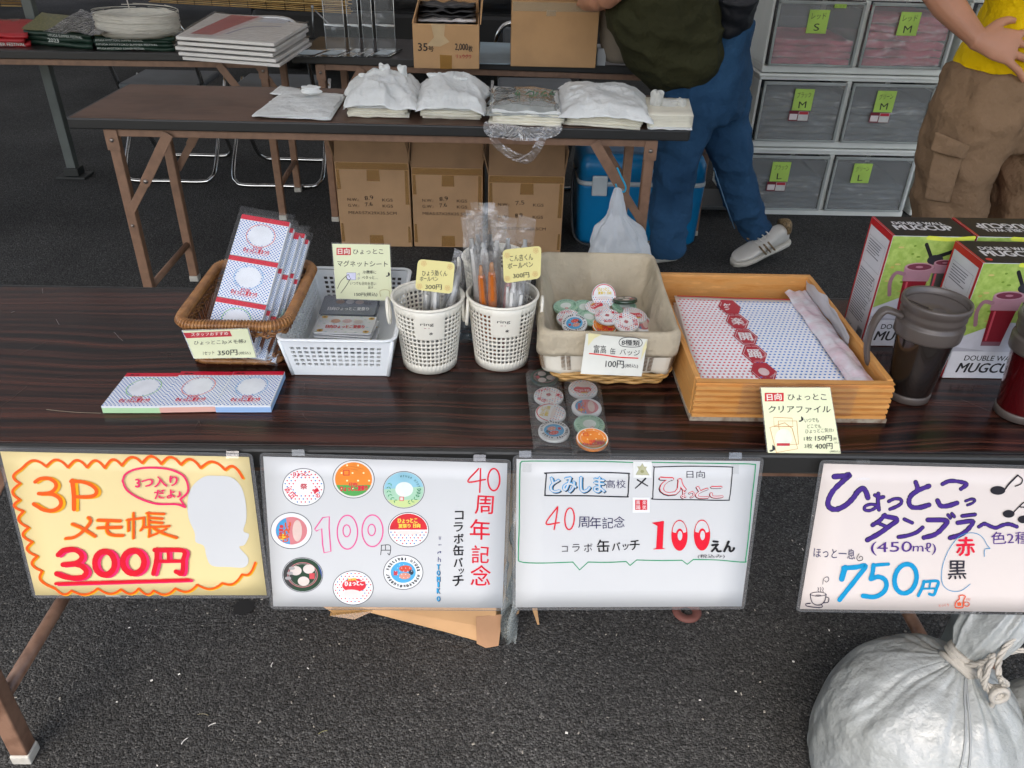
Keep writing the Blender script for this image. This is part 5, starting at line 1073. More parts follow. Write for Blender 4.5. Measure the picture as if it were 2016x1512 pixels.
rr = random.Random(12); c0 = bp(683, 640, z=.735)
for i in range(9): magnet('sunflower magnet sheet on top of the front pile' if i == 8 else 'clear sleeved magnet sheet inside the front pile', c0.x+rr.uniform(-.003, .003), c0.y+rr.uniform(-.003, .004)-.002, .7045+i*.0034+(.002 if i > 5 else 0), rr.uniform(-4, 6)-3, False, i in (8, 5, 3, 0), 'magnet sheets of the front pile', .0)
c1 = bp(685, 598, z=.738)
for i in range(6): magnet('slate grey magnet sheet on top of the rear pile' if i == 5 else 'clear sleeved magnet sheet inside the rear pile', c1.x+rr.uniform(-.002, .004), c1.y+rr.uniform(0, .004), .7045+i*.0058, rr.uniform(-3, 3), i > 2, i == 5, 'magnet sheets of the rear pile', .10)
def d2(a):
    a.rect(1474, 268, 1560, 312, 'c0242c'); a.text('日向', 1482, 306, 1552, 306, 34, 'e2ddd0', .03, .03); a.text('ひょっとこ', 1574, 306, 1755, 306, 30, K, .005, .06); a.text('マグネットシート', 1478, 380, 1782, 384, 36, K, .005, .05)
    a.rect(1536, 418, 1590, 460, 'cfd0e6'); a.stroke([(1536, 418), (1590, 418), (1590, 460), (1536, 460)], 2.5, '7a7aa0', True, False)
    a.stroke([(1480, 512), (1500, 470), (1530, 440), (1545, 428)], 3, K); a.stroke([(1500, 540), (1530, 500), (1548, 470), (1560, 450)], 3, K); a.stroke([(1530, 440), (1540, 455), (1552, 462)], 3, K); a.stroke([(1548, 430), (1552, 445)], 3, K)
    a.text('冷蔵庫に', 1632, 424, 1712, 424, 20, K, 0, .06); a.text('ペタっと…', 1628, 456, 1722, 456, 20, K, 0, .06); a.text('いつでも日向を思い', 1556, 490, 1712, 494, 20, K, 0, .06); a.text('出す…', 1664, 514, 1712, 516, 16, K, 0, .06); a.char('♪', 1785, 428, 26, K, .02)
    for i, ch in enumerate('ペタ'): a.char(ch, 1607, 426+26*i, 15, '7a7aa0', 0, 0)
    a.text('150円(税込)', 1582, 562, 1720, 562, 26, K, .01, .05)
    a.stroke([(1740, 560), (1735, 530), (1755, 520), (1790, 525), (1795, 560)], 3, 'a8a070')
pcard('cream card for magnet sheets standing in the white mesh basket', [(654, 480), (767, 482), (772, 592), (662, 588)], 1.150, 1.135, cream_card, CG1, d2, 1.04)
# ------------------------------------------------------------------ pen pots
def pot(label, cx, cy, lab=True, Rb=.0385, Rt=.0495, H_=.106):
    t = thing('pen_pot', label, 'pot', (cx, cy, .7), 'ivory mesh pen pots'); nu, nv = 44, 12
    us = []; 
    for i in range(nu): us += [i/nu, (i+.64)/nu]
    us.append(1.0); vs = lines(nv, .13, .10, .64)
    rad = lambda v: Rb+(Rt-Rb)*v
    fr = lambda x, v: abs(((x*1.0) % 1))  # noqa
    def inlabel(i, j):
        u = (us[i]+us[i+1])/2; v = (vs[j]+vs[j+1])/2; an = u*2*pi; return lab and abs(an-4.78) < .42 and .58 < v < .88
    q = MB(); q.grid(lambda u, v: V((cx+rad(v)*cos(2*pi*u), cy+rad(v)*sin(2*pi*u), .7012+H_*v)), 0, 0, 0, True, skip=lambda i, j: i % 2 == 0 and j % 2 == 1 and 0 < j < len(vs)-2 and not inlabel(i, j), us=us, vs_=vs)
    q.build('mesh_wall', ivory, t, solid=.0015)
    q = MB(); q.lathe([(.002, .7012), (Rb, .7012), (Rb+.0006, .704), (.002, .7035)], (cx, cy, 0), 40); q.build('pot_floor', ivory, t)
    q = MB(); q.tube([V((cx+(Rt+.0008)*cos(a), cy+(Rt+.0008)*sin(a), .7012+H_)) for a in [2*pi*k/48 for k in range(48)]], .0022, 8, closed=True); q.build('rim', ivory, t)
    for sg in (-1, 1):
        q = MB(); hx = cx+sg*(Rt+.004); q.tube([V((hx+sg*(.002+.001*sin(a)), cy-.006+.011*cos(a), .7012+H_-.021+.019*sin(a))) for a in [2*pi*k/24 for k in range(24)]], .0023, 8, closed=True); q.build('ring_handle', ivory, t)
    if lab:
        a = Art(surf=lambda u, v, h: V((cx+(rad(v)+.0012+h)*cos(u), cy+(rad(v)+.0012+h)*sin(u), .7012+H_*v)), lift=0, step=.000014)
        a.rect(4.36, .60, 5.20, .875, ivory, 8); a.text('ring', 4.56, .775, 4.94, .775, .055, '33302a', .02); a.rect(4.66, .745, 4.82, .752, '99454a')
        for k in range(3): th = k*pi/3+.3; a.stroke([(4.86-.05*cos(th), .665-.022*sin(th)), (4.86+.05*cos(th), .665+.022*sin(th))], .012, '33302a')
        a.build('pot_label', t)
    return t
pot('ivory mesh pot with two or three white pens, left pot', -.0945, 1.021); pot('ivory mesh pot full of wrapped white and orange pens, right pot', .0105, 1.032); pot('third ivory mesh pot standing behind the full one', -.001, 1.165, False)
pw = mat('pen_white', 'd3d3cf', .25, coat=.3); po = mat('pen_orange', 'd0721a', .25, coat=.4); pk_ = mat('pen_pink', 'c98a88', .25); pb = mat('pen_black', '1c1c1e', .3); sl_f = film('pen_sleeve', 'ffffff', .06, .08, (60, .010), .5)
def pen(label, top, base, kind, sleeve=.02, wid=.026, yaw=0, grp='pens in clear sleeves'):
    top, base = V(top), V(base); d = (top-base).normalized(); t = thing('ballpoint_pen', label, 'pen', tuple(base), grp); x = V((cos(yaw), sin(yaw), 0)); x = (x-d*x.dot(d)).normalized(); n = x.cross(d)
    if n.y > 0: n = -n
    m1 = {'w': pw, 'o': po, 'p': pk_}[kind]; L = (top-base).length
    q = MB(); q.tube([base, base+d*.012, base+d*.035, top-d*.05, top-d*.018, top-d*.010, top-d*.009, top], [.001, .003, .0063, .0066, .0056, .0044, .0030, .0028], 12); q.build('barrel', m1 if kind != 'o' else po, t)
    q = MB(); q.bar(top-d*.052+n*.0075, top-d*.012+n*.0072, .004, .0016, up=n); q.bar(top-d*.014+n*.0075, top-d*.014+n*.002, .004, .003, up=d); q.build('clip', pw if kind != 'o' else mat('orange_clip', 'b8601a', .3), t)
    if kind == 'o': q = MB(); q.tube([top-d*.012, top-d*.001, top+d*.004], [.0042, .0032, .0022], 10); q.build('push_button', mat('clear_amber', 'c88a50', .15), t); q = MB(); q.tube([base+d*(L*.0+.02), base+d*(L*.42)], .0062, 12); q.build('white_grip', pw, t)
    q = MB(); w2 = wid/2; A_ = base-x*w2; B_ = base+x*w2; C_ = top+x*w2+d*sleeve; D_ = top-x*w2+d*(sleeve+.006)
    for sg in (1, -1): q.grid(lambda u, v: (A_*(1-u)+B_*u)*(1-v)+(D_*(1-u)+C_*u)*v+n*(sg*.0066*(1-(2*u-1)**2)*(1-.75*max(0, v-.75)*4)+.0014*noise.noise(V((u*4, v*16, top.x*90+sg)))), 8, 26)
    q.build('clear_sleeve', sl_f, t)
rp = random.Random(21)
pen('white pen leaning in the left pot behind the yellow tag', bp(905, 525, Y=1.055), (-.085, 1.015, .706), 'w', .018); pen('white pen leaning to the right rim of the left pot', bp(893, 560, Y=1.045), (-.105, 1.03, .706), 'w', .03, .03, .4); pen('white pen with red print at the front of the left pot', bp(858, 555, Y=1.0), (-.09, 1.03, .706), 'w', .004); pen('white pen just left of the red printed one', bp(842, 560, Y=1.008), (-.10, 1.04, .706), 'w', .0)
i = 0
for (px, py, Y, k, lab, sv) in ((947, 528, 1.012, 'o', 'orange pen at the left front of the full pot', .012), (968, 522, 1.008, 'o', 'orange pen in the middle front of the full pot', .012), (1002, 545, 1.006, 'p', 'pinkish orange pen below the yellow tag of the full pot', .0),
        (1012, 556, 1.0, 'w', 'white pen with clip at the front right of the full pot', .004), (1026, 560, 1.003, 'w', 'white capped pen beside the right rim of the full pot', .004),
        (928, 470, 1.05, 'w', 'wrapped white pen standing furthest left at the back', .02), (940, 462, 1.058, 'w', 'wrapped white pen second from the left at the back', .024), (952, 478, 1.04, 'w', 'wrapped white pen third from the left at the back', .03),
        (965, 462, 1.06, 'w', 'tallest wrapped white pen in the middle of the bundle', .028), (978, 474, 1.05, 'w', 'wrapped white pen right of the tallest one', .02), (1000, 470, 1.062, 'w', 'wrapped white pen above the yellow tag', .022), (1034, 472, 1.05, 'w', 'wrapped white pen standing alone furthest right', .024)):
    tp_ = bp(px, py, Y=Y); pen(lab, tp_, (.0105+(tp_.x-.0105)*.55+rp.uniform(-.004, .004), 1.032+(Y-1.032)*.6+rp.uniform(-.006, .006), .706), k, sv+.006, .024+rp.uniform(-.002, .004), rp.uniform(-.5, .5))
q = MB()
for (px, py, Y, s_) in ((950, 450, 1.045, 1), (975, 455, 1.05, 2), (935, 470, 1.04, 3), (990, 490, 1.035, 4)):
    c_ = bp(px, py, Y=Y); q.grid(lambda u, v: c_+V(((u-.5)*.034+.004*noise.noise(V((u*3, v*3, s_))), .008*ridge(u*2, v*2, s_, 2), (v-.5)*.07)), 10, 14)
tag(q.build('empty_sleeves', sl_f, kind='stuff'), 'crinkled loose ends of clear pen sleeves over the full pot', 'sleeves')
yt_m = mat('yellow_tag', 'd9cf8c', .6, var=(12, .03))
def flower(a, x, y, r, c='c9a06a'):
    for k in range(5): th = k*2*pi/5+.3; a.disc(x+r*.6*cos(th), y+r*.6*sin(th), r*.42, r*.42, c, 10, ring=r*.13)
def d3(a):
    a.text('ひょう助くん', 276, 372, 424, 374, 34, K, .01, .06); a.text('ボールペン', 262, 402, 370, 404, 28, K, .01, .06); a.text('300円', 294, 452, 392, 454, 30, K, .01, .05)
    for x, y in ((286, 298), (442, 318), (260, 434), (426, 444)): flower(a, x, y, 17)
def d4(a):
    a.text('こん吉くん', 800, 286, 936, 278, 38, K, .01, .06); a.text('ボールペン', 786, 330, 936, 320, 34, K, .01, .06); a.text('300円', 818, 388, 914, 380, 30, K, .01, .05)
    for x, y in ((782, 250), (952, 222), (782, 388), (948, 360)): flower(a, x, y, 17)
pcard('yellow rounded tag with 300 price over the left pot', [(823, 510), (896, 517), (890, 579), (817, 570)], .997, .990, yt_m, CG2, d3, rnd=.007, lamn=False, name='price_tag', th=.0009)
pcard('yellow rounded tag with 300 price over the full pot', [(989, 492), (1066, 484), (1064, 548), (992, 558)], .998, .993, yt_m, CG2, d4, rnd=.007, lamn=False, name='price_tag', th=.0009)
q = MB(); c_ = bp(925, 650, Y=1.12); q.grid(lambda u, v: V((-.055+.035*u, 1.085+.012*noise.noise(V((u*4, v*4, 2))), .702+.06*v)), 12, 14); tag(q.build('crumpled_blue_film', film('blue_film', '4a6a78', .5, .1, (40, .01), .6)), 'crumpled dark blue film between the two pen pots', 'film')
# ------------------------------------------------------------------ linen lined basket with badges
lin_m = mat('linen', 'bcb098', .9, bump=(10, .03, 9), var=(16, .10), sub=.12); lin_w = mat('cotton_lace', 'cfcabb', .8, bump=(260, .0004), var=(12, .05)); pale_w = mat('pale_wicker', 'b58d52', .5, var=(40, .15), bump=(200, .0005))
t = thing('lined_basket', 'pale wicker basket lined with beige linen and full of round badges', 'basket', (.16, 1.1, .7))
def lrect(x0, x1, y0, y1, r, z, sh=0, n=7): return [p+V((sh*(p.y-1.1), 0, 0)) for p in rrect(x0, x1, y0, y1, r, z, n)]
q = MB(); lp = []
def nz(L, amp, sd, fr=30): return [p+V((noise.noise(V((p.x*fr, p.y*fr, sd))), noise.noise(V((p.x*fr, p.y*fr, sd+9))), .5*noise.noise(V((p.x*fr, p.y*fr, sd+5)))))*amp for p in L]
def dense(L, k=4):
    o = []
    for i in range(len(L)):
        for j in range(k): o.append(L[i]*(1-j/k)+L[(i+1) % len(L)]*(j/k))
    return samp(L, 120)
spec0 = [(.064, .259, .9525, 1.235, .014, .752, .0022), (.064, .259, .952, 1.235, .014, .770, .0022), (.065, .2585, .953, 1.234, .014, .783, .0012), (.0685, .2555, .956, 1.231, .014, .7880, .0006), (.072, .252, .960, 1.228, .014, .7875, .0006), (.076, .248, .966, 1.222, .016, .775, .005), (.084, .241, .978, 1.205, .018, .750, .008), (.093, .234, .990, 1.19, .02, .728, .008), (.10, .228, 1.0, 1.18, .02, .722, .003)]
spec = []
for s0_, s1_ in zip(spec0, spec0[1:]):
    for f_ in (0, .34, .67): spec.append(tuple(a_*(1-f_)+b_*f_ for a_, b_ in zip(s0_, s1_)))
spec.append(spec0[-1])
for i, (x0, x1, y0, y1, r, z, am) in enumerate(spec): lp.append(nz(nz(dense(lrect(x0, x1, y0, y1, r, z, .03)), am*1.5, i*.13, 22), am*.45, i*.3, 70))
loft(q, lp, cap0=False); q.build('linen_liner', lin_m, t, solid=.0012)
q = MB(); lp = []
for i, z in enumerate((.756, .748, .738, .729, .7235)):
    L = dense(lrect(.0665+.0014*i, .2565-.0014*i, .9555+.0010*i, 1.2325, .014, z, .03)); lp.append([p+V((0, 0, (-.0035*abs(sin(k*pi*19/120*1.0)) if i == 4 else 0)))+(p-V((.16, 1.1, z))).normalized()*.0003*(i+1)*(sin(k*.9)+1.5*noise.noise(V((k*.35, i*.4, 2)))) for k, p in enumerate(L)])
loft(q, lp, cap0=False, cap1=False); fl = q.build('lace_flap', lin_w, t, solid=.001)
q = MB()
L0 = dense(lrect(.0655, .2575, .9545, 1.2335, .014, .753, .03)); L1 = dense(lrect(.0700, .2530, .9585, 1.2300, .014, .727, .03)); c_ = V((.16, 1.1, .74))
for k in range(0, 120, 1):
    if k % 5 in (0, 1):
        for j in range(11):
            f0 = .04+.09*j; a_ = L0[k]*(1-f0)+L1[k]*f0; b2 = L0[(k+1) % 120]*(1-f0-.04)+L1[(k+1) % 120]*(f0+.04); out = (a_-c_).normalized()*.0014; out.z = 0
            if (b2-a_).length < .01: b2 = a_+(b2-a_)*.75; q.tube([a_+out, b2+out], .00055, 4)
q.build('lace_stitching', mat('brown_stitch', '6e5233', .8), t, kind='stuff')
for j in range(4):
    q = MB(); z = .7035+j*.0055; L = samp(rrect(.086-.003*j, .242+.003*j, .966-.0025*j, 1.21, .02, z, 7), 160)
    q.tube([p+(p-V((.165, 1.09, z))).normalized()*.0022*sin(k*pi/4+j*pi*.9) for k, p in enumerate(L)], .0026, 6, closed=True, flat=1.0); q.build('weave_strand', pale_w, t)
q = MB(); q.poly(rrect(.09, .238, .975, 1.195, .02, .7025, 5))
for p in samp(rrect(.088, .240, .972, 1.20, .02, .7025, 7), 26): q.tube([p, p+V((0, 0, .024))], .002, 5)
q.build('basket_base', pale_w, t)
BD = [(1130, 562, .742, (-.1, -.1, 1), 2, 20, 'green leaf badge lying at the left of the linen basket'), (1240, 570, .738, (0, -.2, 1), 2, 70, 'green badge half hidden behind the red one'), (1355, 492, .756, (.1, -.92, .55), 4, 0, 'upright badge with red half and dots leaning at the back of the linen basket'),
      (1318, 568, .744, (0, -.1, 1), 6, 40, 'red dotted badge under the upright badge'), (1478, 562, .742, (.05, -.15, 1), 2, 0, 'pale blue rimmed badge beneath the dark badge'), (1482, 522, .752, (-.05, .25, 1), 5, 0, 'dark badge tilted away on top at the back right'),
      (1150, 632, .738, (0, -.25, 1), 0, 10, 'dotted badge at the left front, under the blue one'), (1182, 664, .742, (-.1, -.35, 1), 7, 15, 'white badge with blue centre at the left front of the pile'), (1268, 628, .740, (.1, -.1, 1), 2, 120, 'green badge in the centre of the pile'),
      (1378, 622, .747, (0, -.15, 1), 0, 60, 'dotted badge lying highest in the centre of the pile'), (1362, 672, .737, (0, -.4, 1), 1, 0, 'orange badge at the front edge of the pile'), (1490, 655, .744, (.05, -.35, 1), 0, 150, 'dotted badge at the front right of the pile'), (1540, 612, .742, (.2, -.1, 1), 6, 200, 'dotted badge with red blot at the right of the pile'), (1575, 660, .735, (.25, -.3, 1), 3, 0, 'white rimmed badge at the far right of the pile')]
for px, py, z, n, k, ro, lab in BD: badge(lab, bp(740+px*.33067, 420+py*.33067, z=z), n, k, ro, .0195, 'loose badges in the linen basket')
def d5(a):
    a.poly([(1265, 712), (1345, 722), (1300, 745), (1262, 790)], 'cfc89a'); a.poly([(1612, 752), (1612, 800), (1575, 880), (1590, 800)], 'cfc89a')
    a.stroke([(1448, 765), (1470, 742), (1520, 738), (1570, 748), (1586, 770), (1570, 792), (1510, 796), (1460, 788)], 4, K, True); a.text('8種類', 1462, 786, 1570, 790, 34, K, .02, .06)
    a.text('富高', 1296, 832, 1370, 834, 50, K, .005, .06); a.text('缶', 1394, 838, 1426, 840, 36, K, .005, .06); a.text('バッジ', 1450, 842, 1570, 850, 36, K, .005, .06); a.stroke([(1272, 834), (1350, 842), (1450, 856), (1560, 862)], 7, 'd02a2a')
    a.text('100円', 1366, 916, 1474, 922, 44, K, .01, .05); a.text('(税込)', 1480, 920, 1560, 922, 26, K, 0, .05)
pcard('white price card with red underline on the front of the linen basket', [(1154, 657), (1275, 668), (1263, 741), (1143, 736)], .940, .930, mat('ivory_card', 'd9dad0', .55), CG2, d5, lamn=False)
# packs of four badges on the table
cel = film('badge_pouch', 'ffffff', .04, .06, (45, .006), -.1)
for nm, L4, quad, rot in (('left clear pouch of four badges lying below the linen basket', [((1003, 985), 5, 200, 'badge with dark print, uppermost in the left pouch'), ((1028, 1097), 0, 20, 'dotted badge second from the top in the left pouch'), ((1040, 1198), 4, 75, 'half red badge third from the top in the left pouch'), ((1060, 1306), 7, 200, 'blue centred badge, lowest in the left pouch')], [(892, 935), (1100, 960), (1185, 1400), (940, 1390)], 0),
                          ('right clear pouch of four badges, its orange badge nearest the table edge', [((1232, 1055), 6, 180, 'dotted badge with red blot, uppermost in the right pouch'), ((1254, 1165), 3, 0, 'blue and pink badge second from the top in the right pouch'), ((1270, 1268), 2, 30, 'green leaf badge third from the top in the right pouch'), ((1287, 1352), 1, 5, 'orange badge with green hill, lowest in the right pouch')], [(1120, 990), (1340, 1010), (1408, 1425), (1172, 1425)], 0)):
    P = [bp(740+x*.33067, 420+y*.33067, z=.7105) for x, y in quad]
    for i, ((x, y), k, ro, lab) in enumerate(L4): badge(lab, bp(740+x*.33067, 420+y*.33067, z=.7045+(.005 if (i == 3 and k == 1) else 0)), (0, -.06-(.05 if k == 1 else 0), 1), k, ro, .0205, 'badges packed in clear pouches')
    q = MB()
    for zz, s_ in ((.7115, 1), (.7008, 2)): q.grid(quadfn(P[3]+V((0, 0, zz-.7105)), P[2]+V((0, 0, zz-.7105)), P[1]+V((0, 0, zz-.7105)), P[0]+V((0, 0, zz-.7105)), lambda u, v, s_=s_: (.0022*ridge(u*2.5, v*5, s_, 2)*min(1, 6*min(u, 1-u)) -.006*max(0, 1-8*min(u, 1-u))) if s_ == 1 else 0), 20, 40)
    tag(q.build('clear_pouch', cel), nm, 'pouch', 'clear badge pouches')
# ------------------------------------------------------------------ wooden tray with clear files
pine = wood_top('tray_pine', 'cf9858', 'b07638', (8, 60, 60), .5, coat=0); pine.node_tree.nodes['Principled BSDF'].inputs['Coat Weight'].default_value = 0
pine2 = wood_top('tray_pine_side', 'cf9858', 'b07638', (60, 8, 60), .5, coat=0)
t = thing('wooden_tray', 'pine tray with grooved front holding dotted clear files', 'tray', (.39, 1.05, .7)); TX0, TX1, TY0, TY1 = .262, .524, .877, 1.222
q = MB(); q.box(TX0, TX0+.008, TY0+.010, TY1-.010, .703, .761); q.build('side_board', pine2, t, bevel=.0012); q = MB(); q.box(TX1-.008, TX1, TY0+.010, TY1-.010, .703, .761); q.build('side_board', pine2, t, bevel=.0012)
q = MB(); q.box(TX0, TX1, TY1-.010, TY1, .703, .760); q.build('back_board', pine, t, bevel=.0012)
q = MB(); prof = [(TY0+.010, .703), (TY0+.001, .703)]
for k in range(6): z = .706+k*.0085; prof += [(TY0-.0012, z), (TY0-.0016, z+.0048), (TY0+.0034, z+.0058), (TY0+.0034, z+.0078)]
prof += [(TY0, .7595), (TY0+.010, .7595)]
n_ = len(prof); vs = [(x, y, z) for x in (TX0+.001, TX1-.001) for y, z in prof]; q.add(vs, [(i, (i+1) % n_, n_+(i+1) % n_, n_+i) for i in range(n_)]+[tuple(range(n_-1, -1, -1)), tuple(range(n_, 2*n_))]); q.build('grooved_front', pine, t)
q = MB(); q.box(TX0+.004, TX1-.004, TY0+.004, TY1-.004, .7005, .7055); q.build('tray_floor', pine, t)
q = MB(); q.box(TX0-.0012, TX1+.0012, TY0-.002, TY0+.008, .7003, .7062); q.box(TX0-.0014, TX0+.003, TY0+.008, TY1, .7003, .7045); q.box(TX1-.003, TX1+.0014, TY0+.008, TY1, .7003, .7045); q.build('worn_base_strip', mat('worn_whitish_edge', '8f8676', .8, var=(90, .9, '5c4330'), bump=(200, .001)), t)
q = MB(); q.poly([(TX0+.06, TY0-.0026, .712), (TX1-.05, TY0-.0026, .712), (TX1-.05, TY0-.0026, .7605), (TX0+.06, TY0-.0026, .7605)]); q.build('clear_tape', film('clear_tape_thin', 'ffffff', .02, .05, None, .0), t)
fz = .741; file_w = mat('clear_file_white', 'eceff3', .25, var=(4, .03), coat=.3)
Ff = [(130, 445), (812, 468), (1085, 912), (262, 910)]
for i in range(6):
    z = .708+i*.0052 if i < 5 else fz; Pf = [bp(1280+x*.36508, 420+y*.36508, z=fz) for x, y in Ff]; P = [Pf[3], Pf[2], Pf[1], Pf[0]]; j = V((rp.uniform(-.002, .002), rp.uniform(-.002, .002), 0)) if i < 5 else V()
    P = [V((min(max(p.x, TX0+.0095), TX1-.010), min(max(p.y, TY0+.012), TY1-.012), z))+j*.3 for p in P]
    t2 = thing('clear_file', 'dotted red and blue clear file with five hexagon emblems, top of the tray' if i == 5 else 'clear file underneath the dotted one in the pine tray', 'file', tuple(sum(P, V())/4), 'clear files in the pine tray')
    hfn = lambda u, v: .0012*noise.noise(V((u*3, v*3, 1)))
    q = MB(); q.grid(quadfn(*P, hfn), 14, 14); q.build('sheet', file_w, t2, solid=.0008)
    if i == 5:
        a = Art(surf=lambda u, v, h, P=P: (P[0]*(1-u)+P[1]*u)*(1-v)+(P[3]*(1-u)+P[2]*u)*v+V((0, 0, h+.0008+hfn(u, v))), lift=.0003, step=.000014)
        a.rect(.02, .985, .98, .998, 'b8202c', 4); 
        mid = lambda v: .545-.03*v
        a.dots(.02, .015, .985, .97, .0320, .0300, .0088, lambda x, y: 'c81e38' if x < .41+.02*sin(y*9) else '2f74c0', None, 8, .0068)
        for k in range(5):
            cx_ = .452-.012*k; cy_ = .10+.19*k; hx = [(cx_+.088*cos(th), cy_+.108*sin(th)) for th in [radians(60*m_) for m_ in range(6)]]
            a.poly(hx, 'a81c2e'); a.stroke([(cx_+.076*cos(radians(60*m_)), cy_+.092*sin(radians(60*m_))) for m_ in range(6)], .004, 'd3c8cc', True, False); a.text('HYOTTOKO', cx_+.03, cy_-.062, cx_+.085, cy_-.02, .012, 'd9c8c8', .02)
            if k: a.char('踊開楽笑'[k-1], cx_, cy_, .088, 'dcdada', .03)
            else: a.disc(cx_, cy_, .036, .040, 'd3b8b8', 16)
            if k < 4: a.stroke([(cx_, cy_+.07), (cx_-.002, cy_+.12)], .006, 'a81c2e')
        a.build('printed_design', t2)
# opened film roll at the right of the tray
q = MB(); fw_ = mat('printed_wrapper', 'd6d6dc', .22, var=(38, .45, 'c8788c'), bump=(30, .006, 3), coat=.4, sub=.15)
q.grid(lambda u, v: V((.492+.018*cos(pi*(.05+.9*u))+.010*noise.noise(V((v*3, u, 1)))*(1-abs(2*u-1)), .890+.30*v, .743+.011*sin(pi*(.05+.9*u))*(.5+.5*sin(v*pi+.6))+.004*noise.noise(V((u*5, v*8, 3))))), 14, 34)
tag(q.build('plastic_wrapper', fw_), 'loose pink and white plastic wrapper pressed against the right tray board', 'wrapper')
q = MB(); q.grid(lambda u, v: V((.5105-.004*v+.003*noise.noise(V((u*6, v*4, 7))), 1.0+.19*u, .745+.032*v*(1-.4*abs(2*u-1))+.003*noise.noise(V((u*8, v, 2))))), 20, 8); tag(q.build('plastic_flap', mat('white_film_flap', 'c9cbd0', .25, sub=.3)), 'white plastic flap standing along the right tray board', 'flap')
def d6(a):
    a.rect(618, 968, 720, 1014, 'c0242c'); a.text('日向', 630, 1010, 708, 1006, 36, 'e2ddd0', .04, .03); a.text('ひょっとこ', 742, 1008, 950, 1008, 34, K, .01, .06); a.text('クリアファイル', 638, 1076, 972, 1076, 38, K, .01, .05)
    for q_ in ([(665, 1100), (765, 1105), (770, 1150), (668, 1150)], [(690, 1120), (790, 1120), (800, 1245), (705, 1250)]): a.stroke(q_, 3, 'c8803a', True, False)
    a.stroke([(645, 1155), (725, 1130), (765, 1160), (795, 1270), (680, 1290)], 3, 'c8803a', True, False); a.disc(718, 1212, 46, 50, 'd9dccb', 24); a.rect(683, 1240, 752, 1254, 'b8323a')
    a.char('♪', 815, 1110, 28, K, .02); a.text('いつでも', 832, 1128, 908, 1126, 22, K, 0, .06); a.text('どこでも', 846, 1158, 920, 1158, 20, K, 0, .06); a.text('ひょっとこ気分♪', 836, 1188, 990, 1180, 24, K, 0, .06)
    a.text('1枚', 828, 1228, 872, 1228, 26, K, 0, .05); a.text('150円', 888, 1228, 978, 1228, 30, K, .015, .05); a.text('(税', 984, 1226, 1004, 1226, 18, K, 0, .05); a.text('込)', 992, 1244, 1014, 1244, 14, K, 0, .05)
    a.text('3枚', 830, 1268, 874, 1268, 26, K, 0, .05); a.text('400円', 888, 1272, 982, 1272, 32, K, .015, .05); a.text('(税込)', 968, 1292, 1022, 1292, 14, K, 0, .05); a.char('♪', 660, 1268, 34, K, .03)
pcard('cream price card for clear files leaning on the front of the pine tray', [(1498, 763), (1634, 763), (1655, 893), (1512, 892)], .868, .8075, cream_card, CG3, d6, 1.03)
# ------------------------------------------------------------------ mugs
def mug(label, cx, cy, body_c, trim, hdl=pi, z0=.7005, H_=.150, inner='2b2622', sc=1):
    t = thing('travel_mug', label, 'mug', (cx, cy, .7)); c = V((cx, cy, z0))
    q = MB(); q.lathe([(.028, 0), (.0300, .001), (.0305, .010), (.0298, .0118)], c, 48); q.build('base_ring', trim, t)
    q = MB(); q.lathe([(.0292, .0119), (.0296, .013), (.0330, .050), (.0372, .095), (.0388, .1115)], c, 64); b_ = q.build('body', body_c, t)
    q = MB(); q.lathe([(.0392, .098), (.0420, .0985), (.0424, .101), (.0430, .116), (.0425, .1185), (.0400, .120), (.0398, .124), (.0415, .126), (.0420, .131), (.0412, .134), (.0418, .137), (.0438, .140), (.0443, .146), (.0438, .149), (.0415, .1495), (.0402, .147), (.0395, .139), (.010, .137), (.002, .137)], c, 64); q.build('lid', trim, t)
    q = MB(); q.lathe([(.009, .1372), (.0105, .1402), (.0095, .1412), (.007, .1390), (.001, .1388)], c+V((-.004, -.018, 0)), 20); q.lathe([(.0395, .1374), (.0385, .1405), (.037, .1374)], c, 48, cap=False); q.obox(c+V((-.019, .008, .1384)), (.002, .028, .002), Matrix.Rotation(.6, 3, 'Z')); q.build('lid_slider', trim, t)
    hx, hy = cos(hdl), sin(hdl); P = lambda r, z: c+V((hx*r, hy*r, z))
    q = MB(); path = [P(.040, .124), P(.055, .130), P(.066, .131), P(.073, .118), P(.076, .098), P(.0745, .075), P(.069, .055), P(.066, .048)]; W_ = smoothpath(path, k=4); sd_ = V((-hy, hx, 0)); lp = []
    for i, p in enumerate(W_):
        tg_ = (W_[min(i+1, len(W_)-1)]-W_[max(i-1, 0)]).normalized(); nn = tg_.cross(sd_).normalized(); f = i/(len(W_)-1); w2 = .0085*(1-.35*f); h2 = .0042*(1-.2*f); lp.append([p+sd_*(w2*a_)+nn*(h2*b_) for a_, b_ in ((1, .6), (.6, 1), (-.6, 1), (-1, .6), (-1, -.6), (-.6, -1), (.6, -1), (1, -.6))])
    loft(q, lp); q.build('handle', trim, t, sub=1); return t
gtrim = mat('warm_grey_plastic', '4d4642', .35, var=(20, .03), bump=(500, .0001)); gbody = mat('smoky_body', '3c3532', .22, .75, coat=1.0); rbody = mat('red_metallic', '5c0d14', .16, .55, coat=1.0)
mug('smoky grey travel mug with dark lid beside the pine tray', .5835, .9465, gbody, gtrim, radians(178))
t = mug('dark red travel mug at the right edge of the table', .7185, .902, rbody, gtrim, radians(75)); a = Art(surf=lambda u, v, h: V((.7185+(.0345+h)*cos(u), .902+(.0345+h)*sin(u), .74+v)), lift=.0016, step=.000014); a.disc(4.65, .035, .22, .009, 'b8b0ac', 16, ring=.0) if False else None
a.disc(4.55, .03, .24, .0095, 'c4bcb8', 20); a.build('round_logo', t)
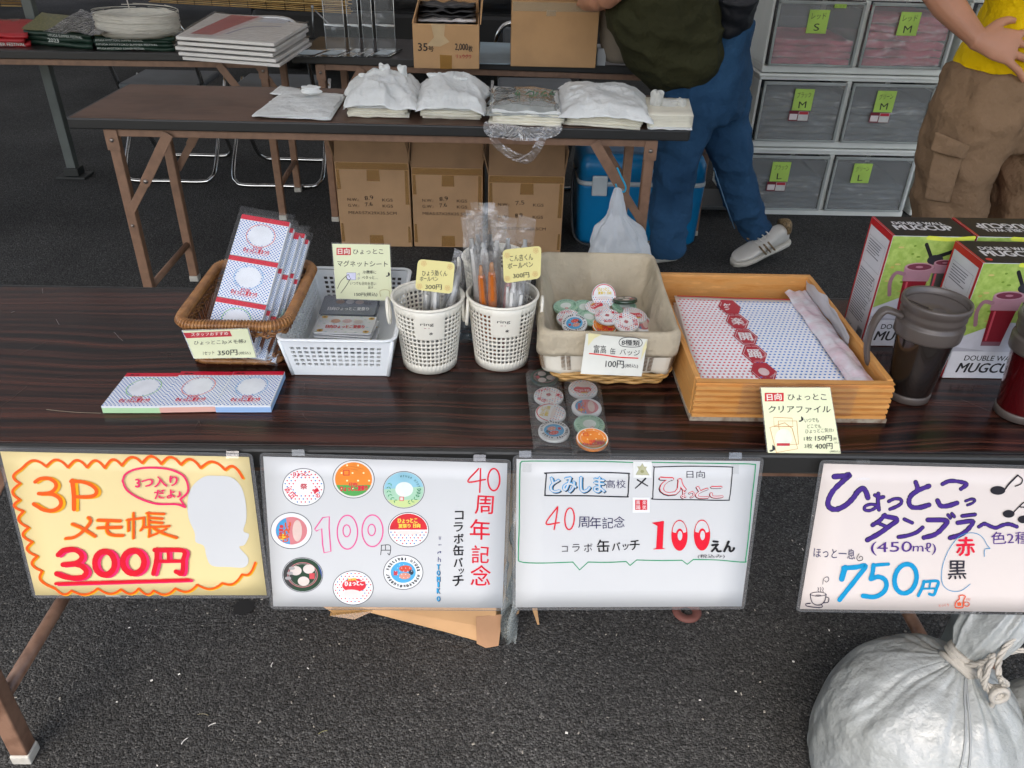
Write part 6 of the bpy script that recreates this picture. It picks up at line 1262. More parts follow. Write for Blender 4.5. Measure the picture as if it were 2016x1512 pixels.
# ------------------------------------------------------------------ mug boxes
bw = mat('box_card_white', 'c4c6cc', .35, coat=.3); bk = mat('box_card_black', '121114', .5, spec=.25); brd = 'a8141f'; grass = mat('printed_lawn', '86a048', .4, var=(120, .9, 'a3b862'), coat=.2)
def mbox(label, x0, y0, wd=.121, dp=.078, H_=.1815, flip=False, dot=False):
    t = thing('mug_box', label, 'box', (x0, y0, .7), 'printed mug boxes'); z0 = .7008
    q = MB(); q.box(x0, x0+wd, y0, y0+dp, z0, z0+H_); q.build('carton', bw, t, bevel=.0006)
    a = Art((x0, y0, z0), (1, 0, 0), (0, 0, 1), (0, -1, 0), lift=.0003, step=.000014)   # front
    a.rect(.0005, .066, wd-.0005, H_-.0005, grass, 1); rg_ = random.Random(4)
    for i in range(14): a.disc(rg_.uniform(.01, wd-.01), rg_.uniform(.085, H_-.01), rg_.uniform(.002, .006), rg_.uniform(.001, .002), rg_.choice(('a89a52', 'b8a868', '6c8a30', '5c7a2c')), 8)
    a.poly([(.0005, .045), (wd-.0005, .045), (wd-.0005, .092), (.055, .092), (.0005, .066)], 'b9bac4'); a.poly([(.0005, .052), (.05, .046), (.0005, .044)], '9fa0aa')
    a.stroke([(.052, H_-.002), (.085, H_-.004), (.118, H_-.001)], .006, 'c8cf4a'); a.stroke([(.052, H_-.012), (.066, H_-.034)], .005, '1c1c1e'); a.stroke([(.066, H_-.034), (.095, H_-.022), (.115, H_-.010)], .006, '1c1c1e'); a.disc(.072, H_-.036, .012, .008, '2a2a30', 14)
    def pm_(cx, b_, s_, body):
        a.poly([(cx-.012*s_, b_), (cx+.012*s_, b_), (cx+.016*s_, b_+.052*s_), (cx-.016*s_, b_+.052*s_)], body); a.poly([(cx-.012*s_, b_-.003*s_), (cx+.012*s_, b_-.003*s_), (cx+.0125*s_, b_+.003*s_), (cx-.0125*s_, b_+.003*s_)], '7a5560')
        a.poly([(cx-.017*s_, b_+.046*s_), (cx+.017*s_, b_+.046*s_), (cx+.019*s_, b_+.066*s_), (cx-.019*s_, b_+.066*s_)], '9c7580'); a.disc(cx, b_+.066*s_, .019*s_, .006*s_, 'a8808a', 20); a.disc(cx, b_+.066*s_, .016*s_, .0045*s_, '6a3040', 18); a.disc(cx, b_+.066*s_, .005*s_, .0015*s_, 'a0707c', 10)
        a.stroke([(cx-.017*s_, b_+.056*s_), (cx-.028*s_, b_+.057*s_), (cx-.032*s_, b_+.044*s_), (cx-.028*s_, b_+.026*s_)], .005*s_, '8f6a74'); a.stroke([(cx-.008*s_, b_+.006), (cx-.010*s_, b_+.044*s_)], .003, 'b84a58')
    pm_(.088, .085, .85, '4c4a46'); pm_(.052, .058, 1.15, '7c1624')
    a.rect(.0005, .0005, wd-.0005, .045, 'c9cad0'); a.text('DOUBLE WALL', .022, .030, .100, .030, .0085, '17171a', .015); a.text('MUGCUP', .016, .010, .104, .010, .016, '17171a', .028, 0, .18); a.build('front_print', t)
    a = Art((x0, y0+dp, z0), (0, -1, 0), (0, 0, 1), (-1, 0, 0), lift=.0003, step=.000014)   # left side
    a.rect(0, 0, .004, H_, brd); a.rect(dp-.005, 0, dp, H_, brd); a.rect(.004, H_-.010, dp-.005, H_, brd)
    for (ya, n2, xa, xb) in ((H_-.030, 6, .012, dp-.022), (H_-.078, 20, .008, dp-.016)):
        for i in range(n2): a.rect(xa, ya-i*.0040, xb-(.012 if i % 5 == 4 else .001*(i*7 % 5)), ya-i*.0040+.0014, '5c5e66')
    a.stroke([(.010, H_-.024), (dp-.010, H_-.024), (dp-.010, H_-.066), (.010, H_-.066)], .0005, '5c5e66', True, False); a.disc(dp-.018, H_-.088, .0055, .010, '5c5e66', 18, ring=.0008); a.stroke([(dp-.020, H_-.10), (dp-.014, H_-.112), (dp-.010, H_-.104)], .001, '5c5e66')
    for i in range(14): a.rect(dp-.026+i*.0013, .006, dp-.026+i*.0013+(.0005 if i % 3 else .0009), .022, '1c1c20')
    a.text('MUGCUP', .008, .010, .030, .010, .004, '5c5e66', .01); a.disc(.022, .030, .002, .002, '5c5e66', 10, ring=.0005)
    a.build('side_print', t)
    a = Art((x0, y0, z0+H_), (1, 0, 0), (0, 1, 0), (0, 0, 1), lift=.0003, step=.000014)   # top
    a.rect(0, 0, wd, dp, bk); a.rect(0, 0, .0035, dp, brd)
    if flip: a.push(wd/2, dp/2, 1, 1, 180); ox, oy = -wd/2, -dp/2
    else: ox = oy = 0
    a.text('DOUBLE WALL', ox+.020, oy+.046, ox+.098, oy+.046, .011, 'c9cacc', .03); a.text('MUGCUP', ox+.016, oy+.024, ox+.102, oy+.024, .019, 'c9cacc', .035)
    if flip: a.pop()
    if dot: a.disc(.014, .012, .0045, .0045, 'b81c22', 16)
    for i in range(10): a.rect(.03+i*.008, .004, .034+i*.008, .0044, '4a4a50')
    a.build('top_print', t); return t
mbox('rear left mug box with black top, next to the tray', .574, 1.088); mbox('front mug box with a small red dot on its black top', .6575, .994, dot=True); mbox('rear right mug box with its top lettering upside down', .699, 1.090, flip=True); mbox('fourth mug box at the far right behind the red mug', .784, .996)
# ------------------------------------------------------------------ four hand-written signs taped to the table front
C1 = (.26786, 0, 860); C2 = (.27778, 500, 860); C3 = (.25794, 1000, 880); C4 = (.25595, 1500, 880)
tape_c = film('adhesive_tape', 'e8eef0', .04, .12, (80, .0006), 1.0)
def sign(label, quad, m_, crop, tapes, group='hand-written signs along the table front', grow=1.022):
    O, N, P = card_frame(quad, .7925, .741); c = sum(P, V())/4; t = thing('price_sign', label, 'sign', tuple(c), group)
    curl = lambda u, v, s_: N*(s_*.004*max(0, .3-v)*max(0, u-.55)*8)+N*(.0012*sin(u*5)*(1-v))
    q = MB(); Pb = [P[3], P[2], P[1], P[0]]
    f = lambda u, v: (Pb[0]*(1-u)+Pb[1]*u)*(1-v)+(Pb[3]*(1-u)+Pb[2]*u)*v
    q.grid(lambda u, v: f(u, v)-N*.0004, 8, 8); q.build('paper', m_, t, solid=.0004)
    w_ = (P[1]-P[0]).length; h_ = (P[0]-P[3]).length; ex = (P[1]-P[0]).normalized(); ey = (P[0]-P[3]).normalized(); mg = .0045; r_ = .007; pts = []
    cs = [P[3]+(-ex-ey)*mg, P[2]+(ex-ey)*mg, P[1]+(ex+ey)*mg, P[0]+(-ex+ey)*mg]
    for i in range(4):
        p = cs[i]; a_ = p+(cs[i-1]-p).normalized()*r_; b_ = p+(cs[(i+1) % 4]-p).normalized()*r_
        for k in range(5): s_ = k/4; pts.append(a_*(1-s_)**2+p*2*s_*(1-s_)+b_*s_*s_)
    slab(pts, N, .0005, .0009).build('laminate', mat('laminate_margin', '3c3f40', .15, coat=.8) if False else lam, t)
    q = MB(); n_ = len(pts); cc = sum(pts, V())/n_; q.tube([p-N*.0009 for p in pts], .00032, 5, closed=True); q.build('laminate_edge', mat('laminate_rim', '5a5e60', .2), t)
    C = V((0, 0, CH))
    for (x0, y0, x1, y1) in tapes:
        def hit(px, py, Yp=None): d = _fw*FPX+RT*(px-1008)+UP*(756-py); return C+d*((O-C).dot(N)/d.dot(N))
        low = [hit(x0, y1), hit(x1, y1)]; z_ = hit(x0, y0).z; q = MB()
        Yb = .8022; a_ = [V((low[0].x, Yb, .694)), V((low[1].x, Yb, .694))]; b_ = [V((low[0].x, Yb, .676)), V((low[1].x, Yb, .676))]
        lo2 = [p+N*.0006 for p in low]; tp2 = [V((lo2[k].x, O.y+.0005, max(.686, lo2[k].z+.004)))+N*.0006 for k in (0, 1)]
        q.add([a_[0], a_[1], tp2[1]+V((0, .004, .003)), tp2[0]+V((0, .004, .003)), lo2[1], lo2[0]], [(0, 1, 2, 3), (3, 2, 4, 5)], 0, False); q.build('adhesive_tape', tape_c, t)
    return t, O, N, P
def art_of(O, N, crop, lift=.00008): return Art(O, (1, 0, 0), (0, 0, 1), N, crop=crop, lift=lift, step=.000006)
# 1 ---- yellow sign
t, O, N, P = sign('yellow laminated sign reading 3P and 300 yen inside an orange scalloped border', [(0, 889), (490, 900), (525, 1172), (70, 1172)], mat('yellow_paper', 'd2c08a', .5, var=(6, .02)), C1, [(445, 882, 470, 902), (60, 1, 60, 1)][:1])
a = art_of(O, N, C1); OR, YE, PK, RD = 'de5208', 'd99a08', 'd81f5c', 'c80a24'
cusps = [(160, 232), (340, 216), (500, 222), (640, 222), (770, 226), (895, 208), (1045, 190), (1185, 196), (1330, 202), (1475, 226), (1655, 240), (1785, 300)]
left = [(160, 232), (150, 340), (148, 460), (176, 545), (212, 665), (240, 770), (275, 875), (312, 985), (405, 1112)]
bott = [(405, 1112), (525, 1128), (720, 1112), (890, 1118), (1020, 1112), (1130, 1128), (1290, 1112), (1450, 1085), (1635, 1072), (1780, 1008), (1878, 920)]
def scal(pts, ox, oy, bul, off, w_, col):
    for (p, q_) in zip(pts, pts[1:]):
        m_ = ((p[0]+q_[0])/2+ox, (p[1]+q_[1])/2+oy); P_ = [(p[0]+off[0], p[1]+off[1]), (p[0]*.72+q_[0]*.28+ox*.8+off[0], p[1]*.72+q_[1]*.28+oy*.8+off[1]), (m_[0]+off[0], m_[1]+off[1]), (p[0]*.25+q_[0]*.75+ox*.7+off[0], p[1]*.25+q_[1]*.75+oy*.7+off[1]), (q_[0]+off[0], q_[1]+off[1])]
        a.stroke(P_, w_, col); a.k += 0
    a.k += 2
for off, col, w1 in (((9, 7), YE, 17), ((0, 0), OR, 18)):
    scal(cusps, 0, -52, 0, off, w1, col); scal(left, -55, 5, 0, off, w1, col); scal(bott, 8, 36, 0, off, w1*.8, col)
three = [(262, 328), (300, 305), (360, 302), (408, 330), (415, 365), (385, 400), (335, 414), (288, 414)]; three2 = [(335, 413), (395, 420), (440, 448), (452, 490), (425, 525), (375, 540), (320, 530), (252, 490)]
Ps = [(536, 318), (546, 420), (548, 528)]; Pb_ = [(525, 324), (600, 326), (670, 348), (712, 388), (700, 425), (640, 438), (548, 436)]
kana = [[(655, 588), (672, 610), (655, 645), (600, 702), (545, 735), (490, 742)], [(538, 636), (600, 662), (655, 695), (705, 726)], [(725, 608), (890, 614)], [(725, 664), (895, 660)], [(800, 612), (790, 660), (800, 700), (840, 718), (910, 720)],
        [(950, 602), (950, 686)], [(940, 606), (1066, 590)], [(1062, 592), (1060, 650), (1040, 682)], [(987, 555), (987, 740)], [(1095, 552), (1100, 655)], [(1085, 556), (1213, 562)], [(1100, 590), (1200, 597)], [(1100, 620), (1200, 628)], [(1060, 660), (1250, 652)], [(1106, 662), (1102, 728)], [(1102, 726), (1162, 704)], [(1132, 664), (1200, 702), (1304, 737)], [(1226, 672), (1168, 698)]]
for off, col in (((22, 4), YE), ((0, 0), OR)):
    for st_, w_ in ((three, 26), (three2, 28), (Ps, 32), (Pb_, 26)): a.stroke([(x+off[0], y+off[1]) for x, y in st_], w_, col); a.k += 0
    for i, st_ in enumerate(kana): a.stroke([(x-(off[0]*.35), y+off[1]*1.2) for x, y in st_], 17 if i > 4 else 22, col); a.k += 0
    a.k += 2
big3 = [(432, 862), (475, 828), (545, 822), (598, 852), (604, 890), (560, 922), (468, 934)]; big3b = [(540, 926), (608, 945), (640, 985), (615, 1022), (550, 1032), (480, 1022), (422, 1000)]
z1 = [(775+72*cos(q_), 922+86*sin(q_)) for q_ in [2*pi*i/16 for i in range(16)]]; z2 = [(985+78*cos(q_), 914+84*sin(q_)) for q_ in [2*pi*i/16 for i in range(16)]]
yen = [[(1158, 822), (1155, 900), (1132, 1000)], [(1140, 826), (1346, 830), (1350, 900), (1342, 998), (1296, 984)], [(1240, 832), (1243, 906)], [(1158, 908), (1345, 906)]]
for off, col in (((22, 4), PK), ((0, 0), RD)):
    F = lambda st_: [(x+off[0], y+off[1]) for x, y in st_]
    a.stroke(F(big3), 36, col); a.k += 0; a.stroke(F(big3b), 38, col); a.k += 0; a.stroke(F(z1), 42, col, True); a.k += 0; a.stroke(F(z2), 42, col, True); a.k += 0
    for s_, w_ in zip(yen, (34, 32, 22, 22)): a.stroke(F(s_), w_, col); a.k += 0
    a.stroke([(415+off[0], 1073+off[1]*2), (800+off[0], 1062+off[1]*2), (1392+off[0], 1044+off[1]*2)], 22, col); a.k += 1
a.stroke([(906, 320), (928, 270), (1000, 234), (1110, 222), (1240, 232), (1340, 272), (1380, 330), (1384, 400), (1330, 455)], 15, PK); a.stroke([(1330, 455), (1366, 510)], 13, PK); a.stroke([(1366, 512), (1300, 490), (1150, 486), (1020, 442), (938, 385), (906, 320)], 15, PK)
a.text('3つ入り', 1002, 372, 1310, 358, 78, PK, .045, .05); a.text('だよ♪', 1142, 452, 1338, 444, 64, PK, .045, .05)
a.build('lettering', t)
# blank cut-out sticker (its printed character is left out)
s_ = art_of(O, N, C1, .0008); blob = [(1500, 292), (1600, 285), (1700, 296), (1770, 360), (1805, 470), (1812, 600), (1790, 690), (1832, 715), (1800, 790), (1760, 810), (1826, 890), (1800, 955), (1690, 955), (1560, 945), (1520, 880), (1500, 800), (1440, 770), (1432, 700), (1390, 600), (1380, 480), (1410, 370)]
s_.poly([(p.x, p.y) for p in smoothpath([(x, y, 0) for x, y in blob], True, 4)], white_card); s_.build('cut_out_sticker', t)
# 2 ---- badge price list
t, O, N, P = sign('white laminated sign with eight round badge pictures and pink 100', [(518, 899), (999, 912), (989, 1197), (538, 1194)], white_card, C2, [(575, 893, 600, 897), (932, 895, 956, 908)])
for (cx, cy, rx, ry, k, ro) in ((350, 356, 147, 131, 0, 0), (706, 300, 146, 133, 1, 0), (1062, 375, 145, 129, 2, 0), (265, 665, 145, 127, 3, 0), (1095, 658, 142, 121, 4, 0), (345, 978, 142, 121, 5, 0), (703, 1070, 142, 120, 6, 0), (1058, 960, 139, 121, 7, 0)):
    a = art_of(O, N, C2, .00008); a.disc(cx, cy, rx+3, ry+3, '2a2c36', 40); a.disc(cx, cy, rx-1, ry-1, 'bec0c0', 40); a.push(cx, cy, rx*.97, ry*.97, ro); unit_badge(a, k, 1); a.pop(); a.build('badge_picture', t)
a = art_of(O, N, C2); PN = 'd8508e'
a.stroke([(430, 655), (488, 572), (534, 566), (532, 640), (545, 812), (497, 822), (486, 760), (480, 650), (442, 668)], 9, PN, True, False); a.stroke([(662+72*cos(q_), 676+120*sin(q_)) for q_ in [2*pi*i/14 for i in range(14)]], 9, PN, True); a.stroke([(657+26*cos(q_), 666+42*sin(q_)) for q_ in [2*pi*i/10 for i in range(10)]], 8, PN, True)
a.stroke([(840+74*cos(q_), 666+112*sin(q_)) for q_ in [2*pi*i/14 for i in range(14)]], 9, PN, True); a.stroke([(834+26*cos(q_), 660+40*sin(q_)) for q_ in [2*pi*i/10 for i in range(10)]], 8, PN, True)
for st_ in ([(905, 768), (898, 836)], [(902, 768), (965, 770), (962, 834), (948, 826)], [(932, 770), (932, 802)], [(902, 803), (962, 803)]): a.stroke(st_, 5, K)
R2 = 'c8102c'
for st_ in ([(1592, 225), (1516, 318), (1640, 302)], [(1606, 226), (1604, 300), (1600, 392)]): a.stroke(st_, 11, R2)
a.stroke([(1700+42*cos(q_), 303+78*sin(q_)) for q_ in [2*pi*i/12 for i in range(12)]], 11, R2, True)
for ch, cx, cy, sz in (('周', 1632, 485, 128), ('年', 1604, 660, 140), ('記', 1606, 836, 122), ('念', 1608, 985, 140)): a.char(ch, cx, cy, sz, R2, .01, 3, .05)
for ch, cx, cy, sz in (('コ', 1455, 557, 58), ('ラ', 1450, 640, 62), ('ボ', 1452, 722, 66), ('缶', 1450, 805, 72), ('バ', 1448, 890, 62), ('ッ', 1470, 952, 36), ('チ', 1448, 1020, 74)): a.char(ch, cx, cy, sz, '1a1a1e', .03, 0, .05)
for ch, cx, cy, sz, ro in (('W', 1318, 718, 28, 0), ('i', 1318, 765, 22, 90), ('t', 1315, 818, 30, 80), ('h', 1315, 868, 34, 5)): a.char(ch, cx, cy, sz, '2a2a66', .0, ro, .04)
for ch, cy in zip('TOMIKO', (920, 962, 1005, 1044, 1088, 1145)):
    a.char(ch, 1310, cy+2, 36, '1c2230', .05, 0); a.char(ch, 1307, cy, 34, '2a92c4', .045, 0)
a.build('lettering', t)
# 3 ---- collaboration sign
t, O, N, P = sign('white laminated sign with green speech bubble and red 100', [(1017, 904), (1497, 908), (1460, 1194), (1015, 1196)], white_card, C3, [(1022, 890, 1046, 900), (1435, 897, 1460, 903)])
a = art_of(O, N, C3); G = '1c8a5a'
a.stroke([(955, 118), (700, 110), (400, 108), (140, 108), (100, 118), (92, 150), (88, 350), (86, 600), (80, 830), (100, 876), (250, 886), (495, 878)], 8, G); a.stroke([(495, 878), (547, 938)], 7, G); a.stroke([(547, 938), (612, 878)], 7, G); a.stroke([(612, 878), (760, 880), (902, 874)], 8, G); a.stroke([(902, 874), (932, 904)], 7, G); a.stroke([(932, 904), (982, 862)], 7, G); a.stroke([(982, 862), (1150, 866), (1328, 864)], 8, G); a.stroke([(1328, 864), (1368, 895)], 7, G); a.stroke([(1368, 895), (1415, 858)], 7, G); a.stroke([(1415, 858), (1600, 862), (1800, 878), (1815, 850), (1840, 650), (1862, 400), (1888, 160), (1870, 132), (1700, 126), (1400, 122), (1098, 116)], 8, G)
a.stroke([(300, 198), (600, 192), (900, 200), (922, 214), (920, 290), (914, 370), (890, 380), (600, 372), (310, 370), (284, 358), (288, 280), (294, 210)], 10, K, True); a.stroke([(1135, 152), (1400, 146), (1690, 152), (1712, 164), (1706, 260), (1690, 390), (1660, 406), (1400, 402), (1120, 398), (1106, 380), (1110, 280), (1116, 160)], 8, K, True)
a.text('とみしま', 330, 352, 742, 352, 122, K, .075, .04); a.text('とみしま', 322, 346, 735, 346, 122, '2a8ec4', .07, .04); a.text('とみしま', 322, 346, 735, 346, 118, 'bec0c0', .018, .04); a.text('高校', 748, 316, 898, 312, 66, '2c2c52', .0, .05)
a.stroke([(1050, 240), (1010, 280), (972, 314)], (14, 8), K); a.stroke([(988, 250), (1030, 275), (1066, 296)], (12, 9), K)
a.text('日向', 1362, 236, 1502, 236, 58, '2c2c3c', 0, .04)
RR = 'd0142c'; a.text('ひ', 1142, 358, 1348, 388, 130, K, .06, .03); a.text('ひ', 1148, 352, 1350, 382, 130, RR, .05, .03); a.text('ひ', 1148, 352, 1350, 382, 126, 'bec0c0', .012, .03)
for tx, x0, x1, y0, h_ in (('ょっ', 1322, 1420, 388, 60), ('と', 1436, 1530, 390, 88), ('こ', 1545, 1638, 386, 84)): a.text(tx, x0-4, y0+4, x1-2, y0+4, h_, K, .06, .03); a.text(tx, x0, y0, x1, y0, h_, RR, .055, .03); a.text(tx, x0, y0, x1, y0, h_-3, 'bec0c0', .012, .03)
for st_ in ([(378, 455), (290, 582), (392, 576)], [(380, 455), (368, 540), (352, 628)]): a.stroke(st_, 10, RR)
a.stroke([(470+36*cos(q_), 546+82*sin(q_)-8*cos(q_)) for q_ in [2*pi*i/12 for i in range(12)]], 10, RR, True)
for ch, x, y, s1 in (('周', 578, 574, 84), ('年', 668, 578, 88), ('記', 762, 580, 84), ('念', 850, 572, 82)): a.char(ch, x, y, s1, '2a2850', 0, 0, .05)
for ch, x, y, s1 in (('コ', 434, 778, 44), ('ラ', 520, 770, 56), ('ボ', 612, 768, 64)): a.char(ch, x, y, s1, '26242e', 0, 0, .05)
for ch, x, y, s1 in (('缶', 728, 755, 92), ('バ', 825, 758, 62), ('ッ', 898, 762, 44), ('チ', 968, 748, 74)): a.char(ch, x, y, s1, '141418', .018, 0, .05)
a.poly([(1095, 576), (1190, 562), (1180, 768), (1205, 776), (1105, 780), (1130, 768), (1140, 600)], RR)
for cx, cy in ((1308, 672), (1480, 670)):
    a.disc(cx, cy, 62, 118, RR, 34); a.poly([(cx+52*cos(q_), cy-28+82*sin(q_)*(1 if sin(q_) < 0 else .12)) for q_ in [2*pi*i/24 for i in range(24)]], 'bec0c0'); a.disc(cx+2, cy, 30, 52, RR, 24); a.disc(cx+4, cy+2, 18, 36, 'bec0c0', 22)
a.text('えん', 1548, 800, 1728, 796, 88, '141418', .06, .05); a.text('(税込み)', 1448, 850, 1652, 848, 34, '26242e', .0, .05)
a.rect(950, 382, 1082, 498, 'd9dcdd'); a.rect(970, 400, 1062, 478, 'c02030')
for ch, x, y in (('喜', 992, 420), ('楽', 1040, 420), ('踊', 992, 458), ('笑', 1040, 458)): a.char(ch, x, y, 32, 'd9d8d6', .0, 0)
a.rect(955, 110, 1096, 232, 'd3d5d2')
for tri in ([(1024, 122), (975, 208), (1078, 212)], [(985, 145), (1062, 148), (1022, 216)]): a.poly(tri, 'a8a888')
a.stroke([(1024, 122), (975, 208), (1078, 212)], 3, '6e6e52', True, False); a.disc(1024, 184, 14, 12, '8a8a60', 12)
a.build('lettering', t)
q = art_of(O, N, C3, .0012)
for x0, y0, x1, y1 in ((108, 120, 180, 192), (1700, 118, 1762, 205)): q.poly([(x0, y0), (x1, y0+3), (x1-2, y1), (x0+3, y1-4)], tape_c)
q.build('adhesive_tape', t)
# 4 ---- tumbler sign
t, O, N, P = sign('pale pink laminated sign with purple title and blue 750, cut by the right edge', [(1622, 913), (2120, 926), (2062, 1206), (1575, 1199)], mat('pale_pink_paper', 'cbc2bc', .45, var=(6, .02)), C4, [(1686, 907, 1712, 945)])
a = art_of(O, N, C4); PU = '3f2478'; DK = '26243a'
strokes = [([(555, 228), (630, 222), (674, 214), (620, 265), (545, 340), (508, 420), (520, 465), (570, 480), (640, 450), (700, 395), (735, 345), (775, 318), (800, 345), (815, 390)], 36), ([(868, 370), (905, 388), (935, 384)], 24), ([(895, 358), (892, 420), (900, 482)], 26), ([(895, 452), (840, 440), (795, 455), (790, 482), (830, 488), (880, 465)], 20),
           ([(975, 418), (1020, 398), (1065, 402), (1072, 430), (1040, 455), (985, 478)], 22), ([(1182, 270), (1195, 310), (1188, 340)], 30), ([(1285, 300), (1210, 330), (1150, 370), (1130, 420), (1150, 460), (1210, 465), (1285, 445)], 32), ([(1388, 285), (1440, 262), (1510, 265), (1575, 285), (1530, 322)], 26), ([(1350, 412), (1375, 452), (1430, 452), (1500, 430)], 32),
           ([(1565, 415), (1610, 400), (1638, 408), (1620, 430), (1580, 446)], 16),
           ([(945, 522), (905, 565), (850, 600)], 28), ([(935, 530), (1040, 556), (985, 605), (900, 665), (810, 715)], 32), ([(905, 590), (960, 612)], 22), ([(1095, 555), (1155, 582)], 24), ([(1235, 618), (1190, 655), (1120, 680), (1050, 692)], 26), ([(1275, 560), (1420, 566), (1390, 620), (1330, 672), (1245, 696)], 32), ([(1430, 522), (1448, 545)], 22), ([(1460, 512), (1478, 535)], 22),
           ([(1538, 530), (1640, 518)], 22), ([(1505, 582), (1620, 570), (1590, 625), (1530, 672), (1445, 698)], 30), ([(1668, 612), (1710, 590), (1760, 610), (1800, 620), (1850, 600), (1900, 592), (1960, 612)], 24)]
for st_, w_ in strokes: a.stroke(st_, w_+7, DK, wob=.25); a.k += 0
a.k += 1
for st_, w_ in strokes: a.stroke(st_, w_-3, PU, wob=.25); a.k += 0
a.k += 1
a.disc(1812, 332, 58, 34, '1c1a22', 24); a.stroke([(1862, 330), (1900, 280), (1965, 215)], 13, '1c1a22'); a.stroke([(1965, 215), (2000, 245), (1990, 280), (1945, 300)], 9, '1c1a22')
a.disc(1895, 512, 46, 30, '1c1a22', 22); a.disc(2010, 555, 46, 30, '1c1a22', 22); a.stroke([(1930, 505), (1962, 470), (2008, 425)], 9, '1c1a22'); a.stroke([(2008, 425), (2110, 432)], 10, '1c1a22'); a.stroke([(1980, 458), (2090, 470)], 10, '1c1a22')
a.text('(450', 835, 830, 1150, 830, 104, '4a2a78', -.004, .04); a.text('mℓ)', 1155, 822, 1335, 830, 92, '4a2a78', -.004, .04); a.text('ほっと一息', 395, 845, 712, 862, 78, '30305a', .0, .05)
a.stroke([(745, 818), (728, 850), (740, 872), (768, 866), (772, 845), (755, 838), (744, 852)], 5, '22222a')
a.text('色2種', 1760, 748, 2060, 742, 96, '4a2a78', .0, .04)
a.stroke([(1752, 778), (1725, 745), (1700, 700), (1650, 664), (1580, 660), (1510, 690), (1440, 780), (1396, 880), (1378, 980), (1392, 1060), (1450, 1104), (1530, 1102), (1600, 1052)], 5, '2a86b4'); a.stroke([(1752, 778), (1712, 785), (1708, 840)], 5, '2a86b4')
a.char('赤', 1565, 766, 140, 'd01434', .03, 0, .05); a.char('黒', 1500, 946, 140, '24222e', .012, 0, .05)
BL = '0c86b4'
for st_, w_ in (([(612, 1012), (625, 965), (640, 925)], 44), ([(625, 928), (720, 922), (795, 912), (740, 990), (660, 1090), (595, 1172)], 36), ([(855, 905), (850, 960), (835, 1010)], 34), ([(850, 908), (910, 902), (970, 898)], 26), ([(835, 1012), (895, 995), (945, 1020), (955, 1070), (925, 1120), (860, 1150), (775, 1142)], 36)): a.stroke(st_, w_, BL); a.k += 0
a.stroke([(1102+84*cos(q_)+12*-sin(q_), 1010+112*sin(q_)) for q_ in [2*pi*i/16 for i in range(16)]], 36, BL, True); a.k += 0
for st_, w_ in (([(1245, 1030), (1230, 1080), (1200, 1140)], 24), ([(1240, 1034), (1350, 1030), (1338, 1090), (1318, 1134), (1285, 1128)], 22), ([(1292, 1036), (1285, 1085)], 14), ([(1238, 1088), (1336, 1084)], 14)): a.stroke(st_, w_, BL); a.k += 0
a.k += 1
a.stroke([(368, 1130), (380, 1185), (410, 1210), (450, 1210), (480, 1180), (492, 1130)], 6, DK); a.disc(430, 1128, 62, 18, DK, 24, ring=5); a.disc(432, 1140, 22, 7, DK, 16, ring=4); a.stroke([(490, 1150), (512, 1160), (505, 1190), (472, 1195)], 6, DK); a.stroke([(370, 1198), (335, 1205), (350, 1222), (430, 1232), (462, 1225), (458, 1212)], 6, DK)
for x in (428, 446, 464): a.stroke([(x, 1076), (x+6, 1088), (x, 1098), (x+6, 1110)], 4, DK)
a.stroke([(465, 1052), (472, 1010), (500, 995), (512, 1015), (495, 1035), (480, 1025)], 4, DK)
OG = 'd05028'; a.text('とっくり', 1358, 1226, 1434, 1220, 20, OG, .01, .05); a.stroke([(1486, 1230), (1488, 1190), (1515, 1165), (1512, 1145), (1535, 1135), (1560, 1145), (1552, 1165), (1545, 1190), (1540, 1230)], 8, OG, True); a.disc(1570, 1205, 24, 20, OG, 16, ring=6); a.rect(1500, 1192, 1530, 1218, OG)
for x in (1572, 1584, 1596): a.stroke([(x, 1160), (x-3, 1175)], 3, OG)
a.build('lettering', t)
# tape scraps along the rubber edge and the bag behind the second sign
# ------------------------------------------------------------------ cardboard box and clear bag under the table
cx = MB(); t = thing('cardboard_box', 'worn open cardboard box under the front table behind the badge sign', 'box', (-.15, 1.1, 0))
A_ = bp(640, 1210, z=.02); R_ = Matrix.Rotation(radians(-12.5), 3, 'Z'); w_, d_, h_ = .405, .26, .24
x0, y0 = -.385, 1.185
def Pq(x, y, z): return V((x0, y0, 0))+R_ @ V((x, y, z))
q = MB(); th = .005
for c_, sz in (((w_/2, th/2, h_/2), (w_, th, h_)), ((w_/2, d_-th/2, h_/2), (w_, th, h_)), ((th/2, d_/2, h_/2), (th, d_-2*th, h_)), ((w_-th/2, d_/2, h_/2), (th, d_-2*th, h_)), ((w_/2, d_/2, th/2), (w_-2*th, d_-2*th, th))): q.obox(Pq(c_[0], c_[1], c_[2]+.035), sz, R_)
q.build('box_body', card2, t, bevel=.002)
q = MB(); q.prism([Pq(-.005, 0, .034), Pq(w_+.01, 0, .032), Pq(w_+.002, -.014, .002), Pq(.30, -.008, .010), Pq(.12, -.003, .022), Pq(.06, -.008, .004)], (0, .001, .005)); q.build('flap', card2, t)
q = MB(); q.prism([Pq(w_-.04, -.004, .06), Pq(w_+.012, .0, .075), Pq(w_+.010, -.018, .01), Pq(w_-.015, -.022, .001), Pq(w_-.035, -.018, .004)], (0, .002, .004)); q.build('torn_corner', mat('pinkish_card', 'a8805e', .85), t)
q = MB(); q.poly([Pq(.055, -.016, .003), Pq(.062, -.004, .034), Pq(.15, -.002, .027), Pq(.11, -.016, .006)]); q.build('brown_tape', tape_b, t)
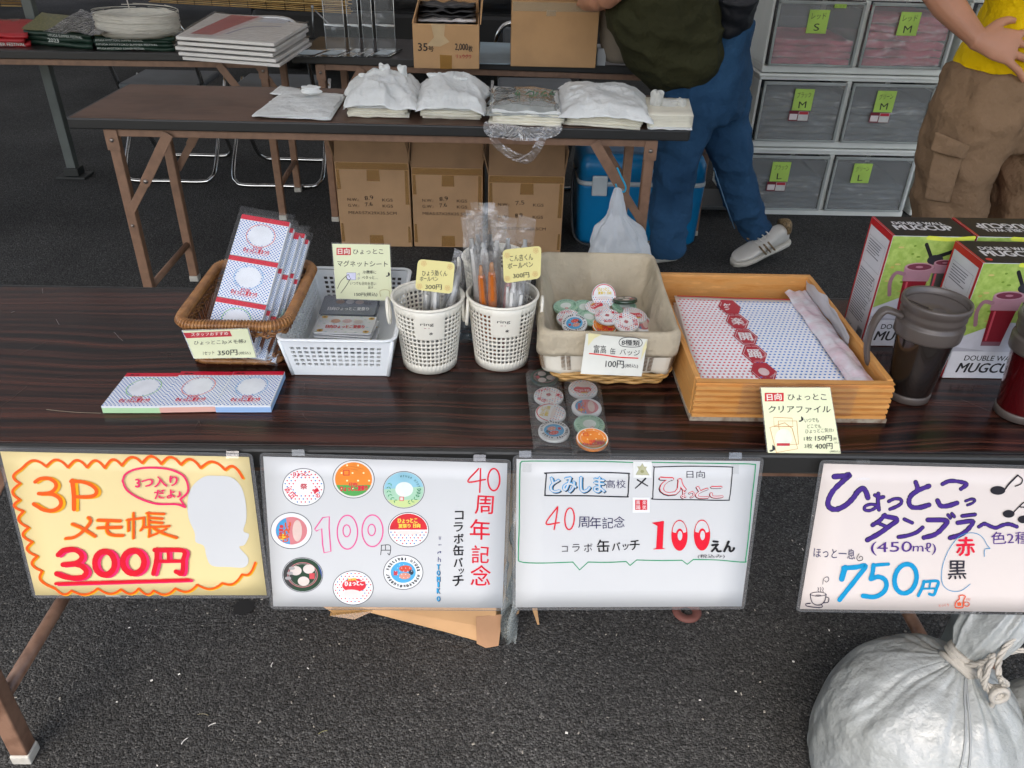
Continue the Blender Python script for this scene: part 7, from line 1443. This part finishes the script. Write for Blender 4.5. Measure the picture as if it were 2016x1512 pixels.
q = MB(); q.grid(lambda u, v: Pq(w_+.012+.030*u+.012*noise.noise(V((u*4, v*6, 1))), -.03+.05*noise.noise(V((v*4, u*3, 4)))+.03, .003+.46*v), 8, 36); tag(q.build('clear_plastic_bag', film('milky_bag', 'cdd6d2', .30, .08, (26, .008), 1.0)), 'clear crumpled plastic bag hanging between the two white signs', 'bag')
q = MB(); p1_ = bp(1048, 1200, Y=1.12); p2_ = bp(1058, 1230, z=.003); q.prism([p1_, p1_+V((.010, 0, 0)), p2_+V((.004, 0, 0)), p2_], (0, .004, 0)); tag(q.build('cardboard_offcut', card2), 'small upright strip of cardboard below the sign with the green bubble', 'cardboard')
# ------------------------------------------------------------------ sand bags with cord
vin = mat('silver_vinyl', '909493', .36, bump=(13, .022, 6), var=(9, .45, '84867f'), coat=.12); cordm = mat('cotton_cord', 'a9a49a', .8, bump=(300, .001), stretch=(1, 1, 1)); seam_m = mat('vinyl_seam', '8c9090', .5)
def sandbag(label, cx, cy, R_, H_, neck_dir, nl, seed, sx=1, sy=1):
    t = thing('weight_bag', label, 'weight bag', (cx, cy, 0), 'tied weight bags holding the stall down'); c = V((cx, cy, .002)); nd = V(neck_dir)
    prof = [(.05, 0), (.72, .004), (.90, .05), (.985, .16), (1.0, .32), (.97, .50), (.90, .66), (.78, .80), (.62, .90), (.45, .965), (.30, 1.0), (.19, 1.03), (.125, 1.055)]
    P_ = smoothpath([(r, z, 0) for r, z in prof], k=6); prof = [(p.x*R_, p.y*H_) for p in P_]; n_ = len(prof); K_ = 22
    off = V((nd.x, nd.y, 0))
    rg_ = random.Random(seed); GR = [(i*2*pi/19+rg_.uniform(-.13, .13), rg_.uniform(.035, .11), rg_.uniform(.04, .15), rg_.uniform(.34, .68)) for i in range(19)]
    def df(p, an, j):
        f = j/(n_-1); r = 1+.03*max(0, (f-.5)*2)
        for a0, w0, d0, f0 in GR:
            da = (an-a0-.35*noise.noise(V((f*2.5, a0, seed)))+pi) % (2*pi)-pi; g = max(0, (f-f0)/(1-f0)); r -= d0*min(1, g*1.8)*math.exp(-(da/(w0*(1.4-.6*g)))**2)
        r += .045*noise.noise(V((cos(an)*1.6, sin(an)*1.6, f*2.4+seed)))+.018*noise.noise(V((cos(an)*6, sin(an)*6, f*7+seed)))
        q_ = V((p.x*r*sx, p.y*r*sy, p.z*(1+.02*noise.noise(V((cos(an)*2, sin(an)*2, seed+4)))))); sh = (max(0, f-.45)/.55)**1.6; return q_+off*sh*.45
    q = MB(); q.lathe(prof, c, 260, dfn=df, cap=True); q.build('bag_body', vin, t)
    nk = c+V((0, 0, prof[-1][1]))+off*.45; ax = (V((nd.x, nd.y, .9*abs(nd.x)+.35*nl))).normalized(); Rn = ax.to_track_quat('Z', 'Y').to_matrix()
    npf = [(r*R_, z*nl) for r, z in ((.13, -.12), (.12, .0), (.15, .12), (.23, .32), (.26, .55), (.25, .78), (.21, .93), (.17, 1.0), (.10, .96), (.05, .85))]
    q = MB(); q.lathe(npf, nk, 120, R=Rn, dfn=lambda p, an, j: V((p.x*(1+.16*(1-abs(sin(an*5.5+noise.noise(V((cos(an), sin(an), seed)))*3)))-.05+.05*noise.noise(V((cos(an)*3, sin(an)*3, j*.5)))), p.y*(1+.16*(1-abs(sin(an*5.5+noise.noise(V((cos(an), sin(an), seed)))*3)))-.05), p.z+.012*noise.noise(V((cos(an)*2, sin(an)*2, j*.4+seed)))))); q.build('gathered_neck', vin, t)
    q = MB()
    for k in range(4):
        rr_ = R_*.155; q.tube([nk+Rn @ V((rr_*cos(a_)*(1+.04*sin(3*a_+k)), rr_*sin(a_), -.012+k*.0085+.006*sin(a_+k))) for a_ in [2*pi*i/36 for i in range(36)]], .0052, 8, closed=True)
    q.build('cord_winding', cordm, t); return t, nk, ax, Rn, c, prof, df
t, nk, ax, Rn, c_, prof, df = sandbag('large pleated silver weight bag tied with cord, in front at the right', .702, .800, .160, .282, (.060, .03, 0), .13, 3)
# seam lines sewn down the bag
for an0, nm in ((-1.95, 'welded_seam'), (-1.86, 'welded_seam')):
    pts = []
    for j, (r, z) in enumerate(prof):
        if j < 3: continue
        p = V((r*cos(an0+.25*z/.26), r*sin(an0+.25*z/.26), z)); pts.append(c_+df(p, an0+.25*z/.26, j)*1.004)
    q = MB(); q.tube(pts, .0016, 5); q.build(nm, seam_m, t)
def rope(pts, nm='loose_cord', r=.0048, par=None):
    P_ = smoothpath(pts, k=6); q_ = MB(); rs_ = r
    for ph in (0, 2*pi/3, 4*pi/3):
        hel_ = []; u = V((0, 0, 1))
        for i, p in enumerate(P_):
            tg_ = (P_[min(i+1, len(P_)-1)]-P_[max(i-1, 0)]).normalized(); x = tg_.cross(V((.3, .2, .9))).normalized(); y = tg_.cross(x); an = i*.9+ph; hel_.append(p+(x*cos(an)+y*sin(an))*r*.5)
        q_.tube(hel_, r*.58, 6)
    return q_.build(nm, cordm, par)
B = lambda x, y, Y: bp(x, y, Y=Y)
rope([nk+V((.01, -.03, .0)), B(1900, 1308, .80), B(1950, 1290, .80), B(2030, 1278, .80), B(2100, 1270, .80)], par=t, r=.0042)
rope([B(1885, 1312, .80), B(1935, 1305, .78), B(1955, 1290, .78), B(1945, 1320, .765), B(1938, 1350, .76), B(1962, 1368, .755), B(1975, 1352, .755), B(1966, 1325, .76), B(1970, 1290, .78), B(2000, 1250, .80), B(2016, 1215, .82), B(2040, 1190, .83)], par=t, r=.0045)
rope([B(1935, 1300, .785), B(1930, 1330, .768), B(1950, 1352, .76), B(1982, 1348, .755), B(1968, 1335, .752)], par=t, r=.0045)
q = MB(); kc = B(1965, 1365, .752)
for k in range(3): q.tube([kc+V(((.011-.002*k)*cos(a_), -.004+.004*k, (.013-.002*k)*sin(a_))) for a_ in [2*pi*i/20 for i in range(20)]], .0045, 7, closed=True)
q.tube(smoothpath([kc+V((-.004, -.004, -.010)), kc+V((0, 0, -.03)), kc+V((.004, .002, -.045))]), .004, 6); q.build('cord_knot', cordm, t)
sandbag('second silver weight bag cut off by the right edge of the picture', .955, .770, .150, .215, (.03, .05, 0), .10, 8)
q = MB(); bx0 = .872; q.box(bx0, bx0+.045, 1.0, 1.045, 0, .60); o = q.build('grey_square_post', mat('grey_post', '8e9694', .4, .3), None, bevel=.003); tag(o, 'grey square steel post standing behind the two weight bags', 'post')
